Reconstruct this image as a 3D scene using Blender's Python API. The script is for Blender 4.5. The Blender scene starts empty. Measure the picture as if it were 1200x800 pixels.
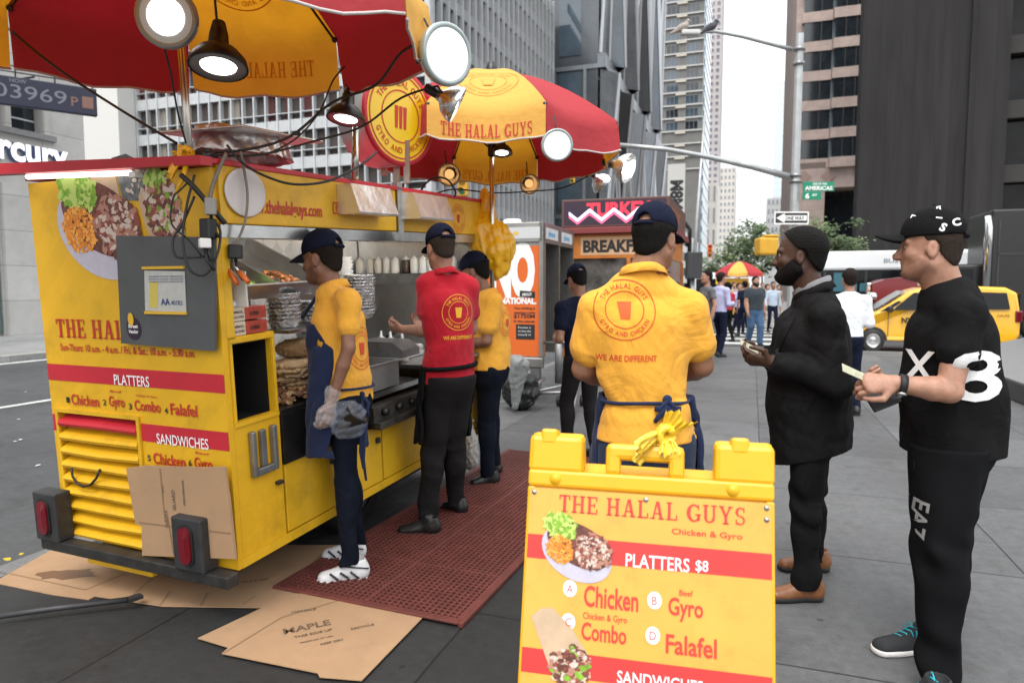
import bpy, bmesh, math, random
import numpy as np
from mathutils import Vector, Matrix
from mathutils.bvhtree import BVHTree
from math import sin, cos, tan, atan, atan2, radians, pi, sqrt
random.seed(7)
scn = bpy.context.scene
COL = scn.collection

# ------------------------------------------------------------------ camera, world, sun, exposure
CAMH = 1.48
PITCH = atan(62 / 800.0)
cam_d = bpy.data.cameras.new("camera")
cam = bpy.data.objects.new("camera", cam_d)
COL.objects.link(cam)
cam.location = (0, 0, CAMH)
cam.rotation_euler = (pi / 2 - PITCH, 0, 0)
cam_d.sensor_width = 36
cam_d.lens = 24
cam_d.clip_start = 0.05
cam_d.clip_end = 3000
cam_d.dof.use_dof = True
cam_d.dof.focus_distance = 3.1
cam_d.dof.aperture_fstop = 3.2
scn.camera = cam

SUN_EL, SUN_AZ = radians(62), radians(200)      # azimuth measured clockwise from +Y
world = bpy.data.worlds.new("World")
scn.world = world
world.use_nodes = True
wn, wl = world.node_tree.nodes, world.node_tree.links
bg = wn["Background"]
sky = wn.new("ShaderNodeTexSky")
sky.sky_type = 'NISHITA'
sky.sun_disc = False
sky.sun_elevation = SUN_EL
sky.sun_rotation = SUN_AZ
sky.air_density = 1.5
sky.dust_density = 5.0
hs = wn.new("ShaderNodeHueSaturation")
hs.inputs['Saturation'].default_value = 0.18
wl.new(sky.outputs[0], hs.inputs['Color'])
mx = wn.new("ShaderNodeMixRGB")                  # overcast: a pale cloud layer over the clear sky
mx.blend_type = 'ADD'
mx.inputs[0].default_value = 1.0
mx.inputs[2].default_value = (7.6, 7.8, 8.0, 1)
wl.new(hs.outputs[0], mx.inputs[1])
tcw = wn.new("ShaderNodeTexCoord"); sx = wn.new("ShaderNodeSeparateXYZ"); mr = wn.new("ShaderNodeMapRange"); ml = wn.new("ShaderNodeMixRGB")
wl.new(tcw.outputs['Generated'], sx.inputs[0]); wl.new(sx.outputs['Z'], mr.inputs['Value'])
mr.inputs['From Min'].default_value = 0.0; mr.inputs['From Max'].default_value = 1.0
mr.inputs['To Min'].default_value = 1.0; mr.inputs['To Max'].default_value = 1.75      # an overcast sky is brightest overhead
ml.blend_type = 'MULTIPLY'; ml.inputs[0].default_value = 1.0
ml.inputs[1].default_value = (7.6, 7.8, 8.0, 1)
wl.new(mr.outputs[0], ml.inputs[2]); wl.new(ml.outputs[0], mx.inputs[2])
wl.new(mx.outputs[0], bg.inputs['Color'])
bg.inputs['Strength'].default_value = 0.13

sun_d = bpy.data.lights.new("sun", 'SUN')
sun_d.energy = 1.3
sun_d.angle = radians(20)
sun_d.color = (1.0, 0.96, 0.9)
sun = bpy.data.objects.new("sun", sun_d)
COL.objects.link(sun)
sd = Vector((sin(SUN_AZ) * cos(SUN_EL), cos(SUN_AZ) * cos(SUN_EL), sin(SUN_EL)))
sun.rotation_euler = (-sd).to_track_quat('-Z', 'Y').to_euler()
sun.location = sd * 60
vs = scn.view_settings
vs.view_transform = 'Standard'
vs.look = 'None'
vs.gamma = 1
vs.exposure = 0.0
vs.use_curve_mapping = False
try:
    scn.cycles.max_bounces = 6
    scn.cycles.diffuse_bounces = 3
    scn.cycles.use_denoising = True
except Exception:
    pass

# ------------------------------------------------------------------ coordinates
CAMP = np.array([0, 0, CAMH])

def ray(u, v):
    du = (u - 600) / 800.0
    dv = (400 - v) / 800.0
    return np.array([du, cos(PITCH) + dv * sin(PITCH), -sin(PITCH) + dv * cos(PITCH)])

def W(u, v, Y):
    """world point at depth Y seen where the photograph shows (u, v)"""
    d = ray(u, v)
    return Vector(CAMP + d * (Y / d[1]))

def G(u, v, h=0.0):
    d = ray(u, v)
    return Vector(CAMP + d * ((h - CAMH) / d[2]))

SA = atan(0.35)                                   # the street runs this far right of the view
SF = Vector((sin(SA), cos(SA), 0))                # along the street
SR = Vector((cos(SA), -sin(SA), 0))               # across it, to the right

def S(a, b, z=0.0):
    return SR * a + SF * b + Vector((0, 0, z))

STREET_M = Matrix(((SR.x, SF.x, 0, 0), (SR.y, SF.y, 0, 0), (0, 0, 1, 0), (0, 0, 0, 1)))

# ------------------------------------------------------------------ materials
MATS = {}

def mat(name, color, rough=0.6, metal=0.0, var=0.0, scale=8.0, bump=0.0, bscale=40.0, spec=0.5,
        dark=None, dirt=0.0, dscale=3.0, emit=None, estr=0.0, trans=0.0, alpha=1.0, coat=0.0, stretch=None, sheen=0.0, sss=0.0):
    if name in MATS:
        return MATS[name]
    m = bpy.data.materials.new(name)
    m.use_nodes = True
    nt = m.node_tree
    b = nt.nodes["Principled BSDF"]
    c = (*color, 1)
    b.inputs['Base Color'].default_value = c
    b.inputs['Roughness'].default_value = rough
    b.inputs['Metallic'].default_value = metal
    b.inputs['Specular IOR Level'].default_value = spec
    if coat:
        b.inputs['Coat Weight'].default_value = coat
        b.inputs['Coat Roughness'].default_value = 0.15
    if sheen:
        b.inputs['Sheen Weight'].default_value = sheen
    if sss:
        b.inputs['Subsurface Weight'].default_value = sss
        b.inputs['Subsurface Radius'].default_value = (0.012, 0.005, 0.003)
    if trans:
        b.inputs['Transmission Weight'].default_value = trans
    if alpha < 1:
        b.inputs['Alpha'].default_value = alpha
    if emit:
        b.inputs['Emission Color'].default_value = (*emit, 1)
        b.inputs['Emission Strength'].default_value = estr
    if var or bump or dirt:
        tc = nt.nodes.new("ShaderNodeTexCoord")
        mp = nt.nodes.new("ShaderNodeMapping")
        nt.links.new(tc.outputs['Object'], mp.inputs[0])
        if stretch:
            mp.inputs['Scale'].default_value = stretch
    if var:
        n = nt.nodes.new("ShaderNodeTexNoise")
        n.inputs['Scale'].default_value = scale
        n.inputs['Detail'].default_value = 6
        n.inputs['Roughness'].default_value = 0.65
        nt.links.new(mp.outputs[0], n.inputs['Vector'])
        r = nt.nodes.new("ShaderNodeValToRGB")
        d = dark if dark else tuple(x * (1 - var) for x in color)
        l = tuple(min(1, x * (1 + var * 0.6)) for x in color)
        r.color_ramp.elements[0].position = 0.3
        r.color_ramp.elements[1].position = 0.72
        r.color_ramp.elements[0].color = (*d, 1)
        r.color_ramp.elements[1].color = (*l, 1)
        nt.links.new(n.outputs['Fac'], r.inputs[0])
        out = r.outputs[0]
    else:
        out = None
    if dirt:
        n2 = nt.nodes.new("ShaderNodeTexNoise")
        n2.inputs['Scale'].default_value = dscale
        n2.inputs['Detail'].default_value = 8
        n2.inputs['Roughness'].default_value = 0.7
        nt.links.new(mp.outputs[0], n2.inputs['Vector'])
        r2 = nt.nodes.new("ShaderNodeValToRGB")
        r2.color_ramp.elements[0].position = 0.52
        r2.color_ramp.elements[1].position = 0.75
        r2.color_ramp.elements[0].color = (0, 0, 0, 1)
        r2.color_ramp.elements[1].color = (dirt, dirt, dirt, 1)
        nt.links.new(n2.outputs['Fac'], r2.inputs[0])
        mm = nt.nodes.new("ShaderNodeMixRGB")
        nt.links.new(r2.outputs[0], mm.inputs[0])
        if out:
            nt.links.new(out, mm.inputs[1])
        else:
            mm.inputs[1].default_value = c
        mm.inputs[2].default_value = (color[0] * .3 + .02, color[1] * .3 + .018, color[2] * .3 + .015, 1)
        out = mm.outputs[0]
    if out:
        nt.links.new(out, b.inputs['Base Color'])
    if bump:
        n3 = nt.nodes.new("ShaderNodeTexNoise")
        n3.inputs['Scale'].default_value = bscale
        n3.inputs['Detail'].default_value = 5
        nt.links.new(mp.outputs[0], n3.inputs['Vector'])
        bp = nt.nodes.new("ShaderNodeBump")
        bp.inputs['Strength'].default_value = bump
        bp.inputs['Distance'].default_value = 0.02
        nt.links.new(n3.outputs['Fac'], bp.inputs['Height'])
        nt.links.new(bp.outputs[0], b.inputs['Normal'])
    MATS[name] = m
    return m

# ------------------------------------------------------------------ objects
def link(o, parent=None):
    COL.objects.link(o)
    if parent is not None:
        o.parent = parent
    return o

def tag(o, label=None, cat=None, group=None, kind=None):
    if label: o['label'] = label
    if cat: o['category'] = cat
    if group: o['group'] = group
    if kind: o['kind'] = kind
    return o

def empty(name, label, cat, loc=(0, 0, 0), rz=0.0, group=None, M=None):
    o = bpy.data.objects.new(name, None)
    o.empty_display_size = 0.1
    COL.objects.link(o)
    if M is not None:
        o.matrix_basis = M
    else:
        o.location = loc
        o.rotation_euler = (0, 0, rz)
    return tag(o, label, cat, group)

def copy_tree(o, parent=None):
    c = o.copy()
    COL.objects.link(c)
    if parent is not None:
        c.parent = parent
    for ch in list(o.children):
        copy_tree(ch, c)
    return c

class MB:
    """collects shapes; build() links them as ONE mesh object"""
    def __init__(s):
        s.v, s.f, s.m, s.sm = [], [], [], []
        s.cur = 0
    def add(s, vs, fs, smooth=False, mi=None):
        o = len(s.v)
        s.v += [tuple(x) for x in vs]
        for f in fs:
            s.f.append(tuple(i + o for i in f))
            s.m.append(s.cur if mi is None else mi)
            s.sm.append(smooth)
        return s
    def box(s, lo, hi, M=None, bev=0.0):
        x0, y0, z0 = lo; x1, y1, z1 = hi
        if bev > 0:
            b = min(bev, abs(x1 - x0) * .45, abs(y1 - y0) * .45, abs(z1 - z0) * .45)
            bm = bmesh.new()
            bmesh.ops.create_cube(bm, size=1)
            for q in bm.verts:
                q.co = Vector(((x0 + x1) / 2 + q.co.x * (x1 - x0), (y0 + y1) / 2 + q.co.y * (y1 - y0), (z0 + z1) / 2 + q.co.z * (z1 - z0)))
            bmesh.ops.bevel(bm, geom=bm.edges[:], offset=b, segments=2, affect='EDGES', profile=0.5)
            vs = [M @ q.co if M else q.co.copy() for q in bm.verts]
            bm.verts.index_update()
            fs = [[q.index for q in f.verts] for f in bm.faces]
            bm.free()
            return s.add(vs, fs)
        vs = [Vector(p) for p in ((x0, y0, z0), (x1, y0, z0), (x1, y1, z0), (x0, y1, z0), (x0, y0, z1), (x1, y0, z1), (x1, y1, z1), (x0, y1, z1))]
        if M: vs = [M @ q for q in vs]
        return s.add(vs, ((0, 3, 2, 1), (4, 5, 6, 7), (0, 1, 5, 4), (1, 2, 6, 5), (2, 3, 7, 6), (3, 0, 4, 7)))
    def quad(s, a, b, c, d):
        return s.add((a, b, c, d), ((0, 1, 2, 3),))
    def tube(s, pts, r, n=8, caps=True, smooth=True):
        pts = [Vector(p) for p in pts]
        k = len(pts)
        rr = r if isinstance(r, (list, tuple)) else [r] * k
        t0 = (pts[1] - pts[0]).normalized()
        ref = Vector((0, 0, 1)) if abs(t0.z) < .9 else Vector((1, 0, 0))
        nx = t0.cross(ref).normalized()
        vs = []
        for i in range(k):
            t = (pts[min(i + 1, k - 1)] - pts[max(i - 1, 0)]).normalized()
            nx = (nx - t * nx.dot(t))
            nx = nx.normalized() if nx.length > 1e-6 else t.orthogonal().normalized()
            ny = t.cross(nx)
            for j in range(n):
                a = 2 * pi * j / n
                vs.append(pts[i] + (nx * cos(a) + ny * sin(a)) * rr[i])
        fs = [(i * n + j, i * n + (j + 1) % n, (i + 1) * n + (j + 1) % n, (i + 1) * n + j) for i in range(k - 1) for j in range(n)]
        s.add(vs, fs, smooth)
        if caps:
            o = len(s.v) - k * n
            for ring in (list(range(n))[::-1], [(k - 1) * n + j for j in range(n)]):
                s.f.append(tuple(o + i for i in ring)); s.m.append(s.cur); s.sm.append(False)
        return s
    def lathe(s, prof, n=24, M=None, smooth=True, a0=0, a1=2 * pi):
        full = abs(a1 - a0 - 2 * pi) < 1e-6
        cols = n if full else n + 1
        vs = []
        for r, z in prof:
            for j in range(cols):
                a = a0 + (a1 - a0) * j / n
                q = Vector((max(r, 1e-4) * cos(a), max(r, 1e-4) * sin(a), z))
                vs.append(M @ q if M else q)
        fs = []
        for i in range(len(prof) - 1):
            for j in range(n):
                j2 = (j + 1) % cols
                fs.append((i * cols + j, i * cols + j2, (i + 1) * cols + j2, (i + 1) * cols + j))
        return s.add(vs, fs, smooth)
    def prism(s, poly, t0, t1, M=None):
        """poly in x,y extruded along z between t0 and t1"""
        n = len(poly)
        vs = [Vector((x, y, t0)) for x, y in poly] + [Vector((x, y, t1)) for x, y in poly]
        if M: vs = [M @ q for q in vs]
        fs = [tuple(range(n))[::-1], tuple(range(n, 2 * n))] + [(i, (i + 1) % n, n + (i + 1) % n, n + i) for i in range(n)]
        return s.add(vs, fs)
    def sphere(s, c, r, n=12, M=None, sq=(1, 1, 1)):
        vs, fs = [], []
        m = max(6, n // 2 + 1)
        c = Vector(c)
        for i in range(m + 1):
            th = pi * i / m
            for j in range(n):
                a = 2 * pi * j / n
                q = c + Vector((r * sq[0] * sin(th) * cos(a), r * sq[1] * sin(th) * sin(a), r * sq[2] * cos(th)))
                vs.append(M @ q if M else q)
        for i in range(m):
            for j in range(n):
                fs.append((i * n + j, (i + 1) * n + j, (i + 1) * n + (j + 1) % n, i * n + (j + 1) % n))
        return s.add(vs, fs, True)
    def build(s, name, mats, parent=None, M=None):
        me = bpy.data.meshes.new(name)
        me.from_pydata(s.v, [], s.f)
        if not isinstance(mats, (list, tuple)): mats = [mats]
        for q in mats: me.materials.append(q)
        me.polygons.foreach_set('material_index', s.m)
        me.polygons.foreach_set('use_smooth', s.sm)
        me.update()
        o = bpy.data.objects.new(name, me)
        link(o, parent)
        if M is not None: o.matrix_basis = M
        return o

def frame(o, u, v, n=None):
    """matrix mapping x->u, y->v, z->n with origin o"""
    u = Vector(u).normalized(); v = Vector(v).normalized()
    n = Vector(n).normalized() if n is not None else u.cross(v).normalized()
    return Matrix(((u.x, v.x, n.x, o[0]), (u.y, v.y, n.y, o[1]), (u.z, v.z, n.z, o[2]), (0, 0, 0, 1)))

def Tr(x, y, z): return Matrix.Translation((x, y, z))
def Rot(a, ax): return Matrix.Rotation(a, 4, ax)

# ------------------------------------------------------------------ lettering
_tcache = {}
def text2d(txt, bold=0.0, res=3):
    key = (txt, bold)
    if key in _tcache: return _tcache[key]
    cu = bpy.data.curves.new("lettering", 'FONT')
    cu.body = txt
    cu.size = 1.0
    cu.offset = bold
    cu.resolution_u = res
    o = bpy.data.objects.new("lettering", cu)
    COL.objects.link(o)
    dg = bpy.context.evaluated_depsgraph_get()
    me = bpy.data.meshes.new_from_object(o.evaluated_get(dg))
    vs = [(q.co.x, q.co.y) for q in me.vertices]
    fs = [tuple(p.vertices) for p in me.polygons]
    bpy.data.objects.remove(o); bpy.data.curves.remove(cu); bpy.data.meshes.remove(me)
    _tcache[key] = (vs, fs)
    return vs, fs

def slab2d(txt, w=0.15, gap=0.1):
    """slab-serif capitals drawn from strokes"""
    def R(x0, y0, x1, y1): return [(x0, y0), (x1, y0), (x1, y1), (x0, y1)]
    def L(x0, y0, x1, y1, t=w): return [(x0 - t / 2, y0), (x0 + t / 2, y0), (x1 + t / 2, y1), (x1 - t / 2, y1)]
    def serif(x, y, d=0.13, h=0.07): return R(x - d - w / 2 + .03, y, x + d + w / 2 - .03, y + h)
    def arc(cx, cy, rx, ry, a0, a1, t0, t1, n=10):
        out = []
        for i in range(n):
            q = []
            for k in (i, i + 1):
                a = radians(a0 + (a1 - a0) * k / n)
                t = t0 + (t1 - t0) * sin(pi * k / n)
                q.append(((cx + (rx + t / 2) * cos(a), cy + (ry + t / 3) * sin(a)), (cx + (rx - t / 2) * cos(a), cy + (ry - t / 3) * sin(a))))
            out.append([q[0][0], q[1][0], q[1][1], q[0][1]])
        return out
    h = .08
    glyph = {
        'T': (.62, [R(.23, 0, .39, 1), R(0, .91, .62, 1), R(0, .72, .07, .91), R(.55, .72, .62, .91), R(.14, 0, .48, .07)]),
        'H': (.74, [R(.08, 0, .23, 1), R(.51, 0, .66, 1), R(.23, .46, .51, .54), R(0, 0, .31, .07), R(.43, 0, .74, .07), R(0, .93, .31, 1), R(.43, .93, .74, 1)]),
        'E': (.6, [R(.08, 0, .23, 1), R(0, 0, .6, .08), R(0, .92, .58, 1), R(.23, .46, .45, .54), R(.53, .08, .6, .28), R(.51, .73, .58, .92), R(.4, .38, .46, .62)]),
        'A': (.76, [L(.16, .0, .36, 1, .09), L(.6, 0, .4, 1, .16), R(.22, .28, .55, .35), R(0, 0, .28, .07), R(.44, 0, .76, .07)]),
        'L': (.58, [R(.08, 0, .23, 1), R(0, 0, .58, .08), R(0, .93, .31, 1), R(.51, .08, .58, .3)]),
        'U': (.72, [R(.07, .25, .22, 1), R(.52, .25, .62, 1), R(0, .93, .3, 1), R(.43, .93, .72, 1)] + arc(.345, .27, .2, .22, 180, 360, .15, .13)),
        'Y': (.72, [R(.29, 0, .44, .48), L(.35, .44, .12, 1, .15), L(.38, .44, .6, 1, .1), R(.2, 0, .53, .07), R(0, .93, .28, 1), R(.46, .93, .72, 1)]),
        'G': (.74, arc(.38, .5, .29, .45, 45, 330, .09, .2, 16) + [R(.55, .08, .69, .44), R(.44, .38, .74, .45), R(.58, .68, .64, .97)]),
        'S': (.56, arc(.28, .72, .18, .23, 40, 270, .08, .15, 12) + arc(.28, .27, .19, .22, 90, -140, .15, .09, 12) + [R(.43, .7, .49, .98), R(.05, .02, .11, .32)]),
        ' ': (.3, []),
    }
    vs, fs = [], []
    x = 0
    for ch in txt:
        wd, polys = glyph[ch]
        for p in polys:
            o = len(vs)
            vs += [(x + a, b) for a, b in p]
            fs.append((o, o + 1, o + 2, o + 3))
        x += wd + gap
    return vs, fs

def put2d(mb, shape, M, h=1.0, w=None, align='L', x=0, y=0, off=0.002, mi=None, sx=1.0, cap=0.729, bend=None):
    """lay a flat shape on frame M: cap height h, optional total width w; off in front"""
    vs, fs = shape
    if not vs: return
    x0 = min(q[0] for q in vs); x1 = max(q[0] for q in vs)
    ky = h / cap
    kx = (w / (x1 - x0)) if w else ky * sx
    dx = {'L': 0, 'C': -(x1 - x0) / 2, 'R': -(x1 - x0)}[align]
    out = []
    for a, b in vs:
        px, py = x + (a - x0 + dx) * kx, y + b * ky
        if bend: px, py = bend(px, py)
        out.append(M @ Vector((px, py, off)))
    mb.add(out, fs, False, mi)

def disc2d(rx, ry, n=28, inner=0.0, ox=0, oy=0, a0=0, a1=2 * pi):
    vs, fs = [], []
    for i in range(n + 1):
        a = a0 + (a1 - a0) * i / n
        vs.append((ox + rx * cos(a), oy + ry * sin(a)))
        vs.append((ox + rx * inner * cos(a), oy + ry * inner * sin(a)))
    for i in range(n):
        fs.append((2 * i, 2 * i + 2, 2 * i + 3, 2 * i + 1))
    return vs, fs

def shape2d(mb, shape, M, off=0.002, mi=None):
    mb.add([M @ Vector((a, b, off)) for a, b in shape[0]], shape[1], False, mi)

def ring_text2d(txt, r, a_mid, size, flip=False, sx=0.8, bold=0.015):
    """lettering bent round a circle; returns one flat shape"""
    vs, fs = [], []
    widths = []
    for ch in txt:
        s = text2d(ch, bold) if ch != ' ' else ([], [])
        w = (max(q[0] for q in s[0]) - min(q[0] for q in s[0])) if s[0] else .3
        widths.append(w * size * sx + size * .12)
    tot = sum(widths)
    t = -tot / 2
    for ch, w in zip(txt, widths):
        m = t + w / 2
        t += w
        if ch == ' ': continue
        s = text2d(ch, bold)
        x0 = min(q[0] for q in s[0]); x1 = max(q[0] for q in s[0])
        a = a_mid - m / r if not flip else a_mid + m / r
        o = len(vs)
        for q in s[0]:
            lx = (q[0] - (x0 + x1) / 2) * size * sx; ly = (q[1] - .36) * size
            if not flip:
                cx, cy = cos(a), sin(a); ux, uy = sin(a), -cos(a)
            else:
                cx, cy = -cos(a), -sin(a); ux, uy = -sin(a), cos(a)
                cx, cy = cx, cy
            bx, by = r * cos(a), r * sin(a)
            vs.append((bx + ux * lx + cx * ly, by + uy * lx + cy * ly))
        fs += [tuple(i + o for i in f) for f in s[1]]
    return vs, fs

def logo2d(r):
    """round badge: two rings, ring lettering and a red-striped cup; returns list of shapes"""
    sh = [disc2d(r, r, 40, .965), disc2d(r * .62, r * .62, 32, .95)]
    sh.append(ring_text2d("THE HALAL GUYS", r * .79, pi / 2, r * .23))
    sh.append(ring_text2d("GYRO AND CHICKEN", r * .79, -pi / 2, r * .2, True))
    c = r * .3
    sh.append(([(-c * .75, c * .9), (c * .75, c * .9), (c * .5, -c), (-c * .5, -c)], [(3, 2, 1, 0)]))
    return sh
# ------------------------------------------------------------------ bodies: fields of smooth-joined limbs, meshed as one skin
class Field:
    def __init__(s, lo, hi, h):
        s.h = h
        s.lo = np.array(lo, dtype=np.float32)
        n = [int(math.ceil((hi[i] - lo[i]) / h)) + 1 for i in range(3)]
        s.n = n
        s.ax = [s.lo[i] + h * np.arange(n[i], dtype=np.float32) for i in range(3)]
        s.D = np.full(n, 0.3, dtype=np.float32)
    def _sl(s, lo, hi, m):
        a = [max(0, int((lo[i] - m - s.lo[i]) / s.h)) for i in range(3)]
        b = [min(s.n[i], int((hi[i] + m - s.lo[i]) / s.h) + 2) for i in range(3)]
        if any(b[i] - a[i] < 1 for i in range(3)): return None
        return tuple(slice(a[i], b[i]) for i in range(3))
    def _xyz(s, sl):
        return (s.ax[0][sl[0]][:, None, None], s.ax[1][sl[1]][None, :, None], s.ax[2][sl[2]][None, None, :])
    def _mix(s, sl, d, k, op):
        A = s.D[sl]
        if op == 'sub':
            if k > 0:
                hh = np.maximum(k - np.abs(A + d), 0) / k
                s.D[sl] = np.maximum(A, -d) + hh * hh * k * .25
            else: s.D[sl] = np.maximum(A, -d)
        elif k > 0:
            hh = np.maximum(k - np.abs(A - d), 0) / k
            s.D[sl] = np.minimum(A, d) - hh * hh * k * .25
        else:
            s.D[sl] = np.minimum(A, d)
    def cap(s, a, b, ra, rb, k=.02, op='u', cuts=()):
        a = np.array(a, float); b = np.array(b, float)
        R = max(ra, rb); m = R + k + .03
        sl = s._sl(np.minimum(a, b), np.maximum(a, b), m)
        if sl is None: return s
        x, y, z = s._xyz(sl)
        ab = b - a; L = float(ab @ ab) + 1e-9
        t = np.clip(((x - a[0]) * ab[0] + (y - a[1]) * ab[1] + (z - a[2]) * ab[2]) / L, 0, 1)
        d = np.sqrt((x - a[0] - t * ab[0]) ** 2 + (y - a[1] - t * ab[1]) ** 2 + (z - a[2] - t * ab[2]) ** 2) - (ra + (rb - ra) * t)
        for p, nn in cuts:
            d = np.maximum(d, (x - p[0]) * nn[0] + (y - p[1]) * nn[1] + (z - p[2]) * nn[2])
        s._mix(sl, d.astype(np.float32), k, op)
        return s
    def ell(s, c, r, B=None, k=.02, op='u', cuts=()):
        """ellipsoid with half-axes r along the rows of B"""
        c = np.array(c, float)
        R = max(r); m = R + k + .03
        sl = s._sl(c, c, m)
        if sl is None: return s
        x, y, z = s._xyz(sl)
        if B is None: B = np.eye(3)
        q = [((x - c[0]) * B[i][0] + (y - c[1]) * B[i][1] + (z - c[2]) * B[i][2]) / r[i] for i in range(3)]
        k0 = np.sqrt(q[0] ** 2 + q[1] ** 2 + q[2] ** 2)
        k1 = np.sqrt((q[0] / r[0]) ** 2 + (q[1] / r[1]) ** 2 + (q[2] / r[2]) ** 2) + 1e-6
        d = k0 * (k0 - 1) / k1
        for p, nn in cuts:
            d = np.maximum(d, (x - p[0]) * nn[0] + (y - p[1]) * nn[1] + (z - p[2]) * nn[2])
        s._mix(sl, d.astype(np.float32), k, op)
        return s
    def loft(s, pts, lat, k=.02, cuts=()):
        """pts: (centre, rx along lat, ry across) down a spine"""
        lat = np.array(lat, float); lat /= np.linalg.norm(lat)
        tot = None
        P = [np.array(p[0], float) for p in pts]
        R = max(max(p[1], p[2]) for p in pts)
        lo = np.min(P, axis=0); hi = np.max(P, axis=0)
        sl = s._sl(lo, hi, R + k + .03)
        if sl is None: return s
        x, y, z = s._xyz(sl)
        for i in range(len(pts) - 1):
            a, b = P[i], P[i + 1]
            ab = b - a; L = float(ab @ ab) + 1e-9
            ax = ab / sqrt(L)
            fw = np.cross(ax, lat); fw /= np.linalg.norm(fw)
            la = np.cross(fw, ax)
            t = np.clip(((x - a[0]) * ab[0] + (y - a[1]) * ab[1] + (z - a[2]) * ab[2]) / L, 0, 1)
            dx, dy, dz = x - a[0] - t * ab[0], y - a[1] - t * ab[1], z - a[2] - t * ab[2]
            rx = pts[i][1] + (pts[i + 1][1] - pts[i][1]) * t
            ry = pts[i][2] + (pts[i + 1][2] - pts[i][2]) * t
            u = dx * la[0] + dy * la[1] + dz * la[2]
            v = dx * fw[0] + dy * fw[1] + dz * fw[2]
            w = dx * ax[0] + dy * ax[1] + dz * ax[2]
            qx, qy, qw = u / rx, v / ry, w / ((rx + ry) * .5)
            k0 = np.sqrt(qx ** 2 + qy ** 2 + qw ** 2)
            k1 = np.sqrt((qx / rx) ** 2 + (qy / ry) ** 2 + (qw / ((rx + ry) * .5)) ** 2) + 1e-6
            d = k0 * (k0 - 1) / k1
            tot = d if tot is None else np.minimum(tot, d)
        for p, nn in cuts:
            tot = np.maximum(tot, (x - p[0]) * nn[0] + (y - p[1]) * nn[1] + (z - p[2]) * nn[2])
        s._mix(sl, tot.astype(np.float32), k, 'u')
        return s
    def cut(s, p, nn):
        x, y, z = s._xyz((slice(None),) * 3)
        d = (x - p[0]) * nn[0] + (y - p[1]) * nn[1] + (z - p[2]) * nn[2]
        s.D = np.maximum(s.D, d.astype(np.float32))
        return s
    def folds(s, amp, wl, seed, stretch=(1, 1, 1), sharp=True, where=None):
        rng = np.random.RandomState(seed)
        x, y, z = s._xyz((slice(None),) * 3)
        tot = np.zeros(s.D.shape, np.float32)
        for i in range(4):
            d = rng.normal(size=3); d /= np.linalg.norm(d); d *= np.array(stretch)
            e = rng.normal(size=3); e /= np.linalg.norm(e)
            f = 2 * pi / (wl * rng.uniform(.7, 1.5))
            w = 1.3 * np.sin((x * e[0] + y * e[1] + z * e[2]) * f * .45 + rng.uniform(0, 6))
            q = np.sin((x * d[0] + y * d[1] + z * d[2]) * f + w + rng.uniform(0, 6))
            tot += (1 - 2 * np.abs(q)) if sharp else q
        tot *= amp / 2.2
        if where is not None:
            tot = tot * where(x, y, z)
        s.D = s.D + tot.astype(np.float32)
        return s
    def mesh(s, name, m, parent, base):
        D = s.D
        D[0], D[-1], D[:, 0], D[:, -1], D[:, :, 0], D[:, :, -1] = .1, .1, .1, .1, .1, .1
        I = D < 0
        nx, ny, nz = D.shape
        c = [I[i:nx - 1 + i, j:ny - 1 + j, k:nz - 1 + k] for i in (0, 1) for j in (0, 1) for k in (0, 1)]
        an = c[0].copy(); al = c[0].copy()
        for q in c[1:]:
            an |= q; al &= q
        act = an & ~al
        idx = np.argwhere(act)
        if len(idx) == 0: return None
        vid = np.full(act.shape, -1, np.int32)
        vid[idx[:, 0], idx[:, 1], idx[:, 2]] = np.arange(len(idx))
        pos = np.zeros((len(idx), 3)); cnt = np.zeros(len(idx))
        off = [(0, 0, 0), (1, 0, 0), (0, 1, 0), (1, 1, 0), (0, 0, 1), (1, 0, 1), (0, 1, 1), (1, 1, 1)]
        val = {o: D[idx[:, 0] + o[0], idx[:, 1] + o[1], idx[:, 2] + o[2]] for o in off}
        for o in off:
            for a in range(3):
                if o[a] == 0:
                    o2 = tuple(o[i] + (1 if i == a else 0) for i in range(3))
                    d0, d1 = val[o], val[o2]
                    cr = (d0 < 0) != (d1 < 0)
                    t = np.where(cr, d0 / np.where(cr, d0 - d1, 1), 0)
                    p = np.array(o, float)[None, :].repeat(len(idx), 0)
                    p[:, a] += t
                    pos[cr] += p[cr]; cnt[cr] += 1
        pos = (idx + pos / cnt[:, None]) * s.h + s.lo
        F = []
        for a in range(3):
            b, cc = (a + 1) % 3, (a + 2) % 3
            s0 = [slice(None)] * 3; s1 = [slice(None)] * 3
            s0[a] = slice(0, -1); s1[a] = slice(1, None)
            e0, e1 = I[tuple(s0)], I[tuple(s1)]
            E = np.argwhere(e0 != e1)
            E = E[(E[:, b] > 0) & (E[:, cc] > 0)]
            sg = I[E[:, 0], E[:, 1], E[:, 2]]
            def at(db, dc):
                q = E.copy(); q[:, b] -= db; q[:, cc] -= dc
                return vid[q[:, 0], q[:, 1], q[:, 2]]
            try:
                quad = np.stack([at(1, 1), at(0, 1), at(0, 0), at(1, 0)], 1)
            except IndexError:
                continue
            quad[~sg] = quad[~sg][:, ::-1]
            F.append(quad)
        F = np.concatenate(F)
        F = F[(F >= 0).all(1)]
        # one gentle relaxation for an even surface
        for _ in range(2):
            acc = np.zeros_like(pos); n = np.zeros(len(pos))
            for i in range(4):
                j = (i + 1) % 4
                np.add.at(acc, F[:, i], pos[F[:, j]]); np.add.at(n, F[:, i], 1)
                np.add.at(acc, F[:, j], pos[F[:, i]]); np.add.at(n, F[:, j], 1)
            pos = pos * .5 + .5 * acc / np.maximum(n, 1)[:, None]
        pos = pos - np.array(base)[None, :]
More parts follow.
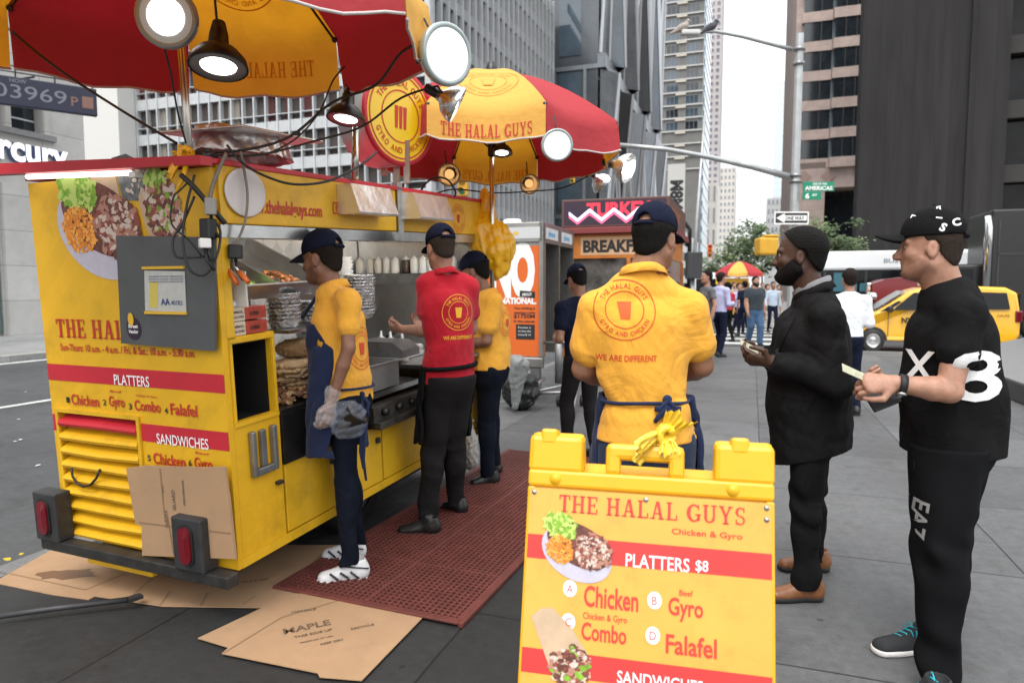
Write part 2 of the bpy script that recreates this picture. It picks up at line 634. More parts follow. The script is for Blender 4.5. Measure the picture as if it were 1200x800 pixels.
        me = bpy.data.meshes.new(name)
        me.vertices.add(len(pos)); me.vertices.foreach_set('co', pos.astype(np.float32).ravel())
        me.loops.add(F.size); me.loops.foreach_set('vertex_index', F.astype(np.int32).ravel())
        me.polygons.add(len(F)); me.polygons.foreach_set('loop_start', np.arange(0, F.size, 4, dtype=np.int32))
        me.polygons.foreach_set('use_smooth', np.ones(len(F), bool))
        me.update(calc_edges=True)
        me.validate()
        for q in (m if isinstance(m, list) else [m]): me.materials.append(q)
        o = bpy.data.objects.new(name, me)
        link(o, parent)
        return o

def npv(v): return np.array([v[0], v[1], v[2]], float)
def unit(v):
    v = np.array(v, float); return v / (np.linalg.norm(v) + 1e-9)

def head_basis(yaw, pitch=0.0, roll=0.0):
    """rows: right, forward, up. yaw: compass bearing of the face (0 = away from camera, -90 = left)"""
    f = np.array([sin(yaw) * cos(pitch), cos(yaw) * cos(pitch), sin(pitch)])
    r = np.array([cos(yaw), -sin(yaw), 0.0])
    u = np.cross(r, f)
    r2 = r * cos(roll) + u * sin(roll); u2 = u * cos(roll) - r * sin(roll)
    return np.array([r2, f, u2])

def add_head(F, c, B, s=1.0, k=.012, jaw=1.0, nose=1.0):
    """c: centre of the cranium-face mass (between the ears)"""
    P = lambda x, y, z: c + (x * B[0] + y * B[1] + z * B[2]) * s
    F.ell(P(0, -.015, .035), (.076 * s, .098 * s, .087 * s), B, .03)
    F.ell(P(0, .028, -.035), (.062 * s, .064 * s, .088 * s), B, .03)
    F.ell(P(0, .060, -.088), (.034 * s * jaw, .036 * s, .026 * s * jaw), B, .022)        # chin
    for q in (-1, 1):
        F.cap(P(q * .052, .0, -.06), P(q * .026, .06, -.088), .02 * s * jaw, .016 * s, .03)   # jaw line
        F.ell(P(q * .042, .058, -.022), (.022 * s, .02 * s, .02 * s), B, .02)            # cheekbone
        F.cap(P(q * .012, .083, .026), P(q * .045, .068, .026), .009 * s, .009 * s, .014)  # brow
        F.ell(P(q * .033, .090, .005), (.018 * s, .016 * s, .013 * s), B, .009, 'sub')
        F.ell(P(q * .031, .069, .006), (.0125 * s, .0125 * s, .0115 * s), B, .003)       # eyeball under the lids
        # ear
        e = P(q * .078, -.012, -.01)
        Be = np.array([unit(B[0] * q + B[1] * -.35), unit(B[1] + B[0] * q * .35), B[2]])
        F.ell(e + Be[1] * .0, (.009 * s, .019 * s, .033 * s), Be, .006)
        F.ell(e + Be[0] * .011 * s - B[2] * -.003, (.007 * s, .011 * s, .02 * s), Be, .004, 'sub')
        F.ell(P(q * .07, .004, -.012), (.012 * s, .008 * s, .012 * s), B, .008)
    F.cap(P(0, .086, .012), P(0, .107 * (1 + .04 * (nose - 1)), -.026), .0075 * s, .0115 * s * nose, .012)   # bridge to tip
    F.cap(P(0, .09, -.028), P(0, .108, -.03), .013 * s, .010 * s, .01)
    for q in (-1, 1):
        F.ell(P(q * .013, .092, -.031), (.009 * s, .011 * s, .008 * s), B, .008)
    F.cap(P(-.016, .088, -.053), P(.016, .088, -.053), .0075 * s, .0075 * s, .008)       # lips
    F.cap(P(-.013, .086, -.067), P(.013, .086, -.067), .008 * s, .008 * s, .008)
    F.cap(P(-.026, .096, -.0602), P(.026, .096, -.0602), .0042 * s, .0042 * s, .004, 'sub')
    F.cap(P(-.014, .098, -.08), P(.014, .098, -.08), .008 * s, .008 * s, .012, 'sub')

def add_hand(F, wrist, d, n, side, curl=.5, s=1.0, spread=.0, thumb=.6, grow=0.0, pinch=False):
    """palm and five fingers. d: wrist to knuckles, n: palm normal (fingers curl towards it), side +1 puts the thumb along cross(d, n)"""
    d = unit(d); n = unit(np.array(n, float) - d * float(np.dot(n, d)))
    lat = np.cross(d, n) * side                        # towards the thumb
    w = npv(wrist)
    g = grow
    F.loft([(w, .027 * s + g, .021 * s + g), (w + d * .03 * s, .033 * s + g, .02 * s + g), (w + d * .085 * s, .041 * s + g, .016 * s + g)], lat, .012)
    L = [.092, .1, .094, .078]
    tips = []
    for i in range(4):
        o = (.030 - .0205 * i) * s
        b = w + d * (.088 - abs(i - 1.2) * .004) * s + lat * o
        th = 0.0
        p = b
        r0 = .0098 * s + g
        cr = curl[i] if isinstance(curl, (list, tuple)) else curl
        for j, fr in enumerate((.45, .31, .24)):
            th += cr * (.9 if j == 0 else 1.15)
            dd = unit(d * cos(th) + n * sin(th) + lat * (1.5 - i) * spread)
            q = p + dd * L[i] * fr * s
            F.cap(p, q, r0 * (1 - .08 * j), r0 * (1 - .08 * (j + 1)), .004 if j == 0 else .003)
            p = q
        tips.append(p)
    b = w + d * .022 * s + lat * .026 * s
    t1 = b + unit(d * .65 + lat * .75 + n * .35 * thumb) * .042 * s
    t2 = t1 + unit(d * .9 + lat * (.25 - .5 * thumb) + n * .5 * thumb) * .034 * s
    t3 = t2 + unit(d * .9 - lat * .45 * thumb + n * .5 * thumb) * .026 * s
    F.cap(b, t1, .014 * s + g, .0115 * s + g, .012)
    F.cap(t1, t2, .0115 * s + g, .0105 * s + g, .004)
    F.cap(t2, t3, .0105 * s + g, .0088 * s + g, .003)
    return tips

def eyes(P, c, B, s, parent, base, iris=(.03, .018, .01)):
    white = mat('eye_white', (.27, .24, .22), .3)
    dark = mat('eye_iris', iris, .2)
    for q in (-1, 1):
        e = c + (q * .031 * B[0] + .0712 * B[1] + .006 * B[2]) * s - base
        mb = MB()
        mb.sphere(e, .0124 * s, 16)
        mb.cur = 1
        mb.sphere(e + B[1] * .0046 * s, .0088 * s, 12)
        mb.build('eye', [white, dark], parent)

def add_cap(c, B, s, parent, base, m, tilt=-.12, brimlen=.075, res=.004, m_brim=None, low=-.008, bup=-.16):
    """baseball cap: crown, brim, button"""
    P = lambda x, y, z: c + (x * B[0] + y * B[1] + z * B[2]) * s
    up = unit(B[2] * cos(tilt) + B[1] * sin(-tilt)); fw = unit(np.cross(up, B[0]))
    B2 = np.array([B[0], fw, up])
    cc = P(0, -.014, .048 - low)
    F = Field(cc - .26, cc + .26, res)
    pl = P(0, 0, .034 - low)
    F.ell(cc, (.088 * s, .112 * s, .1 * s), B2, 0, cuts=[(pl, -up)])
    F.cap(cc + up * .098 * s, cc + up * .102 * s, .008, .008, .006)
    F.D[:] = np.maximum(F.D, -1)
    # arch above the strap at the back
    F.cap(cc - fw * .14 * s - up * .008 * s, cc - fw * .07 * s - up * .008 * s, .03 * s, .03 * s, .004, 'sub')
    o = F.mesh('cap', m, parent, base)
    F = Field(cc - .26, cc + .26, res)
    bc = pl + fw * .098 * s + up * .006 * s
    F.ell(bc, (.08 * s, brimlen * s * 1.12, .011 * s), np.array([B[0], unit(fw + up * bup), unit(up - fw * bup)]), 0,
          cuts=[(bc - fw * .02 * s, -fw)])
    x, y, z = F._xyz((slice(None),) * 3)
    br = F.mesh('brim', m_brim or m, o, base)
    # droop the brim at its sides
    if br:
        for v in br.data.vertices:
            q = npv(v.co) + base - bc
            l = float(np.dot(q, B[0])) / s
            v.co -= Vector(up * (l * l * 3.2 * s))
    mb = MB()
    a = cc - fw * .108 * s - up * .02 * s - base
    pts = [a + B[0] * t * .04 * s + fw * abs(t) ** 2 * .012 * s for t in np.linspace(-1, 1, 7)]
    mb.tube(pts, .009 * s, 6)
    mb.build('strap', m, o)
    return o

def collar(c, up, lat, rx, ry, h, m, parent, base, flare=.018, gap=.35, name='collar'):
    """stand-and-fall collar: folded band round the neck, open at the front. c: neck base, up: neck axis"""
    up = unit(up); lat = unit(lat); fw = unit(np.cross(up, lat)); lat = np.cross(fw, up)
    prof = [(0, -.004), (.0, h), (.005, h + .006), (.012, h + .002), (.012 + flare, -h * .15), (.009 + flare, -h * .18), (.006, h * .6)]
    n = 36
    mb = MB()
    vs, fs = [], []
    k = len(prof)
    for i in range(n + 1):
        a = pi / 2 + gap / 2 + (2 * pi - gap) * i / n
        ca, sa = cos(a), sin(a)
        for j, (dr, z) in enumerate(prof):
            drop = -.022 * max(0, sa) ** 2 + .012 * max(0, -sa)
            wob = .003 * sin(a * 5 + j)
            vs.append(c + lat * (rx + dr + wob) * ca + fw * (ry + dr + wob) * sa + up * (z + drop) - base)
    for i in range(n):
        for j in range(k - 1):
            fs.append((i * k + j, (i + 1) * k + j, (i + 1) * k + j + 1, i * k + j + 1))
    mb.add(vs, fs, True)
    return mb.build(name, m, parent)

def shoe(heel, toe, m_up, m_sole, parent, base, s=1.0, high=.075, laces=None, name='shoe'):
    h = npv(heel); t = npv(toe)
    z0 = 0.0
    d = t - h; d[2] = 0; L = np.linalg.norm(d); d /= L
    lat = np.array([d[1], -d[0], 0]); up = np.array([0, 0, 1.0])
    g = np.array([h[0], h[1], z0])
    lo = np.minimum(h, t) - .1; hi = np.maximum(h, t) + .12
    lo[2] = -.02; hi[2] = .2
    F = Field(lo, hi, .0045)
    F.loft([(g + d * .035 + up * .05, .036, .045), (g + d * L * .35 + up * .05, .036, .05), (g + d * L * .62 + up * .035, .043, .038), (g + d * (L - .045) + up * .03, .042, .03)], lat, .0)
    F.cap(g + d * .05 + up * .05, g + d * .055 + up * (high + .02), .043, .043, .03)
    F.cap(g + d * .055 + up * (high + .045), g + d * .055 + up * (high + .08), .036, .036, .0, 'sub')
    F.cut(g + up * .02, -up)
    o = F.mesh(name, m_up, parent, base)
    F = Field(lo, hi, .0045)
    F.loft([(g + d * .035 + up * .015, .042, .03), (g + d * L * .4 + up * .015, .037, .03), (g + d * L * .65 + up * .015, .048, .03), (g + d * (L - .042) + up * .015, .046, .03)], lat, .0)
    F.cut(g + up * .026, up); F.cut(g + up * .002, -up)
    F.mesh('sole', m_sole, o, base)
    if laces:
        mb = MB()
        for i in range(5):
            q = g - base + d * L * (.36 + .075 * i) + up * (.101 - .0095 * i)
            w = .026
            mb.tube([q - lat * w - up * .014, q - lat * w * .4 + up * .002, q + lat * w * .4 + d * .01 + up * .002, q + lat * w + d * .012 - up * .014], .0035, 5)
        for e in (-1, 1):
            q = g - base + d * L * .36 + up * .1
            mb.tube([q, q + lat * e * .03 + up * .012, q + lat * e * .045 - up * .015 + d * .02, q + lat * e * .012], .003, 5)
        mb.build('laces', laces, o)
    return o

def conform(name, shapes, M, target, parent, base, m, off=.003, maxd=.5, maxlen=.03):
    """print flat shapes (drawn in frame M) onto the cloth behind them. M's z axis points back at the viewer of the print"""
    bm = bmesh.new()
    for sh in shapes:
        vv = [bm.verts.new((a, b, 0)) for a, b in sh[0]]
        for f in sh[1]:
            try: bm.faces.new([vv[i] for i in f])
            except ValueError: pass
    for _ in range(3):
        lng = [e for e in bm.edges if e.calc_length() > maxlen]
        if not lng: break
        bmesh.ops.subdivide_edges(bm, edges=lng, cuts=1)
        bmesh.ops.triangulate(bm, faces=[f for f in bm.faces if len(f.verts) > 4])
    me = target.data
    tv = [v.co + Vector(base) for v in me.vertices]
    bvh = BVHTree.FromPolygons(tv, [tuple(p.vertices) for p in me.polygons])
    zd = M.to_3x3().col[2].normalized()
    dead = []
    for v in bm.verts:
        w = M @ v.co
        loc, nor, i, dist = bvh.ray_cast(w, -zd, maxd)
        if loc is None:
            dead.append(v)
            v.co = w - Vector(base)
        else:
            v.co = loc + zd * off - Vector(base)
    bmesh.ops.delete(bm, geom=dead, context='VERTS')
    me = bpy.data.meshes.new(name)
    bm.to_mesh(me); bm.free()
    me.materials.append(m)
    o = bpy.data.objects.new(name, me)
    return link(o, parent)
# ------------------------------------------------------------------ dressed people
def skinmat(name, c):
    return mat(name, c, .46, var=.24, scale=26, bump=.2, bscale=230, spec=.42, sss=.1)

def cloth(name, c, rough=.85, var=.1, bump=.22, scale=30):
    m = mat(name, c, rough, var=var, scale=scale, bump=bump, bscale=420, spec=.25 if max(c) > .05 else .09, sheen=.1 if max(c) > .05 else 0)
    nt = m.node_tree
    if 'crease' in nt.nodes: return m
    # soft creases on top of the weave
    tc = nt.nodes.new("ShaderNodeTexCoord"); n = nt.nodes.new("ShaderNodeTexNoise"); n.name = 'crease'
    n.inputs['Scale'].default_value = 5.5; n.inputs['Detail'].default_value = 3; n.inputs['Distortion'].default_value = 1.6
    b2 = nt.nodes.new("ShaderNodeBump"); b2.inputs['Strength'].default_value = .5; b2.inputs['Distance'].default_value = .03
    nt.links.new(tc.outputs['Object'], n.inputs['Vector']); nt.links.new(n.outputs['Fac'], b2.inputs['Height'])
    pb = nt.nodes["Principled BSDF"]
    w = [q for q in nt.nodes if q.type == 'BUMP' and q != b2]
    if w: nt.links.new(b2.outputs[0], w[0].inputs['Normal'])
    else: nt.links.new(b2.outputs[0], pb.inputs['Normal'])
    return m

def jp(j):
    """a joint: world vector, or (u, v, depth)"""
    if isinstance(j, Vector): return npv(j)
    if isinstance(j, np.ndarray): return j
    return npv(W(*j))

def bbox(pts, m):
    P = np.array(pts)
    return P.min(0) - m, P.max(0) + m

def person(label, base, yaw, J, skin, top, legs, shoes_m=None, sole_m=None, group=None, res=.005, cres=.006, b=1.0,
           sleeve=.55, hem=.0, tb=(1, 1), hair=None, hairline=.02, beard=None, capm=None, hy=None, hp=0.0, hr=0.0, hs=1.0,
           seed=1, hands=True, palms=None, glove=None, gloves='', jacket=False, collar_m=None, leg_r=1.0, has_eyes=False, beard_t=.0065,
           folds=.009, neck_r=.056, armr=1.0, torso=None, curl=.5, jaw=1.0, nose=1.0, shoe_hi=.075, laces=None, capargs=None, detail=True):
    base = npv(base)
    root = empty('person', label, 'person', tuple(base), 0, group)
    for k in list(J): J[k] = jp(J[k])
    f = np.array([sin(yaw), cos(yaw), 0]); r = np.array([cos(yaw), -sin(yaw), 0]); up = np.array([0, 0, 1.0])
    hyaw = yaw if hy is None else hy
    B = head_basis(hyaw, hp, hr)
    hc = J['head']
    nk = J['neck']; ch = J['chest']; wa = J['waist']; pe = J['pelvis']
    arms = [s for s in 'LR' if 'el' + s in J]
    sgn = {'L': -1, 'R': 1}
    out = {'root': root}
    # ---- skin
    pts = [hc + up * .16, hc + B[1] * .15, hc - B[1] * .13, hc - B[0] * .12, hc + B[0] * .12, ch - r * .2, ch + r * .2, wa]
    for s in arms:
        pts += [J['el' + s], J['wr' + s] + (np.array([.0, 0, 0]))]
        w = J['wr' + s]; d = unit(w - J['el' + s])
        if palms and s in palms: d = unit(palms[s][0])
        pts += [w + d * .2]
    lo, hi = bbox(pts, .09)
    F = Field(lo, hi, res)
    F.loft([(nk - up * .03, .06 * b, .06 * b), (ch, .15 * b * tb[0], .095 * b * tb[1]), (wa, .13 * b * tb[0], .085 * b * tb[1])], r, .03)
    for s in arms:
        sh, el, wr = J['sh' + s], J['el' + s], J['wr' + s]
        F.cap(nk - up * .04, sh, .05 * b, .052 * b, .04)
        m = sh + (el - sh) * .5
        F.cap(sh, m, .052 * b * armr, .047 * b * armr, .03)
        F.cap(m, el, .047 * b * armr, .040 * b * armr, .01)
        m2 = el + (wr - el) * .3
        F.cap(el, m2, .040 * b * armr, .0425 * b * armr, .012)
        F.cap(m2, wr, .0425 * b * armr, .027 * b * armr, .008)
        F.ell(el - unit(m2 - el) * .012, (.028 * b, .028 * b, .028 * b), None, .02)
        if hands:
            if palms and s in palms:
                d, n, cu = palms[s][:3]
                th = palms[s][3] if len(palms[s]) > 3 else .6
            else:
                d = unit(wr - el); n = unit(-r * sgn[s] + f * .3); cu = curl; th = .6
            lat_side = 1
            # the thumb points forward when the arm hangs
            dd = unit(d); nn = unit(np.array(n, float) - dd * float(np.dot(n, dd)))
            side = 1 if (palms and s in palms and len(palms[s]) > 4 and palms[s][4] > 0) else (-1 if (palms and s in palms and len(palms[s]) > 4) else (1 if np.dot(np.cross(dd, nn), f + up * .4) > 0 else -1))
            add_hand(F, wr, d, n, side, cu, b if b < 1.06 else 1.06, 0.02, th)
            out['hand' + s] = (wr, dd, nn, side, cu, th)
    F.cap(nk - up * .05, hc - B[2] * .055 - B[1] * .022, neck_r * b * 1.12, neck_r * b, .035)
    add_head(F, hc, B, hs, .012, jaw, nose)
    out['body'] = F.mesh('body', skin, root, base)
    if has_eyes: eyes(None, hc, B, hs, root, base)
    # ---- hair, beard
    P = lambda x, y, z: hc + (x * B[0] + y * B[1] + z * B[2]) * hs
    if hair:
        hm, thick = hair[0], hair[1]
        lo2, hi2 = hc - .2, hc + .2
        F = Field(lo2, hi2, min(res, .005))
        F.ell(P(0, -.017, .035), ((.076 + thick) * hs, (.098 + thick) * hs, (.087 + thick) * hs), B, 0)
        F.ell(P(0, -.043, -.028), ((.058 + thick) * hs, (.055 + thick) * hs, (.066 + thick * .3) * hs), B, .02)
        # the hairline: away from the face, clear of the ears, short at the nape
        F.cut(P(0, .055 - hairline, .065), unit(B[1] * .9 - B[2] * .75))
        F.cut(P(0, .035, .0), unit(B[1]) if False else unit(B[1] * 1.0 - B[2] * .35))
        F.cut(P(0, -.05, -.066), unit(-B[2] + B[1] * .5))
        for q in (-1, 1):
            F.ell(P(q * .085, -.012, -.012), (.028 * hs, .03 * hs, .04 * hs), B, .01, 'sub')
        if capm: F.cut(P(0, 0, .075), unit(B[2] * 1.0 - B[1] * .12))
        F.folds(.0018, .02, seed + 3)
        out['hair'] = F.mesh('hair', hm, root, base)
    if beard:
        F = Field(hc - .2, hc + .2, min(res, .005))
        t = beard_t
        F.ell(P(0, .026, -.04), ((.063 + t) * hs, (.063 + t) * hs, (.085 + t) * hs), B, .01)
        F.ell(P(0, .060, -.088), ((.035 + t) * hs, (.038 + t) * hs, (.032 + t) * hs), B, .03)
        for q in (-1, 1):
            F.cap(P(q * .054, .0, -.06), P(q * .026, .06, -.09), (.022 + t) * hs, (.018 + t) * hs, .03)
        # cheek line from the ear down to the corner of the mouth, then a moustache
        F.cut(P(0, .03, -.022), unit(B[2] + B[1] * .85))
        F.cut(P(0, -.012, -.03), unit(-B[1] + B[2] * .25))
        F.cap(P(-.022, .089, -.047), P(.022, .089, -.047), .0075, .0075, .01)
        for q in (-1, 1): F.cap(P(q * .022, .087, -.047), P(q * .032, .076, -.075), .008, .01, .012)
        F.cap(P(-.014, .105, -.06), P(.014, .105, -.06), .0115, .0115, .004, 'sub')
        if t > .003: F.folds(.0015, .014, seed + 9)
        out['beard'] = F.mesh('beard', beard, root, base)
    if capm:
        out['cap'] = add_cap(hc, B, hs * 1.0, root, base, capm, res=min(res, .005), **(capargs or {}))
    # ---- top garment
    hemz = pe + up * hem
    pts = [nk + up * .06, ch - r * .27 * b, ch + r * .27 * b, hemz - r * .25, hemz + r * .25, ch + f * .2, ch - f * .2]
    for s in arms: pts += [J['sh' + s], J['sh' + s] + (J['el' + s] - J['sh' + s]) * min(1, sleeve), *( [J['wr' + s]] if sleeve > 1 else [])]
    lo, hi = bbox(pts, .1)
    F = Field(lo, hi, cres)
    if torso is None:
        sl = (J['shL'] + J['shR']) / 2
        torso = [(nk - up * .015, .072, .068), (sl + up * .01, .13, .088), (ch, .182, .122), (wa, .165, .115), (hemz - up * .05, .182, .128)]
    tt = [(jp(p) if not isinstance(p, np.ndarray) else p, rx * b * tb[0], ry * b * tb[1]) for p, rx, ry in torso]
    F.loft(tt, r, .02)
    for s in arms:
        sh, el, wr = J['sh' + s], J['el' + s], J['wr' + s]
        F.cap(nk - up * .035, sh, .058 * b, .056 * b, .05)
        if sleeve <= 1:
            e = sh + (el - sh) * sleeve
            ax = unit(el - sh)
            F.cap(sh, e + ax * .05, .058 * b * armr, .067 * b * armr, .05, cuts=[(e, ax)])
            # the rib at the end of the sleeve
            if detail: F.cap(e - ax * .014, e - ax * .006, .064 * b * armr, .064 * b * armr, .004)
        else:
            F.cap(sh, el, .060 * b * armr, .056 * b * armr, .05)
            ax = unit(wr - el)
            F.cap(el, wr + ax * .03, .056 * b * armr, .042 * b * armr, .02, cuts=[(wr - ax * (.0), ax)])
    if folds:
        zl = float(wa[2]); zt = float(nk[2])
        F.folds(folds * .75, .21, seed, (1, 1, .6), False, where=lambda x, y, z: np.clip(.35 + 1.3 * np.exp(-((z - zl) / .12) ** 2), 0, 1.4) * np.ones_like(x + y))
        F.folds(folds * .22, .16, seed + 1, (1, 1, .7), True)
    F.cut(hemz, unit(-up - f * .3) if jacket else -up)
    F.cut(nk + up * .03, unit(up + f * .35))
    out['shirt'] = F.mesh('jacket' if jacket else 'shirt', top, root, base)
    if collar_m:
        ax = unit(hc - nk + up * .2)
        out['collar'] = collar(nk + up * -.006 - f * .004, unit(up * 1.0 + f * .14), r, neck_r * b * 1.18, neck_r * b * 1.2, .03, collar_m, root, base)
    # ---- legs
    if legs is not None and 'knL' in J:
        pts = [pe + up * .16 - r * .2, pe + up * .16 + r * .2, pe + f * .16, pe - f * .16]
        for s in 'LR': pts += [J['hip' + s], J['kn' + s], J['an' + s]]
        lo, hi = bbox(pts, .12)
        lo[2] = max(lo[2], .0)
        F = Field(lo, hi, cres)
        F.loft([(wa - up * .0, .15 * b * tb[0], .105 * b * tb[1]), (pe + up * .03, .168 * b * tb[0], .12 * b * tb[1]), (pe - up * .05, .16 * b * tb[0], .115 * b * tb[1])], r, .03)
        F.ell(pe - f * .06 * b, (.15 * b, .085 * b, .1 * b), np.array([r, f, up]), .05)
        for s in 'LR':
            h, k, a = J['hip' + s], J['kn' + s], J['an' + s]
            F.cap(h, k, .094 * b * leg_r, .068 * b * leg_r, .04)
            F.cap(k, a + (a - k) * .15, .066 * b * leg_r, .054 * b * min(leg_r, 1.06), .015, cuts=[(a - up * .025, np.array([0, 0, -1.0]))])
            F.ell(k + (a - k) * .25 - f * .015, (.058 * leg_r, .058 * leg_r, .12), None, .03)
        F.cut(hemz + up * .045, up)
        if folds:
            kz = float(J['knL'][2])
            F.folds(folds * .7, .15, seed + 5, (1, 1, 1.0), False, where=lambda x, y, z: np.clip(.25 + np.exp(-((z - kz) / .12) ** 2) * .8 + np.exp(-((z - .1) / .12) ** 2) * 1.3, 0, 1.5) * np.ones_like(x + y))
        out['trousers'] = F.mesh('trousers', legs, root, base)
    if shoes_m is not None:
        for s in 'LR':
            if 'he' + s in J:
                shoe(J['he' + s], J['to' + s], shoes_m, sole_m or shoes_m, root, base, high=shoe_hi, laces=laces)
    out['base'] = base; out['r'] = r; out['f'] = f; out['J'] = J; out['B'] = B; out['hc'] = hc
    return out

Z3 = np.array([0, 0, 1.0])
SK_tan = skinmat('skin_tan', (.30, .15, .09))
SK_fair = skinmat('skin_fair', (.41, .215, .145))
SK_brown = skinmat('skin_brown', (.24, .115, .07))
SK_dark = skinmat('skin_dark', (.075, .035, .022))
HAIR = mat('black_hair', (.007, .006, .0055), .7, var=.4, scale=90, bump=.4, bscale=300, spec=.12)
HAIRB = mat('dark_brown_hair', (.016, .011, .008), .7, var=.4, scale=90, bump=.5, bscale=300, spec=.15)
HAIRG = mat('cropped_grey_brown_hair', (.04, .028, .021), .75, var=.4, scale=140, bump=.5, bscale=500, spec=.15)
YEL_SHIRT = cloth('yellow_polo_cloth', (.80, .39, .045))
RED_SHIRT = cloth('red_polo_cloth', (.46, .010, .024))
NAVY = cloth('navy_cloth', (.009, .012, .028))
APRON = cloth('navy_apron_cloth', (.011, .020, .062))
BLACKC = cloth('black_cloth', (.0085, .0085, .009))
SUITC = cloth('black_suit_cloth', (.0095, .009, .0095), .7)
STUB = mat('beard_stubble', (.05, .035, .03), .8, alpha=.15, spec=.2)
CHAR = cloth('charcoal_cloth', (.018, .017, .018))
JEANS = cloth('blue_denim', (.02, .036, .075), .9, .35, .3, 14)
DKJEANS = cloth('dark_denim', (.008, .011, .02), .9, .3, .3, 14)
WHITEC = cloth('white_cloth', (.75, .77, .8))
PR_RED = mat('red_print', (.62, .07, .02), .8)
PR_YEL = mat('yellow_print', (.8, .42, .03), .8)
PR_WHITE = mat('white_print', (.78, .78, .78), .7)
PR_GREY = mat('grey_print', (.22, .22, .22), .6)
RUB_BLACK = mat('black_rubber', (.012, .012, .012), .6, bump=.1)
RUB_WHITE = mat('white_rubber', (.72, .7, .68), .55, var=.15, scale=25)
LEATHER_BR = mat('brown_leather', (.22, .085, .03), .4, var=.25, scale=20, bump=.1)
LEATHER_BK = mat('black_leather', (.014, .013, .013), .4, var=.2, scale=20, bump=.1)
GLOVE = mat('clear_glove_film', (.8, .78, .75), .25, alpha=.22)
BAGFILM = mat('clear_bag_film', (.7, .78, .95), .08, alpha=.09, spec=1.0)

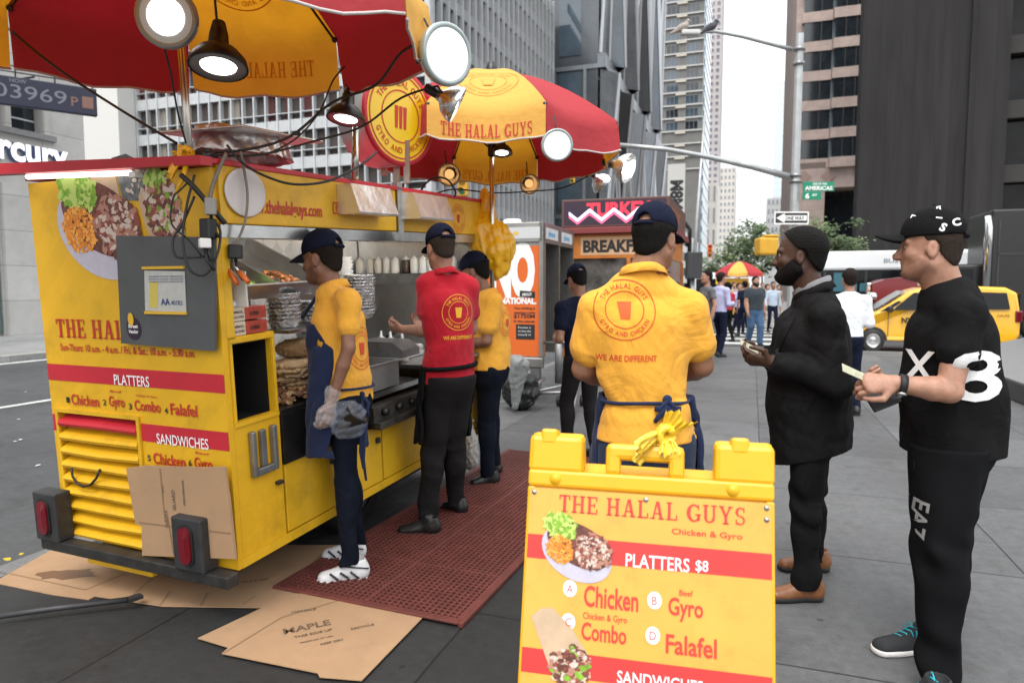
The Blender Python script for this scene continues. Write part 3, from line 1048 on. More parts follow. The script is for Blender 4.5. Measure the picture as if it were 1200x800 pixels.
# ------------------------------------------------------------------ ground, street, sidewalks
def ground_mat(name, base, joints=None, stains=True, speck=.25, grease=None):
    m = bpy.data.materials.new(name); m.use_nodes = True
    nt = m.node_tree; N, L = nt.nodes, nt.links
    b = N["Principled BSDF"]
    tc = N.new("ShaderNodeTexCoord")
    def noise(sc, det=6, ro=.65):
        n = N.new("ShaderNodeTexNoise"); n.inputs['Scale'].default_value = sc; n.inputs['Detail'].default_value = det
        n.inputs['Roughness'].default_value = ro; L.new(tc.outputs['Object'], n.inputs['Vector']); return n
    def ramp(fac, p0, p1, c0, c1):
        r = N.new("ShaderNodeValToRGB"); r.color_ramp.elements[0].position = p0; r.color_ramp.elements[1].position = p1
        r.color_ramp.elements[0].color = (*c0, 1); r.color_ramp.elements[1].color = (*c1, 1); L.new(fac, r.inputs[0]); return r
    def mul(a, c, f=1.0):
        x = N.new("ShaderNodeMixRGB"); x.blend_type = 'MULTIPLY'; x.inputs[0].default_value = f
        L.new(a, x.inputs[1]); L.new(c, x.inputs[2]); return x
    lo = tuple(q * (1 - speck) for q in base); hi = tuple(q * (1 + speck) for q in base)
    col = ramp(noise(160, 3, .8).outputs['Fac'], .3, .7, lo, hi).outputs[0]
    col = mul(col, ramp(noise(.55, 9, .7).outputs['Fac'], .3, .7, (.66, .66, .67), (1.14, 1.14, 1.13)).outputs[0]).outputs[0]
    col = mul(col, ramp(noise(17, 5, .75).outputs['Fac'], .32, .68, (.8, .8, .8), (1.14, 1.14, 1.13)).outputs[0]).outputs[0]
    if stains:
        v = N.new("ShaderNodeTexVoronoi"); v.inputs['Scale'].default_value = 3.4; v.inputs['Randomness'].default_value = 1
        L.new(tc.outputs['Object'], v.inputs['Vector'])
        n = noise(9, 4)
        ad = N.new("ShaderNodeMath"); ad.operation = 'MULTIPLY_ADD'; ad.inputs[1].default_value = .12
        L.new(n.outputs['Fac'], ad.inputs[0]); L.new(v.outputs['Distance'], ad.inputs[2])
        col = mul(col, ramp(ad.outputs[0], .09, .112, (.4, .39, .38), (1, 1, 1)).outputs[0], .9).outputs[0]
        col = mul(col, ramp(noise(2.2, 10, .75).outputs['Fac'], .5, .72, (1, 1, 1), (.55, .54, .53)).outputs[0]).outputs[0]
    if stains: col = mul(col, ramp(noise(.9, 12, .8).outputs['Fac'], .56, .66, (1, 1, 1), (.62, .61, .6)).outputs[0], .8).outputs[0]
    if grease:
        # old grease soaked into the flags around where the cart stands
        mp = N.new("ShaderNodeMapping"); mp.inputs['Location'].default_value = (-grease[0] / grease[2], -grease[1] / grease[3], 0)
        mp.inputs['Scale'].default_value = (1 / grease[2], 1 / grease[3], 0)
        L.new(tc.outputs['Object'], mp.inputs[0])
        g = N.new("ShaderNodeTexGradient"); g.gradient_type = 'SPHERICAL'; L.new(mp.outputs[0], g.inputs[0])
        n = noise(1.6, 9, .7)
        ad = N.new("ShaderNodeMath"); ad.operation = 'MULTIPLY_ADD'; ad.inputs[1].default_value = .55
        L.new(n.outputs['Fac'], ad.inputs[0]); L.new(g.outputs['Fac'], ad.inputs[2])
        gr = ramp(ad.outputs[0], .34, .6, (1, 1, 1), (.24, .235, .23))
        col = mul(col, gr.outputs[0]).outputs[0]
    if joints:
        br = N.new("ShaderNodeTexBrick")
        br.offset = 0; br.squash = 1
        br.inputs['Scale'].default_value = 1; br.inputs['Mortar Size'].default_value = .006; br.inputs['Mortar Smooth'].default_value = .15
        br.inputs['Brick Width'].default_value = joints[2]; br.inputs['Row Height'].default_value = joints[3]
        br.inputs['Color1'].default_value = (.84, .84, .84, 1); br.inputs['Color2'].default_value = (1.14, 1.14, 1.14, 1); br.inputs['Mortar'].default_value = (.3, .3, .3, 1)
        mp = N.new("ShaderNodeMapping"); mp.inputs['Location'].default_value = (-joints[0] + joints[2] * 40, -joints[1] + joints[3] * 40, 0)
        L.new(tc.outputs['Object'], mp.inputs[0])
        # wander a little so that the joints are not ruled
        nv = noise(1.3, 2)
        vm = N.new("ShaderNodeVectorMath"); vm.operation = 'MULTIPLY_ADD'; vm.inputs[1].default_value = (.02, .02, 0)
        L.new(nv.outputs['Color'], vm.inputs[0]); L.new(mp.outputs[0], vm.inputs[2])
        L.new(vm.outputs[0], br.inputs['Vector'])
        col = mul(col, br.outputs['Color']).outputs[0]
    L.new(col, b.inputs['Base Color'])
    rr = ramp(noise(1.1, 8, .7).outputs['Fac'], .35, .7, (.5, .5, .5), (.85, .85, .85))
    L.new(rr.outputs[0], b.inputs['Roughness'])
    b.inputs['Specular IOR Level'].default_value = .4
    bp = N.new("ShaderNodeBump"); bp.inputs['Strength'].default_value = .25; bp.inputs['Distance'].default_value = .01
    L.new(noise(120, 4, .8).outputs['Fac'], bp.inputs['Height']); L.new(bp.outputs[0], b.inputs['Normal'])
    return m

ASPHALT = ground_mat('asphalt', (.075, .077, .08))
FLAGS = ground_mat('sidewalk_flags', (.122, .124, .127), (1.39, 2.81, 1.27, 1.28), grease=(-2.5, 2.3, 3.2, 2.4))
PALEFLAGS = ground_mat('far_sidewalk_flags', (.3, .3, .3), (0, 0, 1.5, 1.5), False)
GRANITE = mat('granite_kerb', (.17, .17, .17), .8, var=.3, scale=60, bump=.2)
ROADPAINT = mat('road_paint', (.62, .62, .6), .7, var=.25, scale=6, dirt=.5, dscale=5)

RZ = -.13
def struct(name, mb, m, M=STREET_M):
    return tag(mb.build(name, m, None, M), kind='structure')

mb = MB(); mb.quad((-900, -300, RZ), (900, -300, RZ), (900, 1800, RZ), (-900, 1800, RZ))
struct('ground', mb, ASPHALT)
KX = -3.77
mb = MB(); mb.box((KX + .16, -12, RZ - .1), (40, 17.9, 0))
struct('sidewalk', mb, FLAGS)
mb = MB()
y = -12
while y < 17.5:
    mb.box((KX, y, RZ - .1), (KX + .155, min(y + 1.79, 17.9), .002), None, .012); y += 1.8
struct('kerb', mb, GRANITE)
mb = MB()
x = KX
while x < 38:
    mb.box((x, 17.905, RZ - .1), (x + 1.79, 18.06, .002), None, .012); x += 1.8
struct('kerb', mb, GRANITE)
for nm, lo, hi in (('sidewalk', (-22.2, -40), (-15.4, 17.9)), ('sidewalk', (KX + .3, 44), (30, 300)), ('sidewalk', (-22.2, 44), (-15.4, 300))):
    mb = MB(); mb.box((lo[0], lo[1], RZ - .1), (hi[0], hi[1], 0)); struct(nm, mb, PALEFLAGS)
# crossing over the avenue, stop line on the side street
mb = MB()
for i in range(13):
    x = -2.9 + i * .0
    yy = 18.9 + i * 1.9
    mb.box((-1.2, yy, RZ + .004), (3.4, yy + .62, RZ + .008))
struct('crosswalk', mb, ROADPAINT)
mb = MB()
mb.box((-9.6, -20, RZ + .004), (-9.48, 17, RZ + .008))
for i in range(4): mb.box((-15.15, 6.5 + i * 3.0, RZ + .004), (-14.95, 8.2 + i * 3.0, RZ + .008))
struct('road_marking', mb, ROADPAINT)
mb = MB(); mb.box((-15.55, -40, RZ - .1), (-15.405, 17.9, .01)); struct('kerb', mb, mat('pale_kerb', (.42, .41, .36), .8, var=.2))

# bits of litter on the road and flags
rnd = random.Random(3)
LIT = [mat('paper_scrap', (.6, .58, .54), .8), mat('yellow_leaf', (.5, .4, .03), .7)]
for i, (u, v) in enumerate([(18, 517), (24, 515), (22, 491), (47, 602), (25, 649), (8, 655), (62, 579), (30, 459), (45, 545)]):
    z = RZ + .008 if u < 100 and v < 640 else .006
    g = G(u, v, z)
    mb = MB()
    k = rnd.uniform(.014, .032)
    pts = [(k * rnd.uniform(.6, 1.2) * cos(a), k * .7 * rnd.uniform(.6, 1.2) * sin(a)) for a in np.linspace(0, 2 * pi, 8)[:-1]]
    mb.prism(pts, 0, .004)
    leaf = i in (3, 4, 5)
    o = mb.build('leaf' if leaf else 'paper_scrap', LIT[1 if leaf else 0])
    o.location = g; o.rotation_euler = (0, 0, rnd.uniform(0, 6))
    tag(o, 'small yellow leaf lying on the asphalt beside the cart' if leaf else 'small pale paper scrap lying on the ground beside the cart', 'leaf' if leaf else 'litter', 'fallen leaves by the cart' if leaf else 'paper scraps on the ground')

# ------------------------------------------------------------------ buildings
GLASS = mat('dark_window_glass', (.02, .026, .032), .08, var=.5, scale=.6, spec=.8)
GLASSW = mat('warm_window_glass', (.05, .035, .03), .1, var=.8, scale=.5, spec=.8)
GLASSB = mat('blue_window_glass', (.06, .085, .11), .06, var=.4, scale=.3, spec=1.0)
PALESTONE = mat('pale_stone', (.48, .47, .45), .8, var=.12, scale=1.5, dirt=.25, dscale=.8)
ALU = mat('aluminium_mullion', (.55, .57, .58), .4, .3, var=.1, scale=3)
SPANDREL = mat('white_spandrel', (.5, .51, .52), .55, var=.12, scale=2)
DARKSTONE = mat('dark_brown_stone', (.036, .034, .034), .9, spec=.12, var=.24, scale=1.0, stretch=(1.6, 1.6, .12), bump=.08, bscale=6)
PINKSTONE = mat('pink_granite', (.46, .36, .32), .8, var=.15, scale=1.2)
GREYMETAL = mat('grey_metal_panel', (.22, .24, .26), .35, .55, var=.25, scale=.4)
PALEMETAL = mat('pale_metal_edge', (.55, .57, .6), .35, .4, var=.1)
CREAM = mat('cream_stone', (.66, .63, .58), .8, var=.1, scale=.6)

def street_empty(name, label, cat, a, b, z=0, group=None, extra=0.0):
    p = S(a, b, z)
    return empty(name, label, cat, p, -SA + extra, group)

def windows(root, spots, w, h, d=.25, glass=None, frame_m=None, bars=1, limit=100, face='front', depth=.06):
    """spots: (x, z) centres on the face y=0 (front) of root; every window a part of its own"""
    glass = glass or GLASS; frame_m = frame_m or ALU
    glasses = glass if isinstance(glass, list) else [glass]
    protos = []
    for gm in glasses:
        mb = MB(); t = .05 * max(1, w / 1.6)
        mb.box((-w / 2, 0, -h / 2), (w / 2, .03, h / 2))
        mb.cur = 1
        mb.box((-w / 2 - .002, -depth, -h / 2), (-w / 2 + t, .028, h / 2)); mb.box((w / 2 - t, -depth, -h / 2), (w / 2 + .002, .028, h / 2))
        mb.box((-w / 2 + t, -depth, h / 2 - t), (w / 2 - t, .028, h / 2)); mb.box((-w / 2 + t, -depth, -h / 2), (w / 2 - t, .028, -h / 2 + t))
        for i in range(bars):
            x = -w / 2 + w * (i + 1) / (bars + 1)
            mb.box((x - t * .4, -depth * .8, -h / 2 + t), (x + t * .4, .027, h / 2 - t))
        protos.append((mb, None))
    made = []
    rr = random.Random(int(w * 100 + len(spots)))
    meshes = []
    for k, (x, y, z, rz) in enumerate(spots[:limit]):
        gi = rr.randrange(len(glasses))
        while len(meshes) <= gi: meshes.append(None)
        if meshes[gi] is None:
            o = protos[gi][0].build('window', [glasses[gi], frame_m], root)
            meshes[gi] = o.data
        else:
            o = bpy.data.objects.new('window', meshes[gi]); link(o, root)
        o.location = (x, y, z); o.rotation_euler = (0, 0, rz)
    if len(spots) > limit:
        mb = MB()
        for x, y, z, rz in spots[limit:]:
            M = Tr(x, y, z) @ Rot(rz, 'Z')
            mb.cur = 0; mb.box((-w / 2, 0, -h / 2), (w / 2, .03, h / 2), M)
        tag(mb.build('distant_windows', glasses[0], root), kind='stuff')

def panel_joints(m, w, h, dark=.55, mort=.012):
    nt = m.node_tree; N, L = nt.nodes, nt.links; b = N["Principled BSDF"]
    tc = N.new("ShaderNodeTexCoord"); sx_ = N.new("ShaderNodeSeparateXYZ"); ad = N.new("ShaderNodeMath"); cb = N.new("ShaderNodeCombineXYZ"); br = N.new("ShaderNodeTexBrick")
    L.new(tc.outputs['Object'], sx_.inputs[0]); ad.operation = 'ADD'; L.new(sx_.outputs['X'], ad.inputs[0]); L.new(sx_.outputs['Y'], ad.inputs[1]); L.new(ad.outputs[0], cb.inputs['X']); L.new(sx_.outputs['Z'], cb.inputs['Y']); L.new(cb.outputs[0], br.inputs['Vector'])
    br.offset = 0; br.inputs['Scale'].default_value = 1; br.inputs['Brick Width'].default_value = w; br.inputs['Row Height'].default_value = h; br.inputs['Mortar Size'].default_value = mort
    br.inputs['Color1'].default_value = (.92, .92, .92, 1); br.inputs['Color2'].default_value = (1.05, 1.05, 1.05, 1); br.inputs['Mortar'].default_value = (dark, dark, dark, 1)
    src = b.inputs['Base Color'].links[0].from_socket; mm = N.new("ShaderNodeMixRGB"); mm.blend_type = 'MULTIPLY'; mm.inputs[0].default_value = 1
    L.new(src, mm.inputs[1]); L.new(br.outputs['Color'], mm.inputs[2]); L.new(mm.outputs[0], b.inputs['Base Color'])
panel_joints(PALESTONE, 1.5, 1.1); panel_joints(PINKSTONE, 1.2, .9, .7); panel_joints(DARKSTONE, 1.1, 40, .8, .02); panel_joints(GREYMETAL, 1.3, 2.6, .6, .02)
# -- pale stone block at the left with the lit shop name
r = street_empty('stone_building', 'pale stone building with dark windows and a glowing shop name across the street', 'building', -22, 17.9)
# local x = across (right), y = along the street; front face at x=0 looking right
mb = MB()
mb.box((-18, -50, 7.75), (0, 0, 30)); mb.box((-18, -50, 4.75), (0, 0, 6.5))
mb.box((-18, -1.25, 6.5), (0, 0, 7.75))
mb.box((-18, -50, 6.5), (-.55, -1.25, 7.75))
mb.box((-18, -50, -.1), (-.35, 0, 4.75))
mb.box((-.34, -2.9, 0), (.05, -1.3, 4.75)); mb.box((-.34, -.55, 0), (.06, 0, 4.75)); mb.box((-.34, -5.4, 0), (.03, -4.4, 4.75))
mb.build('wall', PALESTONE, r)
for i in range(9):
    mb = MB(); y = -1.25 - i * 1.25
    mb.box((-.5, y - .16, 6.5), (.04, y, 7.75)); mb.build('window_pier', PALESTONE, r)
for i in range(8):
    mb = MB(); y = -1.41 - i * 1.25
    mb.box((-.53, y - 1.09, 6.52), (-.45, y, 7.73)); mb.cur = 1; mb.box((-.44, y - 1.07, 6.9), (-.4, y - .02, 6.95))
    mb.build('window', [GLASS, PALEMETAL], r)
mb = MB(); mb.box((-.02, -20, 6.3), (.14, -1.1, 6.48)); mb.build('ledge', mat('grey_stone', (.25, .25, .25), .8, var=.2), r)
mb = MB()
for i in range(5): mb.box((-.3, -4.35 - 2.6 * i, 0.1), (-.22, -2.95 - 2.6 * i, 4.2))
mb.build('shop_window', mat('green_shop_glass', (.10, .15, .14), .08, var=.3, spec=.8), r)
mb = MB(); mb.box((-.3, -1.25, .2), (-.22, -.6, 4.2)); mb.build('side_window', GLASS, r)
SIGNW = mat('lit_white_letters', (.9, .9, .9), .4, emit=(.95, .97, 1), estr=.75)
mb = MB()
put2d(mb, text2d("Mercury", .035), Matrix.Identity(4), .82, None, 'R')
xs = [q[0] for q in mb.v]
M = frame((.12, -.72, 5.5), (0, 1, 0), (0, 0, 1))
o = MB()
put2d(o, text2d("Mercury", .035), M, .82, 3.6, 'R', off=.0)
o.build('shop_name', SIGNW, r)
o = MB()
put2d(o, text2d("Mercury", .05), M, .82, 3.66, 'R', x=-.03, y=-.02, off=-.07)
o.build('letter_backing', mat('dark_blue_letters', (.03, .05, .13), .5), r)

# grey pier beside it
# -- blue digit board on a bracket
p0 = W(-30, 100, 19.6)
uu = Vector((.80, .60, 0))
r = empty('digit_board', 'dark blue board with pale digits on a thin bracket in front of the stone building', 'sign', p0)
Mb = frame((0, 0, 0), uu, (0, 0, 1))
mb = MB(); mb.box((-1, -.42, -.18), (2.95, .4, 0), Mb, .03); mb.build('panel', mat('navy_sign_board', (.010, .012, .035), .5, var=.2, scale=4), r)
mb = MB(); put2d(mb, text2d("03969", .0), Mb, .4, 1.75, 'L', .42, -.2, .006); put2d(mb, text2d("NOW", .01), Mb, .11, .4, 'L', .8, .24, .006)
mb.build('digits', mat('pale_digits', (.17, .17, .2), .6), r)
mb = MB(); put2d(mb, text2d("P", .01), Mb, .28, .18, 'L', 2.28, -.2, .006); shape2d(mb, ([(2.56, -.22), (2.85, -.22), (2.85, .12), (2.56, .12)], [(0, 1, 2, 3)]), Mb, .006)
mb.build('small_mark', mat('dull_orange_print', (.2, .1, .08), .6), r)
mb = MB()
for z in (.55, .72):
    mb.tube([Mb @ Vector((-1, z, -.1)), Mb @ Vector((2.9, z, -.1))], .02, 6)
for x in (0, .95, 1.9, 2.85):
    mb.tube([Mb @ Vector((x, .35, -.1)), Mb @ Vector((x, .8, -.1))], .02, 6)
mb.tube([Mb @ Vector((1.4, .5, -.1)), Mb @ Vector((1.4, .5, -.1)) - SR * 2.4], .03, 6)
mb.build('bracket', mat('dark_iron', (.03, .03, .03), .6), r)

# -- white block with round lower floors between them
r = street_empty('white_building', 'white building with a blank upper wall over a round banded corner', 'building', -62.9, 46)
mb = MB(); mb.box((-14, 0, 12.6), (10.5, 14, 45)); mb.build('wall', mat('white_wall', (.62, .61, .58), .8, var=.06), r)
mb = MB(); mb.lathe([(5, 0), (5, 14)], 28, Tr(4.5, 6.5, 0), False); mb.build('round_wall', mat('white_wall', (.62, .61, .58)), r)
mb = MB()
for i in range(6):
    mb.lathe([(5.06, 1.2 + 2.2 * i), (5.06, 2.2 + 2.2 * i)], 28, Tr(4.5, 6.5, 0), False)
tag(mb.build('window_band', GLASS, r), None)

# -- curtain-wall block with white mullions: a face towards us and a face along the street
P0 = W(506, 338, 52); ca, cb = P0.dot(SR), P0.dot(SF)
r = street_empty('office_block', 'long white gridded office block with curtained windows rising behind the cart', 'building', ca, cb, 0, None, radians(-1.5))
FH, BW = 3.05, 1.18
mb = MB(); mb.box((-34, .35, 0), (-.3, 30.5, 34)); mb.build('core', mat('dim_interior', (.07, .06, .055), .9, var=.5, scale=.3), r)
mb = MB()
for i in range(12):
    z = 2.0 + i * FH
    mb.box((-34, .02, z), (-.02, .34, z + .92))
mb.box((-34.6, -.1, 0), (-33.9, .34, 34)); mb.box((-.35, -.12, 0), (.1, .34, 34))
mb.build('spandrels', SPANDREL, r)
mb = MB()
n = int(34 / BW)
for i in range(n):
    x = -34 + i * BW
    mb.box((x - .055, -.1, 1.5), (x + .055, .33, 34))
for i in range(11):
    z = 2.0 + i * FH + .92
    mb.box((-33.9, -.04, z + .5), (-.36, .3, z + .56))
mb.build('mullions', ALU, r)
CURT = mat('window_curtain', (.27, .24, .2), .85, var=.35, scale=3, stretch=(14, 1, .4))
REDC = mat('dark_red_curtain', (.09, .02, .02), .85, var=.4, scale=3, stretch=(14, 1, .4))
rr = random.Random(5)
for i in range(4, 9):
    for k in range(n - 1):
        if rr.random() < .62:
            x = -34 + k * BW; z = 2.0 + (i - 1) * FH + .93
            if rr.random() < .5: x0, x1 = x + .07, x + BW * rr.choice((.5, .93))
            else: x0, x1 = x + BW * .5, x + BW - .07
            mb = MB(); mb.box((x0, .29, z), (x1, .34, z + 2.1))
            mb.build('curtain', REDC if rr.random() < .3 else CURT, r)
# street face: local x=0, along +y
mb = MB()
for i in range(12):
    z = 2.0 + i * FH
    mb.box((-.28, .36, z + .0), (-.02, 30.4, z + .9))
mb.build('spandrels', mat('grey_spandrel', (.3, .31, .32), .5, var=.1, scale=1), r)
mb = MB()
for i in range(24):
    y = .35 + i * 1.3
    mb.box((-.3, y, 7), (.16, y + .26, 34))
mb.build('mullions', mat('grey_fin', (.36, .37, .38), .5, var=.1, scale=1), r)
mb = MB(); mb.box((-.31, .4, 2), (-.29, 30, 34)); mb.build('glazing', GLASS, r)
mb = MB(); mb.box((-2, -.14, 5.7), (1.3, 31, 6.9)); mb.build('canopy', mat('grey_canopy', (.3, .31, .31), .5, var=.15), r)
mb = MB(); mb.lathe([(.45, 0), (.45, 5.7)], 16, Tr(.3, 10, 0)); mb.build('column', SPANDREL, r)
mb = MB(); mb.lathe([(.45, 0), (.45, 5.7)], 16, Tr(.3, 22, 0)); mb.build('column', SPANDREL, r)
mb = MB(); mb.box((-.28, 2, 0), (.1, 30, 2.0)); mb.build('hoarding', mat('dark_green_hoarding', (.02, .045, .04), .7, var=.2), r)

# -- faceted grey glass building
P0 = W(704, 338, 82); ga, gb = P0.dot(SR), P0.dot(SF)
r = street_empty('faceted_building', 'grey glass building folded into tall triangular facets beyond the white office block', 'building', ga, gb)
mb = MB(); mb.box((-14, 0, 0), (-.6, 55, 27.6)); mb.box((-14, .3, 27.6), (-.6, 52, 75))
mb.build('wall', mat('grey_glass_wall', (.085, .095, .105), .16, .25, var=.3, scale=.25, spec=.8), r)
mb = MB()
for (x0, x1) in ((-8.9, -6.2), (-5.4, -2.7)):
    for z0, z1 in ((2, 10), (11, 18.6), (19.4, 27)): mb.box((x0, -.06, z0), (x1, -.005, z1))
    mb.box((x0, .22, 29), (x1, .29, 75))
mb.build('front_glazing', GLASSB, r)
mb = MB()
for z in (9.9, 18.7, 27.2): mb.box((-14, -.14, z), (-.62, .0, z + .5))
for x in (-9.4, -6.0, -2.3): mb.box((x, -.16, 0), (x + .35, -.0, 27.2))
mb.box((-.62, -.18, 27.2), (.35, 55, 28.8))
mb.build('band', GREYMETAL, r)
# folded street face
for z0, z1, seed in ((0, 27.1, 1), (28.9, 75, 2)):
    ys = [0, 5, 9, 15, 20, 27, 33, 40, 46, 55]
    rr = random.Random(seed)
    for i in range(len(ys) - 1):
        y0, y1 = ys[i], ys[i + 1]; ym = y0 + (y1 - y0) * (.5 if seed == 1 else .35)
        out = 1.5
        A, Bq, Cq, Dq = Vector((-.3, y0, z0)), Vector((-.3, y1, z0)), Vector((-.3, y1, z1)), Vector((-.3, y0, z1))
        if i % 2 == 0: T = Vector((out, ym, z1)); tri = [(A, Bq, T), (A, T, Dq), (Bq, Cq, T)]
        else: T = Vector((out, ym, z0)); tri = [(Dq, T, Cq), (A, T, Dq), (T, Bq, Cq)]
        mb = MB()
        for t in tri: mb.add(t, [(0, 1, 2)])
        mb.build('facet', [GREYMETAL, GLASSB, mat('dark_metal_panel', (.08, .085, .09), .3, .5, var=.2, scale=.4)][i % 3], r)
        mb = MB()
        for q in ((A, T), (Bq, T), (Cq, T), (Dq, T)):
            if (q[0] - q[1]).length > 4: mb.tube([q[0], q[1]], .2, 4, smooth=False)
        mb.build('edge_strip', PALEMETAL, r)

# -- tall window tower behind
P0 = W(819, 338, 190); ta, tb_ = P0.dot(SR), P0.dot(SF)
r = street_empty('window_tower', 'tall grey tower with beige balcony bands and a glass edge further down the street', 'building', ta, tb_)
mb = MB(); mb.box((-26, .2, 0), (-.05, 26, 118)); mb.build('wall', mat('grey_tower_wall', (.15, .145, .135), .7, var=.15, scale=.3), r)
spots = []
for i in range(13, 32):
    z = i * 3.45
    for x, w in ((-2.9, 0), (-8.2, 0), (-13.2, 0), (-18.0, 0)):
        spots.append((x, .16, z + 1.25, 0))
windows(r, spots, 3.5, 2.3, .25, [GLASS, GLASSB, mat('grey_window_glass', (.09, .1, .11), .1, var=.4, scale=.3)], mat('grey_tower_frame', (.2, .2, .2), .6), 2)
mb = MB()
for i in range(10, 33): mb.box((-26, -.25, i * 3.45 - .35), (-.0, .19, i * 3.45 - .05))
mb.build('floor_slab', mat('pale_slab', (.5, .5, .48), .7), r)
for i in range(10, 33):
    for x in (-5.5, -15.4):
        mb = MB(); mb.box((x - .9 - (1.8 if x < -10 else .9), -.2, i * 3.45 - .9), (x + 1.0, .18, i * 3.45 - .36)); mb.build('balcony_panel', mat('beige_panel', (.5, .45, .38), .7), r)
mb = MB(); mb.box((-.04, .1, 0), (.35, 26, 118)); mb.build('glass_edge', mat('pale_blue_glass', (.3, .4, .46), .12, var=.5, scale=.35, spec=.8), r)
mb = MB()
for i in range(34): mb.box((.2, .05, i * 3.45), (.45, 26, i * 3.45 + 1.3))
mb.build('dark_band', GLASS, r)

def plain_tower(label, u0, u1, v_top, Y, m, wm, rows, cols, group=None, name='tower', z0=0, wd=.55, hd=.5, depth=20):
    a = W(u0, 338, Y); b2 = W(u1, 338, Y)
    width = (b2 - a).length * .98
    ht = W((u0 + u1) / 2, v_top, Y).z
    rt = street_empty(name, label, 'building', a.dot(SR), a.dot(SF), 0)
    mb = MB(); mb.box((0, 0, 0), (width, depth, ht)); mb.build('wall', m, rt)
    sp = []
    cw, rh = width / cols, (ht - z0) / rows
    for i in range(rows):
        for k in range(cols): sp.append((cw * (k + .5), -.04, z0 + rh * (rows - 1 - i + .5), 0))
    windows(rt, sp, cw * wd, rh * hd, glass=wm, frame_m=m, bars=0, limit=100, depth=.1)
    return rt

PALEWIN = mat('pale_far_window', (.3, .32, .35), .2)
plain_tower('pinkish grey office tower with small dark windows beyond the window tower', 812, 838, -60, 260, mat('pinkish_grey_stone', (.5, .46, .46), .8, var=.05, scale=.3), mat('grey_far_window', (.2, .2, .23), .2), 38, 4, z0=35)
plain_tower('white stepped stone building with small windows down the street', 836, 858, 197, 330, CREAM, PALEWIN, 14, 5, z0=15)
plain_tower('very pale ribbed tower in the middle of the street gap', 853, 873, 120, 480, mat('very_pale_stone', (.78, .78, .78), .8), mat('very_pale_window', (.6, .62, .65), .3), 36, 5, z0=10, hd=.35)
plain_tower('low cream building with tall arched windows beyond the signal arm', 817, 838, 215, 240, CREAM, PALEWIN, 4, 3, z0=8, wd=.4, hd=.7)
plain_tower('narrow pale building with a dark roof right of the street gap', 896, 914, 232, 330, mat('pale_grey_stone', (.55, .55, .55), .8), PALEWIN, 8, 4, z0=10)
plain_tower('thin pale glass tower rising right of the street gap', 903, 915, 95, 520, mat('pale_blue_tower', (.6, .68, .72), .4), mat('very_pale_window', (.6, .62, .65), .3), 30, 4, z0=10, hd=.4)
plain_tower('dark slim tower edge beside the pink granite tower', 915, 926, 82, 300, mat('dark_slate', (.12, .12, .13), .6), GLASS, 30, 2, z0=30)
# white low building with a slanted dark pipe at the left of the gap
P0 = W(787, 338, 120)
r = street_empty('white_low_building', 'low white building with dark bands and a black corner pipe behind the capped man', 'building', P0.dot(SR), P0.dot(SF))
mb = MB(); mb.box((-8, 0, 0), (0, 60, 13.2)); mb.build('wall', mat('white_wall', (.62, .61, .58)), r)
for i in range(4):
    mb = MB(); mb.box((-.1, .5, 1.0 + 3.1 * i), (.08, 59, 2.6 + 3.1 * i)); mb.build('window_band', GLASS, r)
mb = MB(); mb.tube([(.4, 30, 0), (.4, 30, 13.5), (.4, 29, 14.2), (.2, 20, 14.6)], .45, 8); mb.build('pipe', mat('dark_iron', (.03, .03, .03)), r)

# -- pink granite tower on the right
P0 = W(924, 338, 75); pa, pb = P0.dot(SR), P0.dot(SF)
r = street_empty('granite_tower', 'pink granite tower with stacked bay windows right of the street pole', 'building', pa, pb)
mb = MB(); mb.box((0, .6, 14.9), (14, 30, 60)); mb.box((0, .0, 0), (3.3, 30, 14.9)); mb.box((3.3, .05, 12.2), (14, 29, 14.895)); mb.box((6.9, 0.1, 0), (14, 30, 12.19)); mb.box((3.3, 3.5, 0), (6.9, 30, 12.19)); mb.box((3.3, .06, 0), (6.9, 3.4, 4.9))
mb.build('wall', PINKSTONE, r)
for i in range(11):
    z = 15.3 + i * 3.05
    for k, (x0, x1, yo) in enumerate(((.75, 3.5, .0), (3.8, 7.0, -.5))):
        mb = MB(); mb.box((x0, yo + .12, z), (x1, .59, z + 2.0)); w = mb.build('window', GLASS, r)
        mb = MB()
        for q in (.3, .62): mb.box((x0 + (x1 - x0) * q - .04, yo + .06, z), (x0 + (x1 - x0) * q + .04, yo + .119, z + 2.0))
        mb.build('frame', mat('bronze_frame', (.05, .04, .035), .4), w)
        mb = MB(); mb.prism([(x0 - .2, .595), (x0 - .2, yo), (x1, yo), (x1 + .5, .595)], z - 1.04, z - .004, None); mb.build('spandrel', PINKSTONE, r)
        mb = MB(); mb.prism([(x1 + .01, .59), (x1 + .01, yo + .12), (x1 + .42, .59)], z, z + 2.0); mb.build('side_pane', mat('pale_side_glass', (.4, .46, .5), .1, spec=.8), r)
mb = MB(); mb.box((3.31, 3.3, 5), (6.89, 3.49, 12.1)); mb.build('loggia_glass', GLASS, r)
for i in range(2):
    mb = MB(); M = Tr(1.2 + 2.4 * i, -.01, 13.4) @ Rot(pi / 2, 'X') @ Rot(pi / 4, 'Z'); mb.box((-.55, -.55, 0), (.55, .55, .04), M)
    mb.build('diamond', mat('rose_granite', (.33, .23, .2), .7), r)

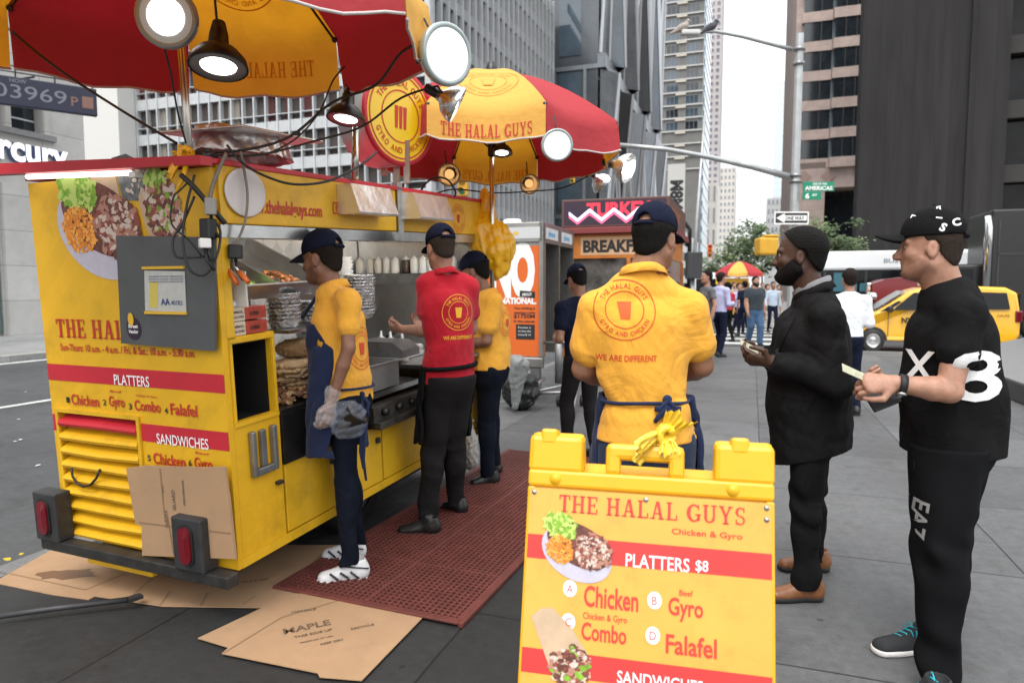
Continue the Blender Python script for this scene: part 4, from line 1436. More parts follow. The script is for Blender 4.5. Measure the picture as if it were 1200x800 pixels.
# -- dark stone slab building filling the right
P0 = W(1000, 338, 50); da, db = P0.dot(SR), P0.dot(SF)
r = street_empty('dark_building', 'huge dark brown stone building with one column of windows at the right edge', 'building', da, db, 0, None, radians(-6))
mb = MB(); mb.box((0, 0, 0), (6.5, 12, 45)); mb.box((6.5, -.25, 0), (8.7, 12, 45)); mb.box((8.7, 1.2, 0), (11.4, 12, 45)); mb.box((11.4, -.2, 0), (30, 12, 45))
mb.build('wall', DARKSTONE, r)
for i, z in enumerate((1.2, 5.6, 9.8, 14.0, 18.2, 22.4, 26.6)):
    mb = MB(); mb.box((8.9, .95, z), (11.2, 1.18, z + 2.9)); w = mb.build('window', mat('dark_bay_glass', (.012, .012, .013), .1, var=.6, scale=.8, spec=.2), r)
    mb = MB(); mb.box((10.9, .85, z), (11.05, .949, z + 2.9)); mb.build('frame', mat('bronze_frame', (.05, .04, .035), .4), w)
    mb = MB(); mb.box((8.7, .2, z + 2.95), (11.4, 1.19, z + 4.1)); mb.build('spandrel', mat('dark_grey_spandrel', (.05, .047, .045), .8, var=.15, spec=.15), r)
    if i == 4:
        mb = MB(); mb.sphere((10.3, .9, z + 1.4), .18, 10, sq=(1.6, .4, .6)); mb.build('ceiling_lamp', mat('warm_lamp', (.9, .6, .2), .5, emit=(1, .6, .2), estr=1.2), w)

# -- granite planter wall on the right of the sidewalk
r = street_empty('planter_wall', 'low dark granite planter wall with a sloping grey ledge at the right edge', 'wall', 3.3, 8.2)
mb = MB(); mb.box((0, 0, 0), (5.5, 6.2, .26), None, .02); mb.build('base', mat('dark_granite', (.05, .05, .05), .45, var=.4, scale=30), r)
mb = MB(); mb.prism([(0.02, .265), (1.3, .265), (1.3, .62)], -6.18, -.02, Rot(pi / 2, 'X')); mb.build('ledge', mat('grey_granite', (.2, .2, .2), .6, var=.25, scale=40), r)
mb = MB(); mb.box((1.31, .04, .265), (5.4, 6.1, 1.25), None, .02); mb.build('wall', mat('dark_granite', (.05, .05, .05)), r)

# ------------------------------------------------------------------ trees
LEAF = [mat('leaf_green', (.075, .12, .05), .7, var=.4, scale=3), mat('leaf_light_green', (.14, .19, .08), .7, var=.3, scale=3), mat('leaf_dark_green', (.05, .08, .035), .7, var=.3, scale=3)]
BARK = mat('bark', (.07, .055, .04), .9, var=.3, scale=12, bump=.4, bscale=20)
def tree(label, pos, h, rad, trunk, seed, n=2600, leaf=.16, squash=.8):
    r = empty('tree', label, 'tree', pos)
    rr = random.Random(seed)
    mb = MB()
    mb.tube([(0, 0, -.1), (.03, .02, h * .25), (-.05, .05, h * .5), (.05, 0, h * .8)], [trunk, trunk * .8, trunk * .55, trunk * .2], 8)
    tips = []
    for i in range(9):
        a = rr.uniform(0, 6.28); z = h * rr.uniform(.38, .62)
        e = Vector((cos(a) * rad * rr.uniform(.5, .9), sin(a) * rad * rr.uniform(.5, .9), z + h * rr.uniform(.08, .3)))
        s0 = Vector((0, 0, z)); mid = s0.lerp(e, .5) + Vector((0, 0, .25))
        mb.tube([s0, mid, e], [trunk * .4, trunk * .25, trunk * .08], 6); tips.append(e); tips.append(mid)
    mb.build('trunk', BARK, r)
    mb = MB()
    clumps = []
    for i in range(26):
        t = rr.choice(tips)
        clumps.append((t + Vector((rr.gauss(0, rad * .3), rr.gauss(0, rad * .3), rr.gauss(0, rad * .25))), rad * rr.uniform(.16, .36), rr.choice((0, 0, 1, 1, 2))))
    for i in range(n):
        c, cr, mi = rr.choice(clumps)
        p = c + Vector((rr.gauss(0, 1), rr.gauss(0, 1), rr.gauss(0, squash))) * cr * .6
        u = Vector((rr.gauss(0, 1), rr.gauss(0, 1), rr.gauss(0, .6))).normalized(); w = u.orthogonal().normalized()
        l = leaf * rr.uniform(.6, 1.3)
        mb.cur = mi if rr.random() < .8 else rr.randrange(3)
        mb.add([p - u * l, p + w * l * .5, p + u * l, p - w * l * .5], [(0, 1, 2, 3)])
    mb.build('crown', LEAF, r)
    return r

def gp(u, Y, z=0):
    q = W(u, 338, Y); q.z = z; return q
tree('airy green street tree in the middle of the gap above the crowd', gp(862, 52), 6.8, 2.0, .13, 3, 2300, .15)
tree('small green tree just right of the airy street tree', gp(893, 60), 6.2, 1.6, .1, 4, 2200, .15)
tree('low green tree left of the airy street tree', gp(838, 66), 5.0, 1.8, .1, 6, 1800, .15)
tree('green tree in front of the pink tower under the street signs', gp(966, 46), 7.4, 1.8, .14, 5, 2300, .14)
r = empty('hedge', 'low row of clipped plants along the foot of the dark building', 'plants', gp(1020, 47))
mb = MB(); rr = random.Random(8)
mb.box((-3, -.3, 0), (5, .3, 2.2)); mb.build('planter', mat('dark_granite', (.05, .05, .05)), r)
mb = MB()
for i in range(900):
    p = Vector((rr.uniform(-3, 5), rr.uniform(-.3, .3), 2.2 + abs(rr.gauss(0, .35)))); u = Vector((rr.gauss(0, 1), rr.gauss(0, 1), rr.gauss(0, 1))).normalized(); w = u.orthogonal().normalized()
    mb.cur = rr.randrange(3); mb.add([p - u * .1, p + w * .05, p + u * .1, p - w * .05], [(0, 1, 2, 3)])
mb.build('foliage', LEAF, r)
# ------------------------------------------------------------------ the food cart
CO = W(280, 668, 2.93)
CM = Matrix.Translation(CO) @ Rot(-radians(22.9), 'Z') @ Rot(radians(3), 'X')
CMi = CM.inverted()
def CL(u, v, axis, val):
    d = CMi.to_3x3() @ Vector(ray(u, v)); o = CMi @ Vector((0, 0, CAMH))
    t = (val - o[axis]) / d[axis]
    return o + d * t

def diamond_vinyl(name, col):
    m = mat(name, col, .4, var=.1, scale=3, dirt=.5, dscale=3.2, spec=.45, bump=.05, bscale=2.5)
    nt = m.node_tree; N, L = nt.nodes, nt.links
    b = N["Principled BSDF"]
    tc = N.new("ShaderNodeTexCoord"); mp = N.new("ShaderNodeMapping")
    mp.inputs['Rotation'].default_value = (0, radians(45), radians(45)); mp.inputs['Scale'].default_value = (11, 11, 11)
    L.new(tc.outputs['Object'], mp.inputs[0])
    ck = N.new("ShaderNodeTexChecker"); ck.inputs['Scale'].default_value = 1
    L.new(mp.outputs[0], ck.inputs['Vector'])
    src = b.inputs['Base Color'].links[0].from_socket
    mm = N.new("ShaderNodeMixRGB"); mm.blend_type = 'MULTIPLY'; mm.inputs[0].default_value = .07
    L.new(src, mm.inputs[1]); L.new(ck.outputs['Color'], mm.inputs[2]); L.new(mm.outputs[0], b.inputs['Base Color'])
    return m
CY = diamond_vinyl('yellow_vinyl', (.75, .42, .014))
CY2 = mat('yellow_paint', (.72, .42, .016), .4, var=.12, scale=5, dirt=.55, dscale=3.5)
CRED = mat('red_vinyl', (.52, .02, .035), .42, var=.1, scale=4, dirt=.25, dscale=5)
RPR = mat('red_sign_print', (.50, .03, .02), .5)
WPR = mat('white_sign_print', (.82, .82, .8), .5)
KPR = mat('black_sign_print', (.02, .02, .02), .5)
STEEL = mat('stainless_steel', (.52, .52, .51), .28, .95, var=.25, scale=5, bump=.03, bscale=90)
DULLSTEEL = mat('dull_steel', (.3, .3, .3), .42, .8, var=.35, scale=7)
DARKSTEEL = mat('dark_painted_steel', (.045, .045, .048), .5, .3, var=.3, scale=9, dirt=.2)
BLACKGR = mat('greasy_black_steel', (.02, .018, .017), .4, .3, var=.6, scale=6)
FOIL = mat('crimped_foil', (.62, .62, .62), .25, 1.0, bump=1.0, bscale=55)
GREYBOARD = mat('grey_plastic_board', (.085, .088, .09), .55, var=.2, scale=5)
CARD = mat('cardboard', (.38, .235, .13), .9, var=.12, scale=4, dirt=.2, dscale=5)
CARDD = mat('cardboard_edge', (.25, .15, .08), .9)
TUBE = mat('lit_tube', (1, 1, .95), .4, emit=(1, .98, .9), estr=2.4)
BLACKP = mat('black_plastic', (.012, .012, .013), .35)
CABLE = mat('black_cable', (.012, .012, .012), .5)
GREYCABLE = mat('grey_cable', (.2, .18, .15), .6)
CHROME = mat('steel_pole', (.55, .52, .48), .22, 1.0, var=.2, scale=6)

cart = empty('food_cart', 'yellow and red street food cart with menu lettering parked at the kerb', 'food cart', CO, 0)
cart.matrix_basis = CM
L_, Wd, Hh = 2.58, 1.15, 1.77
# rear wall, built round the louvre opening
gx0, gx1, gz0, gz1 = -1.1, -.545, -.0, .645
mb = MB()
mb.box((-Wd, 0, gz1), (0, .03, 1.74)); mb.box((gx1, 0, 0), (0, .03, gz1)); mb.box((-Wd, 0, 0), (gx0, .03, gz1))
mb.build('rear_wall', CY, cart)
mb = MB()
for lo, hi in (((gx0 - .012, -.012, gz1 - .006), (gx1 + .012, -.001, gz1 + .012)), ((gx0 - .012, -.012, .0), (gx0 + .006, -.001, gz1 - .007)), ((gx1 - .006, -.012, 0), (gx1 + .012, -.001, gz1 - .007))): mb.box(lo, hi)
mb.box((gx0, .12, 0), (gx1, .125, gz1))
mb.build('louvre_frame', CY2, cart)
for i in range(9):
    z = gz1 - .015 - i * .07
    mb = MB()
    prof = [(.055, 0), (-.012, -.03), (-.02, -.045), (-.012, -.06), (.03, -.062), (.06, -.01)]
    sag = .002 * ((i * 7) % 5 - 2)
    n = len(prof)
    vs = [(gx0 + .008, y, z + q) for y, q in prof] + [((gx0 + gx1) / 2, y - .004, z + q - sag) for y, q in prof] + [(gx1 - .008, y, z + q + sag * .5) for y, q in prof]
    fs = [(k * n + j, k * n + (j + 1) % n, (k + 1) * n + (j + 1) % n, (k + 1) * n + j) for k in range(2) for j in range(n)] + [tuple(range(n))[::-1], tuple(range(2 * n, 3 * n))]
    mb.add(vs, fs)
    mb.build('louvre', CRED if i == 0 else mat('yellow_louvre_paint', (.75, .42, .014), .4, var=.06, scale=5, dirt=.4, dscale=7), cart)
# printed bands and lettering on the rear
RM = frame((0, 0, 0), (1, 0, 0), (0, 0, 1), (0, -1, 0))
def band(name, x0, x1, z0, z1, m, off=.002):
    mb = MB(); shape2d(mb, ([(x0, z0), (x1, z0), (x1, z1), (x0, z1)], [(0, 1, 2, 3)]), RM, off)
    return mb.build(name, m, cart)
band('red_band', -Wd + .002, -.002, .795, .876, CRED)
band('red_band', gx1 + .014, -.002, .541, .624, CRED); band('red_band', -Wd + .002, gx0 - .014, .541, .624, CRED)
def cart_text(name, s, u0, v0, u1, cap_h, m, align='L', bold=.02, shape=None, capn=.729, off=.0045):
    a = CL(u0, v0, 1, 0); b2 = CL(u1, v0, 1, 0)
    mb = MB(); put2d(mb, shape or text2d(s, bold), RM, cap_h, abs(b2.x - a.x), 'L', a.x, a.z, off, cap=capn)
    return mb.build(name, m, cart)
mb = MB(); a = CL(68, 394, 1, 0)
put2d(mb, slab2d("THE HALAL GUYS"), RM, .088, .93, 'L', a.x, a.z - .003, .0045, cap=1.0)
mb.build('title', RPR, cart)
cart_text('hours_text', "Sun-Thurs: 10 a.m. - 4 a.m. / Fri. & Sat.: 10 a.m. - 5:30 a.m.", 72, 410, 229, .034, RPR)
cart_text('band_text', "PLATTERS", 135, 450, 176, .05, WPR, bold=.01)
cart_text('band_text', "SANDWICHES", 185, 519, 245, .05, WPR, bold=.01)
for s, u0, v0, u1, h, sm in (("Chicken", 85, 473, 117, .052, ""), ("Gyro", 129, 475, 147, .05, "Beef"), ("Combo", 159, 480, 189, .05, "Chicken & Gyro"), ("Falafel", 201, 485, 232, .053, ""), ("Chicken", 181, 542, 218, .052, ""), ("Gyro", 229, 547, 250, .05, "Beef")):
    cart_text('item_text', s, u0, v0, u1, h, RPR)
    if sm: cart_text('item_text', sm, u0 + 1, v0 - 16, u1 - 4, .011, RPR, bold=.01)
for s, u0, v0 in (("1", 79, 471), ("2", 122, 474), ("3", 152, 479), ("4", 194, 484), ("5", 174, 539), ("6", 222, 545)):
    cart_text('item_number', s, u0, v0, u0 + 3.6, .028, KPR)

# food picture: bowl with lettuce, rice and meat, wraps beside it (flat print)
FOOD = [mat('print_bowl', (.5, .47, .55), .5, var=.1, scale=30), mat('print_lettuce', (.22, .42, .03), .5, var=.5, scale=40), mat('print_rice', (.72, .23, .02), .5, var=.35, scale=60), mat('print_meat', (.16, .05, .035), .5, var=.6, scale=40),
        mat('print_meat_light', (.42, .2, .14), .5), mat('print_sauce', (.6, .49, .42), .5), mat('print_wrap', (.56, .40, .26), .5, var=.15, scale=15), mat('print_foil', (.16, .17, .17), .35, var=.8, scale=22), mat('print_tomato', (.26, .06, .04), .5), mat('print_lettuce_light', (.48, .6, .14), .5), mat('print_rice_light', (.85, .38, .06), .5)]
def food_pic(root, M, sc, wraps=True, seed=1, bowl=True, name='food_picture'):
    """M: frame with the bowl centre as origin; sc: half-width of the bowl"""
    rr = random.Random(seed)
    mb = MB()
    k = [0]
    def flat(shape, mi, off): shape2d(mb, ([(x * sc, y * sc) for x, y in shape[0]], shape[1]), M, off, mi)
    def blobs(cx, cy, rx, ry, n, mis, s0, s1, off, rot=0):
        for i in range(n):
            a = rr.uniform(0, 6.283); q = sqrt(rr.random())
            x, y = rx * q * cos(a), ry * q * sin(a)
            x, y = cx + x * cos(rot) - y * sin(rot), cy + x * sin(rot) + y * cos(rot)
            t = rr.uniform(0, 3.14); r0 = rr.uniform(s0, s1); n2 = rr.choice((5, 6, 7))
            pts = []
            for j in range(n2):
                b2 = 2 * pi * j / n2
                px, py = r0 * rr.uniform(.7, 1.2) * cos(b2), r0 * .55 * rr.uniform(.7, 1.2) * sin(b2)
                pts.append((x + px * cos(t) - py * sin(t), y + px * sin(t) + py * cos(t)))
            k[0] += 1
            flat((pts, [tuple(range(n2))]), rr.choice(mis), off + k[0] * 1.5e-6)
    tilt = -.42
    def ellip(cx, cy, rx, ry, rot, n=36):
        return [(cx + rx * cos(2 * pi * i / n) * cos(rot) - ry * sin(2 * pi * i / n) * sin(rot), cy + rx * cos(2 * pi * i / n) * sin(rot) + ry * sin(2 * pi * i / n) * cos(rot)) for i in range(n)]
    if wraps:
        w1 = [(-.12, .82), (.42, .95), (.55, .3), (.5, -.1), (-.1, .1)]
        flat((w1, [(0, 4, 3, 2, 1)]), 6, .003)
        f1 = [(.42, .98), (.75, 1.02), (1.12, .86), (1.3, .6), (.95, .28), (.6, .3)]
        flat((f1, [tuple(range(6))[::-1]]), 7, .0031)
        blobs(.85, .65, .4, .28, 60, [7, 5], .03, .08, .0033, -.4)
        w2 = ellip(1.42, .1, .42, .75, .35)
        flat((w2, [tuple(range(36))]), 6, .0032)
        blobs(1.48, .1, .36, .62, 230, [3, 3, 4, 5, 8, 1], .05, .12, .0035, .35)
        blobs(1.35, .62, .25, .12, 40, [1, 9], .05, .1, .0042)
    if bowl:
        flat((ellip(-.03, -.18, 1.05, .72, tilt), [tuple(range(36))]), 0, .0034)
        flat((ellip(.02, .04, .97, .55, tilt), [tuple(range(36))]), 3, .0036)
        blobs(-.5, .52, .48, .34, 170, [1, 1, 9, 9], .05, .14, .0040, tilt)
        blobs(-.48, -.12, .42, .36, 330, [2, 2, 10], .03, .07, .0046, tilt)
        blobs(.42, -.1, .52, .46, 300, [3, 3, 4, 4, 8], .05, .13, .0052, tilt)
        blobs(.42, -.1, .48, .42, 70, [5], .03, .08, .0058, tilt)
    return mb.build(name, FOOD, root)
bc = CL(117, 259, 1, 0)
food_pic(cart, RM @ Tr(bc.x, bc.z, 0), .275)

# roof, red edge board, tube light
mb = MB(); mb.box((-Wd - .02, .0, 1.752), (.02, L_ + .02, 1.776), None, .004); mb.build('roof', CRED, cart)
mb = MB(); mb.box((-Wd + .035, .035, 1.72), (-.145, L_ - .04, 1.735)); mb.build('bounce_panel', mat('white_bounce_panel', (.7, .7, .69), .5), cart)  # white panel added under the red roof to cut its red bounce inside
mb = MB(); mb.prism([(-Wd - .6, 1.80), (.02, 1.742), (.02, 1.778), (-Wd - .6, 1.856)], 0, .06, frame((0, -.001, 0), (1, 0, 0), (0, 0, 1))); mb.build('edge_board', CRED, cart)
mb = MB(); mb.tube([(-1.1, -.03, 1.765), (-.42, -.03, 1.74)], .012, 8); mb.build('tube_light', TUBE, cart)
mb = MB(); mb.tube([(-.2, .4, 1.49), (-.2, 2.3, 1.49)], .014, 8); mb.build('inner_tube_light', mat('lit_inner_tube', (1, 1, .96), .4, emit=(.97, .98, 1), estr=24), cart)
mb = MB(); mb.box((-.42, -.04, 1.72), (-.38, -.002, 1.742)); mb.build('tube_socket', WPR, cart)
# street-side wall and far end wall, floor
mb = MB(); mb.box((-Wd, .031, 0), (-Wd + .03, L_, 1.74)); mb.build('side_wall', CY2, cart)
mb = MB(); mb.box((-Wd + .031, L_ - .03, .0), (0, L_, 1.74)); mb.build('end_wall', STEEL, cart)
mb = MB(); mb.box((-Wd + .03, .03, .02), (-.03, L_ - .03, .06)); mb.build('floor_plate', DARKSTEEL, cart)
# white diamond tiles inside
TILE = mat('white_diamond_tile', (.6, .59, .56), .3, var=.12, scale=20)
_nt = TILE.node_tree
_tc = _nt.nodes.new("ShaderNodeTexCoord"); _mp = _nt.nodes.new("ShaderNodeMapping"); _mp.inputs['Rotation'].default_value = (radians(45), 0, 0); _mp.inputs['Scale'].default_value = (0, 11, 11)
_ck = _nt.nodes.new("ShaderNodeTexChecker"); _ck.inputs['Scale'].default_value = 1; _ck.inputs['Color1'].default_value = (.72, .72, .7, 1); _ck.inputs['Color2'].default_value = (.56, .56, .55, 1)
_nt.links.new(_tc.outputs['Object'], _mp.inputs[0]); _nt.links.new(_mp.outputs[0], _ck.inputs['Vector']); _nt.links.new(_ck.outputs['Color'], _nt.nodes["Principled BSDF"].inputs['Base Color'])
mb = MB(); mb.box((-Wd + .032, .04, .66), (-Wd + .045, 1.75, 1.5)); mb.build('tiled_back', TILE, cart)
mb = MB(); mb.box((-Wd + .032, 1.751, .66), (-Wd + .045, L_ - .04, 1.5)); mb.build('steel_back', STEEL, cart)
# side fascia in two lengths, posts
mb = MB(); mb.box((-.14, .06, 1.512), (.012, 1.385, 1.77), None, .006); mb.build('fascia', CY, cart)
mb = MB(); mb.box((-.14, 1.46, 1.512), (.012, L_, 1.77), None, .006); mb.build('fascia', CY, cart)
mb = MB(); mb.box((-.02, 1.395, 1.46), (.02, 1.45, 1.8)); mb.build('steel_post', STEEL, cart)
mb = MB(); mb.box((-.16, .035, 1.455), (.004, L_, 1.509)); mb.build('drip_rail', STEEL, cart)
mb = MB(); mb.box((-.055, .031, 1.02), (0, .075, 1.51)); mb.box((-.05, .0305, 1.511), (0.014, .058, 1.77)); mb.build('corner_post', CY2, cart)
mb = MB(); mb.tube([(-.03, L_ - .04, .66), (-.03, L_ - .04, 1.5)], .02, 8); mb.build('corner_post', STEEL, cart)
FM = frame((.0125, 0, 0), (0, 1, 0), (0, 0, 1), (1, 0, 0))
mb = MB(); a = CL(285, 248, 0, .0125); b2 = CL(377, 249, 0, .0125)
put2d(mb, text2d("www.thehalalguys.com", .02), FM, .062, b2.y - a.y, 'L', a.y, a.z, .003); mb.build('web_text', RPR, cart)
mb = MB()
for u, ch in ((394, "f"), (405, "o")):
    c = CL(u, 244, 0, .0125)
    shape2d(mb, ([(c.y - .03, c.z - .03), (c.y + .03, c.z - .03), (c.y + .03, c.z + .03), (c.y - .03, c.z + .03), (c.y - .023, c.z - .023), (c.y + .023, c.z - .023), (c.y + .023, c.z + .023), (c.y - .023, c.z + .023)], [(0, 1, 5, 4), (1, 2, 6, 5), (2, 3, 7, 6), (3, 0, 4, 7)]), FM, .003)
    put2d(mb, text2d(ch, .03), FM, .035, None, 'C', c.y, c.z - .016, .003)
mb.build('social_marks', RPR, cart)
c = CL(537, 256, 0, .0125)
mb = MB()
for s in logo2d(.1): shape2d(mb, s, FM @ Tr(c.y, c.z, 0), .003)
mb.build('badge_print', RPR, cart)
c = CL(286, 226, 0, .0125)
mb = MB(); mb.lathe([(0, 0), (.085, 0), (.105, .008), (.1, .012), (.08, .004), (0, .004)], 32, FM @ Tr(c.y, c.z, .002) @ Matrix.Diagonal((1.15, 1.0, 1, 1))); mb.build('white_plate', mat('white_paper_plate', (.66, .63, .62), .7), cart)
# steel lamp hoods on the fascia
for u0, u1, v0, v1 in ((408, 462, 218, 254), (482, 527, 228, 258)):
    a = CL(u0, v0, 0, .1); b2 = CL(u1, v1, 0, .1)
    y0, y1 = a.y, b2.y
    z1, z0 = 1.74, 1.585
    mb = MB(); mb.prism([(.013, z1), (.1, z1), (.15, z0 + .01), (.145, z0), (.013, z0)], -y1 + .03, -y0 - .02, frame((0, 0, 0), (1, 0, 0), (0, 0, 1))); mb.build('lamp_hood', mat('creased_steel', (.78, .78, .78), .3, .75, bump=.6, bscale=9), cart)
# rear cabinet on the customer side with the dark hole and the recessed handle
mb = MB()
y0, y1 = .031, .31
hz0, hz1, hy0, hy1 = .655, 1.0, .05, .285
mb.box((-.03, y0, hz1), (0, y1, 1.03)); mb.box((-.03, y0, hz0), (0, hy0, hz1)); mb.box((-.03, hy1, hz0), (0, y1, hz1)); mb.box((-.03, y0, .045), (0, y1, hz0))
mb.box((-.6, y1 - .02, .06), (-.031, y1, 1.0)); mb.box((-.62, y0, 1.0), (-.031, y1, 1.03))
mb.build('cabinet', CY, cart)
mb = MB(); mb.box((-.55, .04, .62), (-.035, y1 - .025, .64)); mb.box((-.56, .034, .62), (-.55, y1 - .025, .99)); mb.box((-.55, .035, .641), (-.035, .04, .99)); mb.box((-.55, y1 - .026, .641), (-.035, y1 - .0205, .99)); mb.box((-.55, .041, .99), (-.031, y1 - .027, .996)); mb.build('cabinet_dark_lining', mat('flat_black', (.008, .007, .007), .7), cart)  # black lining added on all sides so the recess reads dark
mb = MB()
for lo, hi in (((.001, y0 + .005, hz1 + .004), (.006, y1 - .004, hz1 + .02)), ((.001, y0 + .005, hz0 - .02), (.008, y1 - .004, hz0 - .004)), ((.001, hy0 - .016, hz0), (.006, hy0 - .002, hz1)), ((.001, hy1 + .002, hz0), (.006, hy1 + .018, hz1))): mb.box(lo, hi)
mb.build('hole_trim', CY2, cart)
mb = MB()
for lo, hi in (((.001, .105, .39), (.03, .13, .6)), ((.001, .235, .39), (.03, .262, .6)), ((.001, .13, .39), (.03, .235, .425)), ((.001, .165, .425), (.022, .2, .595))): mb.box(lo, hi, None, .006)
mb.build('door_handle', DULLSTEEL, cart)
mb = MB(); mb.box((.001, y1 - .055, .31), (.025, y1 - .02, .325)); mb.build('latch', DARKSTEEL, cart)
mb = MB(); mb.box((-.03, .02, -.0), (.004, L_ - .005, .044)); mb.build('bottom_rail', CY2, cart)
# griddle section: lower doors, black front, griddle plate
for k, (ya, yb) in enumerate(((.325, .72), (.735, 1.14), (1.155, 1.62), (1.64, 2.1), (2.12, L_ - .005))):
    mb = MB(); mb.box((-.025, ya, .05), (0, yb, .385 if k < 3 else .62), None, .004)
    d = mb.build('door', CY2, cart)
    mb = MB(); mb.box((.0, yb - .06, .29), (.02, yb - .035, .32)); mb.build('latch', DARKSTEEL, d)
mb = MB(); mb.box((-.02, .316, .39), (.012, 1.0, .63)); mb.build('griddle_front', BLACKGR, cart)
mb = MB(); mb.box((-.02, 1.005, .39), (.05, 1.63, .52), None, .005); mb.box((-.02, 1.005, .39), (.09, 1.63, .43), None, .005); mb.build('burner_panel', mat('sooty_steel', (.10, .09, .08), .4, .6, var=.6, scale=8), cart)
for y in (1.1, 1.25, 1.4, 1.55):
    mb = MB(); mb.lathe([(0, .03), (.02, .03), (.024, 0), (0, 0)], 14, Tr(.05, y, .475) @ Rot(pi / 2, 'Y')); mb.build('knob', BLACKP, cart)
mb = MB(); mb.box((-.72, .315, .63), (.0, 1.0, .65)); mb.box((-.72, .315, .651), (-.7, 1.0, .8)); mb.build('griddle_plate', mat('griddle_steel', (.08, .075, .07), .35, .8, var=.5, scale=6), cart)
mb = MB(); mb.box((-Wd + .05, .32, .6), (-.721, L_ - .04, .66)); mb.box((-.72, 1.005, .55), (-.0, 1.63, .58)); mb.box((-.72, 1.64, .63), (.02, L_ - .035, .66), None, .006); mb.build('counter', STEEL, cart)
mb = MB(); mb.box((.021, 1.64, .64), (.12, L_ - .05, .66), None, .006); mb.build('front_shelf', DULLSTEEL, cart)
# far-end shelf for the bottles
mb = MB(); mb.box((-Wd + .05, L_ - .22, 1.215), (-.05, L_ - .035, 1.23)); mb.box((-Wd + .05, L_ - .225, 1.15), (-.05, L_ - .215, 1.232)); mb.build('bottle_shelf', DULLSTEEL, cart)
# bumper, lamps, step box, wheel
mb = MB(); mb.box((-Wd - .06, -.085, -.05), (.02, -.02, .005), None, .005); mb.build('bumper', mat('scuffed_black_steel', (.05, .048, .045), .45, .4, var=.5, scale=12), cart)
LENS = mat('red_lens', (.15, .003, .010), .15, spec=.8, coat=.5)
for x0, x1 in ((-1.215, -1.05), (-.275, -.1)):
    mb = MB(); mb.box((x0, -.1, .006), (x1, -.015, .25), None, .008)
    lb = mb.build('tail_light', DARKSTEEL, cart)
    xc = (x0 + x1) / 2
    def stadium(w, h, n=10):
        return [(xc + w * cos(a), .13 + (h - w) * (1 if sin(a) > 0 else -1) + w * sin(a)) for a in np.linspace(0.001, 2 * pi - .001, 2 * n)]
    M2 = frame((0, -.1, 0), (1, 0, 0), (0, 0, 1))
    mb = MB(); mb.prism(stadium(.043, .095), 0, .008, M2); mb.build('gasket', RUB_BLACK, lb)
    mb = MB(); mb.prism(stadium(.034, .084), .0081, .016, M2)
    for k in range(5): mb.prism(stadium(.034 * (1 - k * .17), .084 * (1 - k * .12)), .016 + k * .0012, .0172 + k * .0012, M2)
    mb.build('lens', LENS, lb)
mb = MB(); mb.box((-1.0, -.0, -.13), (-.55, .2, -.055), None, .006); mb.build('step_box', CY2, cart)
def wheel(parent, c, r, w, M, name='wheel', hub=None):
    mb = MB()
    prof = [(r * .62, -w / 2), (r * .9, -w / 2), (r, -w * .3), (r, w * .3), (r * .9, w / 2), (r * .62, w / 2)]
    mb.lathe(prof, 28, M); t = mb.build(name, RUB_BLACK, parent)
    mb = MB(); mb.lathe([(0, w * .32), (r * .2, w * .34), (r * .28, w * .22), (r * .58, w * .3), (r * .63, w * .42), (r * .63, -w * .4), (0, -w * .4)], 28, M)
    mb.build('rim', hub or DULLSTEEL, t)
    return t
for x in (-.28, -Wd + .16): wheel(cart, None, .27, .17, Tr(x, 1.15, -.02 - .0) @ Rot(pi / 2, 'Y'))
mb = MB(); mb.tube([(-.1, 1.15, -.02), (-Wd + .1, 1.15, -.02)], .03, 8); mb.build('axle', DARKSTEEL, cart)
mb = MB(); mb.box((-Wd + .06, .3, -.16), (-.4, .8, .015)); mb.box((-Wd + .06, 1.5, -.2), (-.3, L_ - .06, .015)); mb.box((-Wd + .01, .25, -.2), (-Wd + .05, L_ - .05, -.001)); mb.build('underside_light_block', mat('flat_black', (.008, .007, .007)), cart)  # black boxes and skirt added under the cart to block light
# looped cable on the louvre
mb = MB()
pts = [CL(u, v, 1, -.03) for u, v in ((84, 548), (85, 558), (90, 566), (98, 570), (106, 568), (113, 560), (117, 550))]
mb.tube(pts, .006, 6); mb.build('pull_loop', CABLE, cart)

def on_cart(name, label, cat, loc, group=None, rz=0, ry=0):
    return empty(name, label, cat, group=group, M=CM @ Tr(*loc) @ Rot(rz, 'Z') @ Rot(ry, 'Y'))

# grey permit board, hung on the rear
a = CL(137, 276, 1, -.03); b2 = CL(251, 411, 1, -.03)
r = on_cart('permit_board', 'grey plastic board with a framed permit and round sticker hung on the cart rear', 'board', (0, 0, 0))
cor = [CL(u, v, 1, -.03) for u, v in ((137, 276), (252, 278), (252, 411), (143, 402))]
mb = MB(); mb.prism([(q.x, q.z) for q in cor], .006, .02, frame((0, -.015, 0), (1, 0, 0), (0, 0, 1))); mb.build('panel', GREYBOARD, r)
PMx = frame((0, -.036, 0), (1, 0, 0), (0, 0, 1))
def pm(u, v): q = CL(u, v, 1, -.036); return (q.x, q.z)
mb = MB()
for (ua, va), (ub, vb) in (((168, 314), (217, 314)), ((171, 366), (220, 368))):
    A, B2 = pm(ua, va), pm(ub, vb); mb.box((A[0], -.045, A[1] - .006), (B2[0], -.0365, A[1] + .006))
mb.build('holder_bar', mat('yellow_plastic_strip', (.7, .42, .03), .5), r)
mb = MB(); mb.prism([pm(*q) for q in ((171, 364), (219, 366), (217, 318), (170, 317))], .001, .004, PMx); mb.build('permit_paper', mat('permit_paper', (.5, .5, .46), .5, var=.1, scale=30), r)
mb = MB(); mb.prism([pm(*q) for q in ((176, 360), (186, 361), (186, 330), (177, 330))], .0045, .005, PMx)
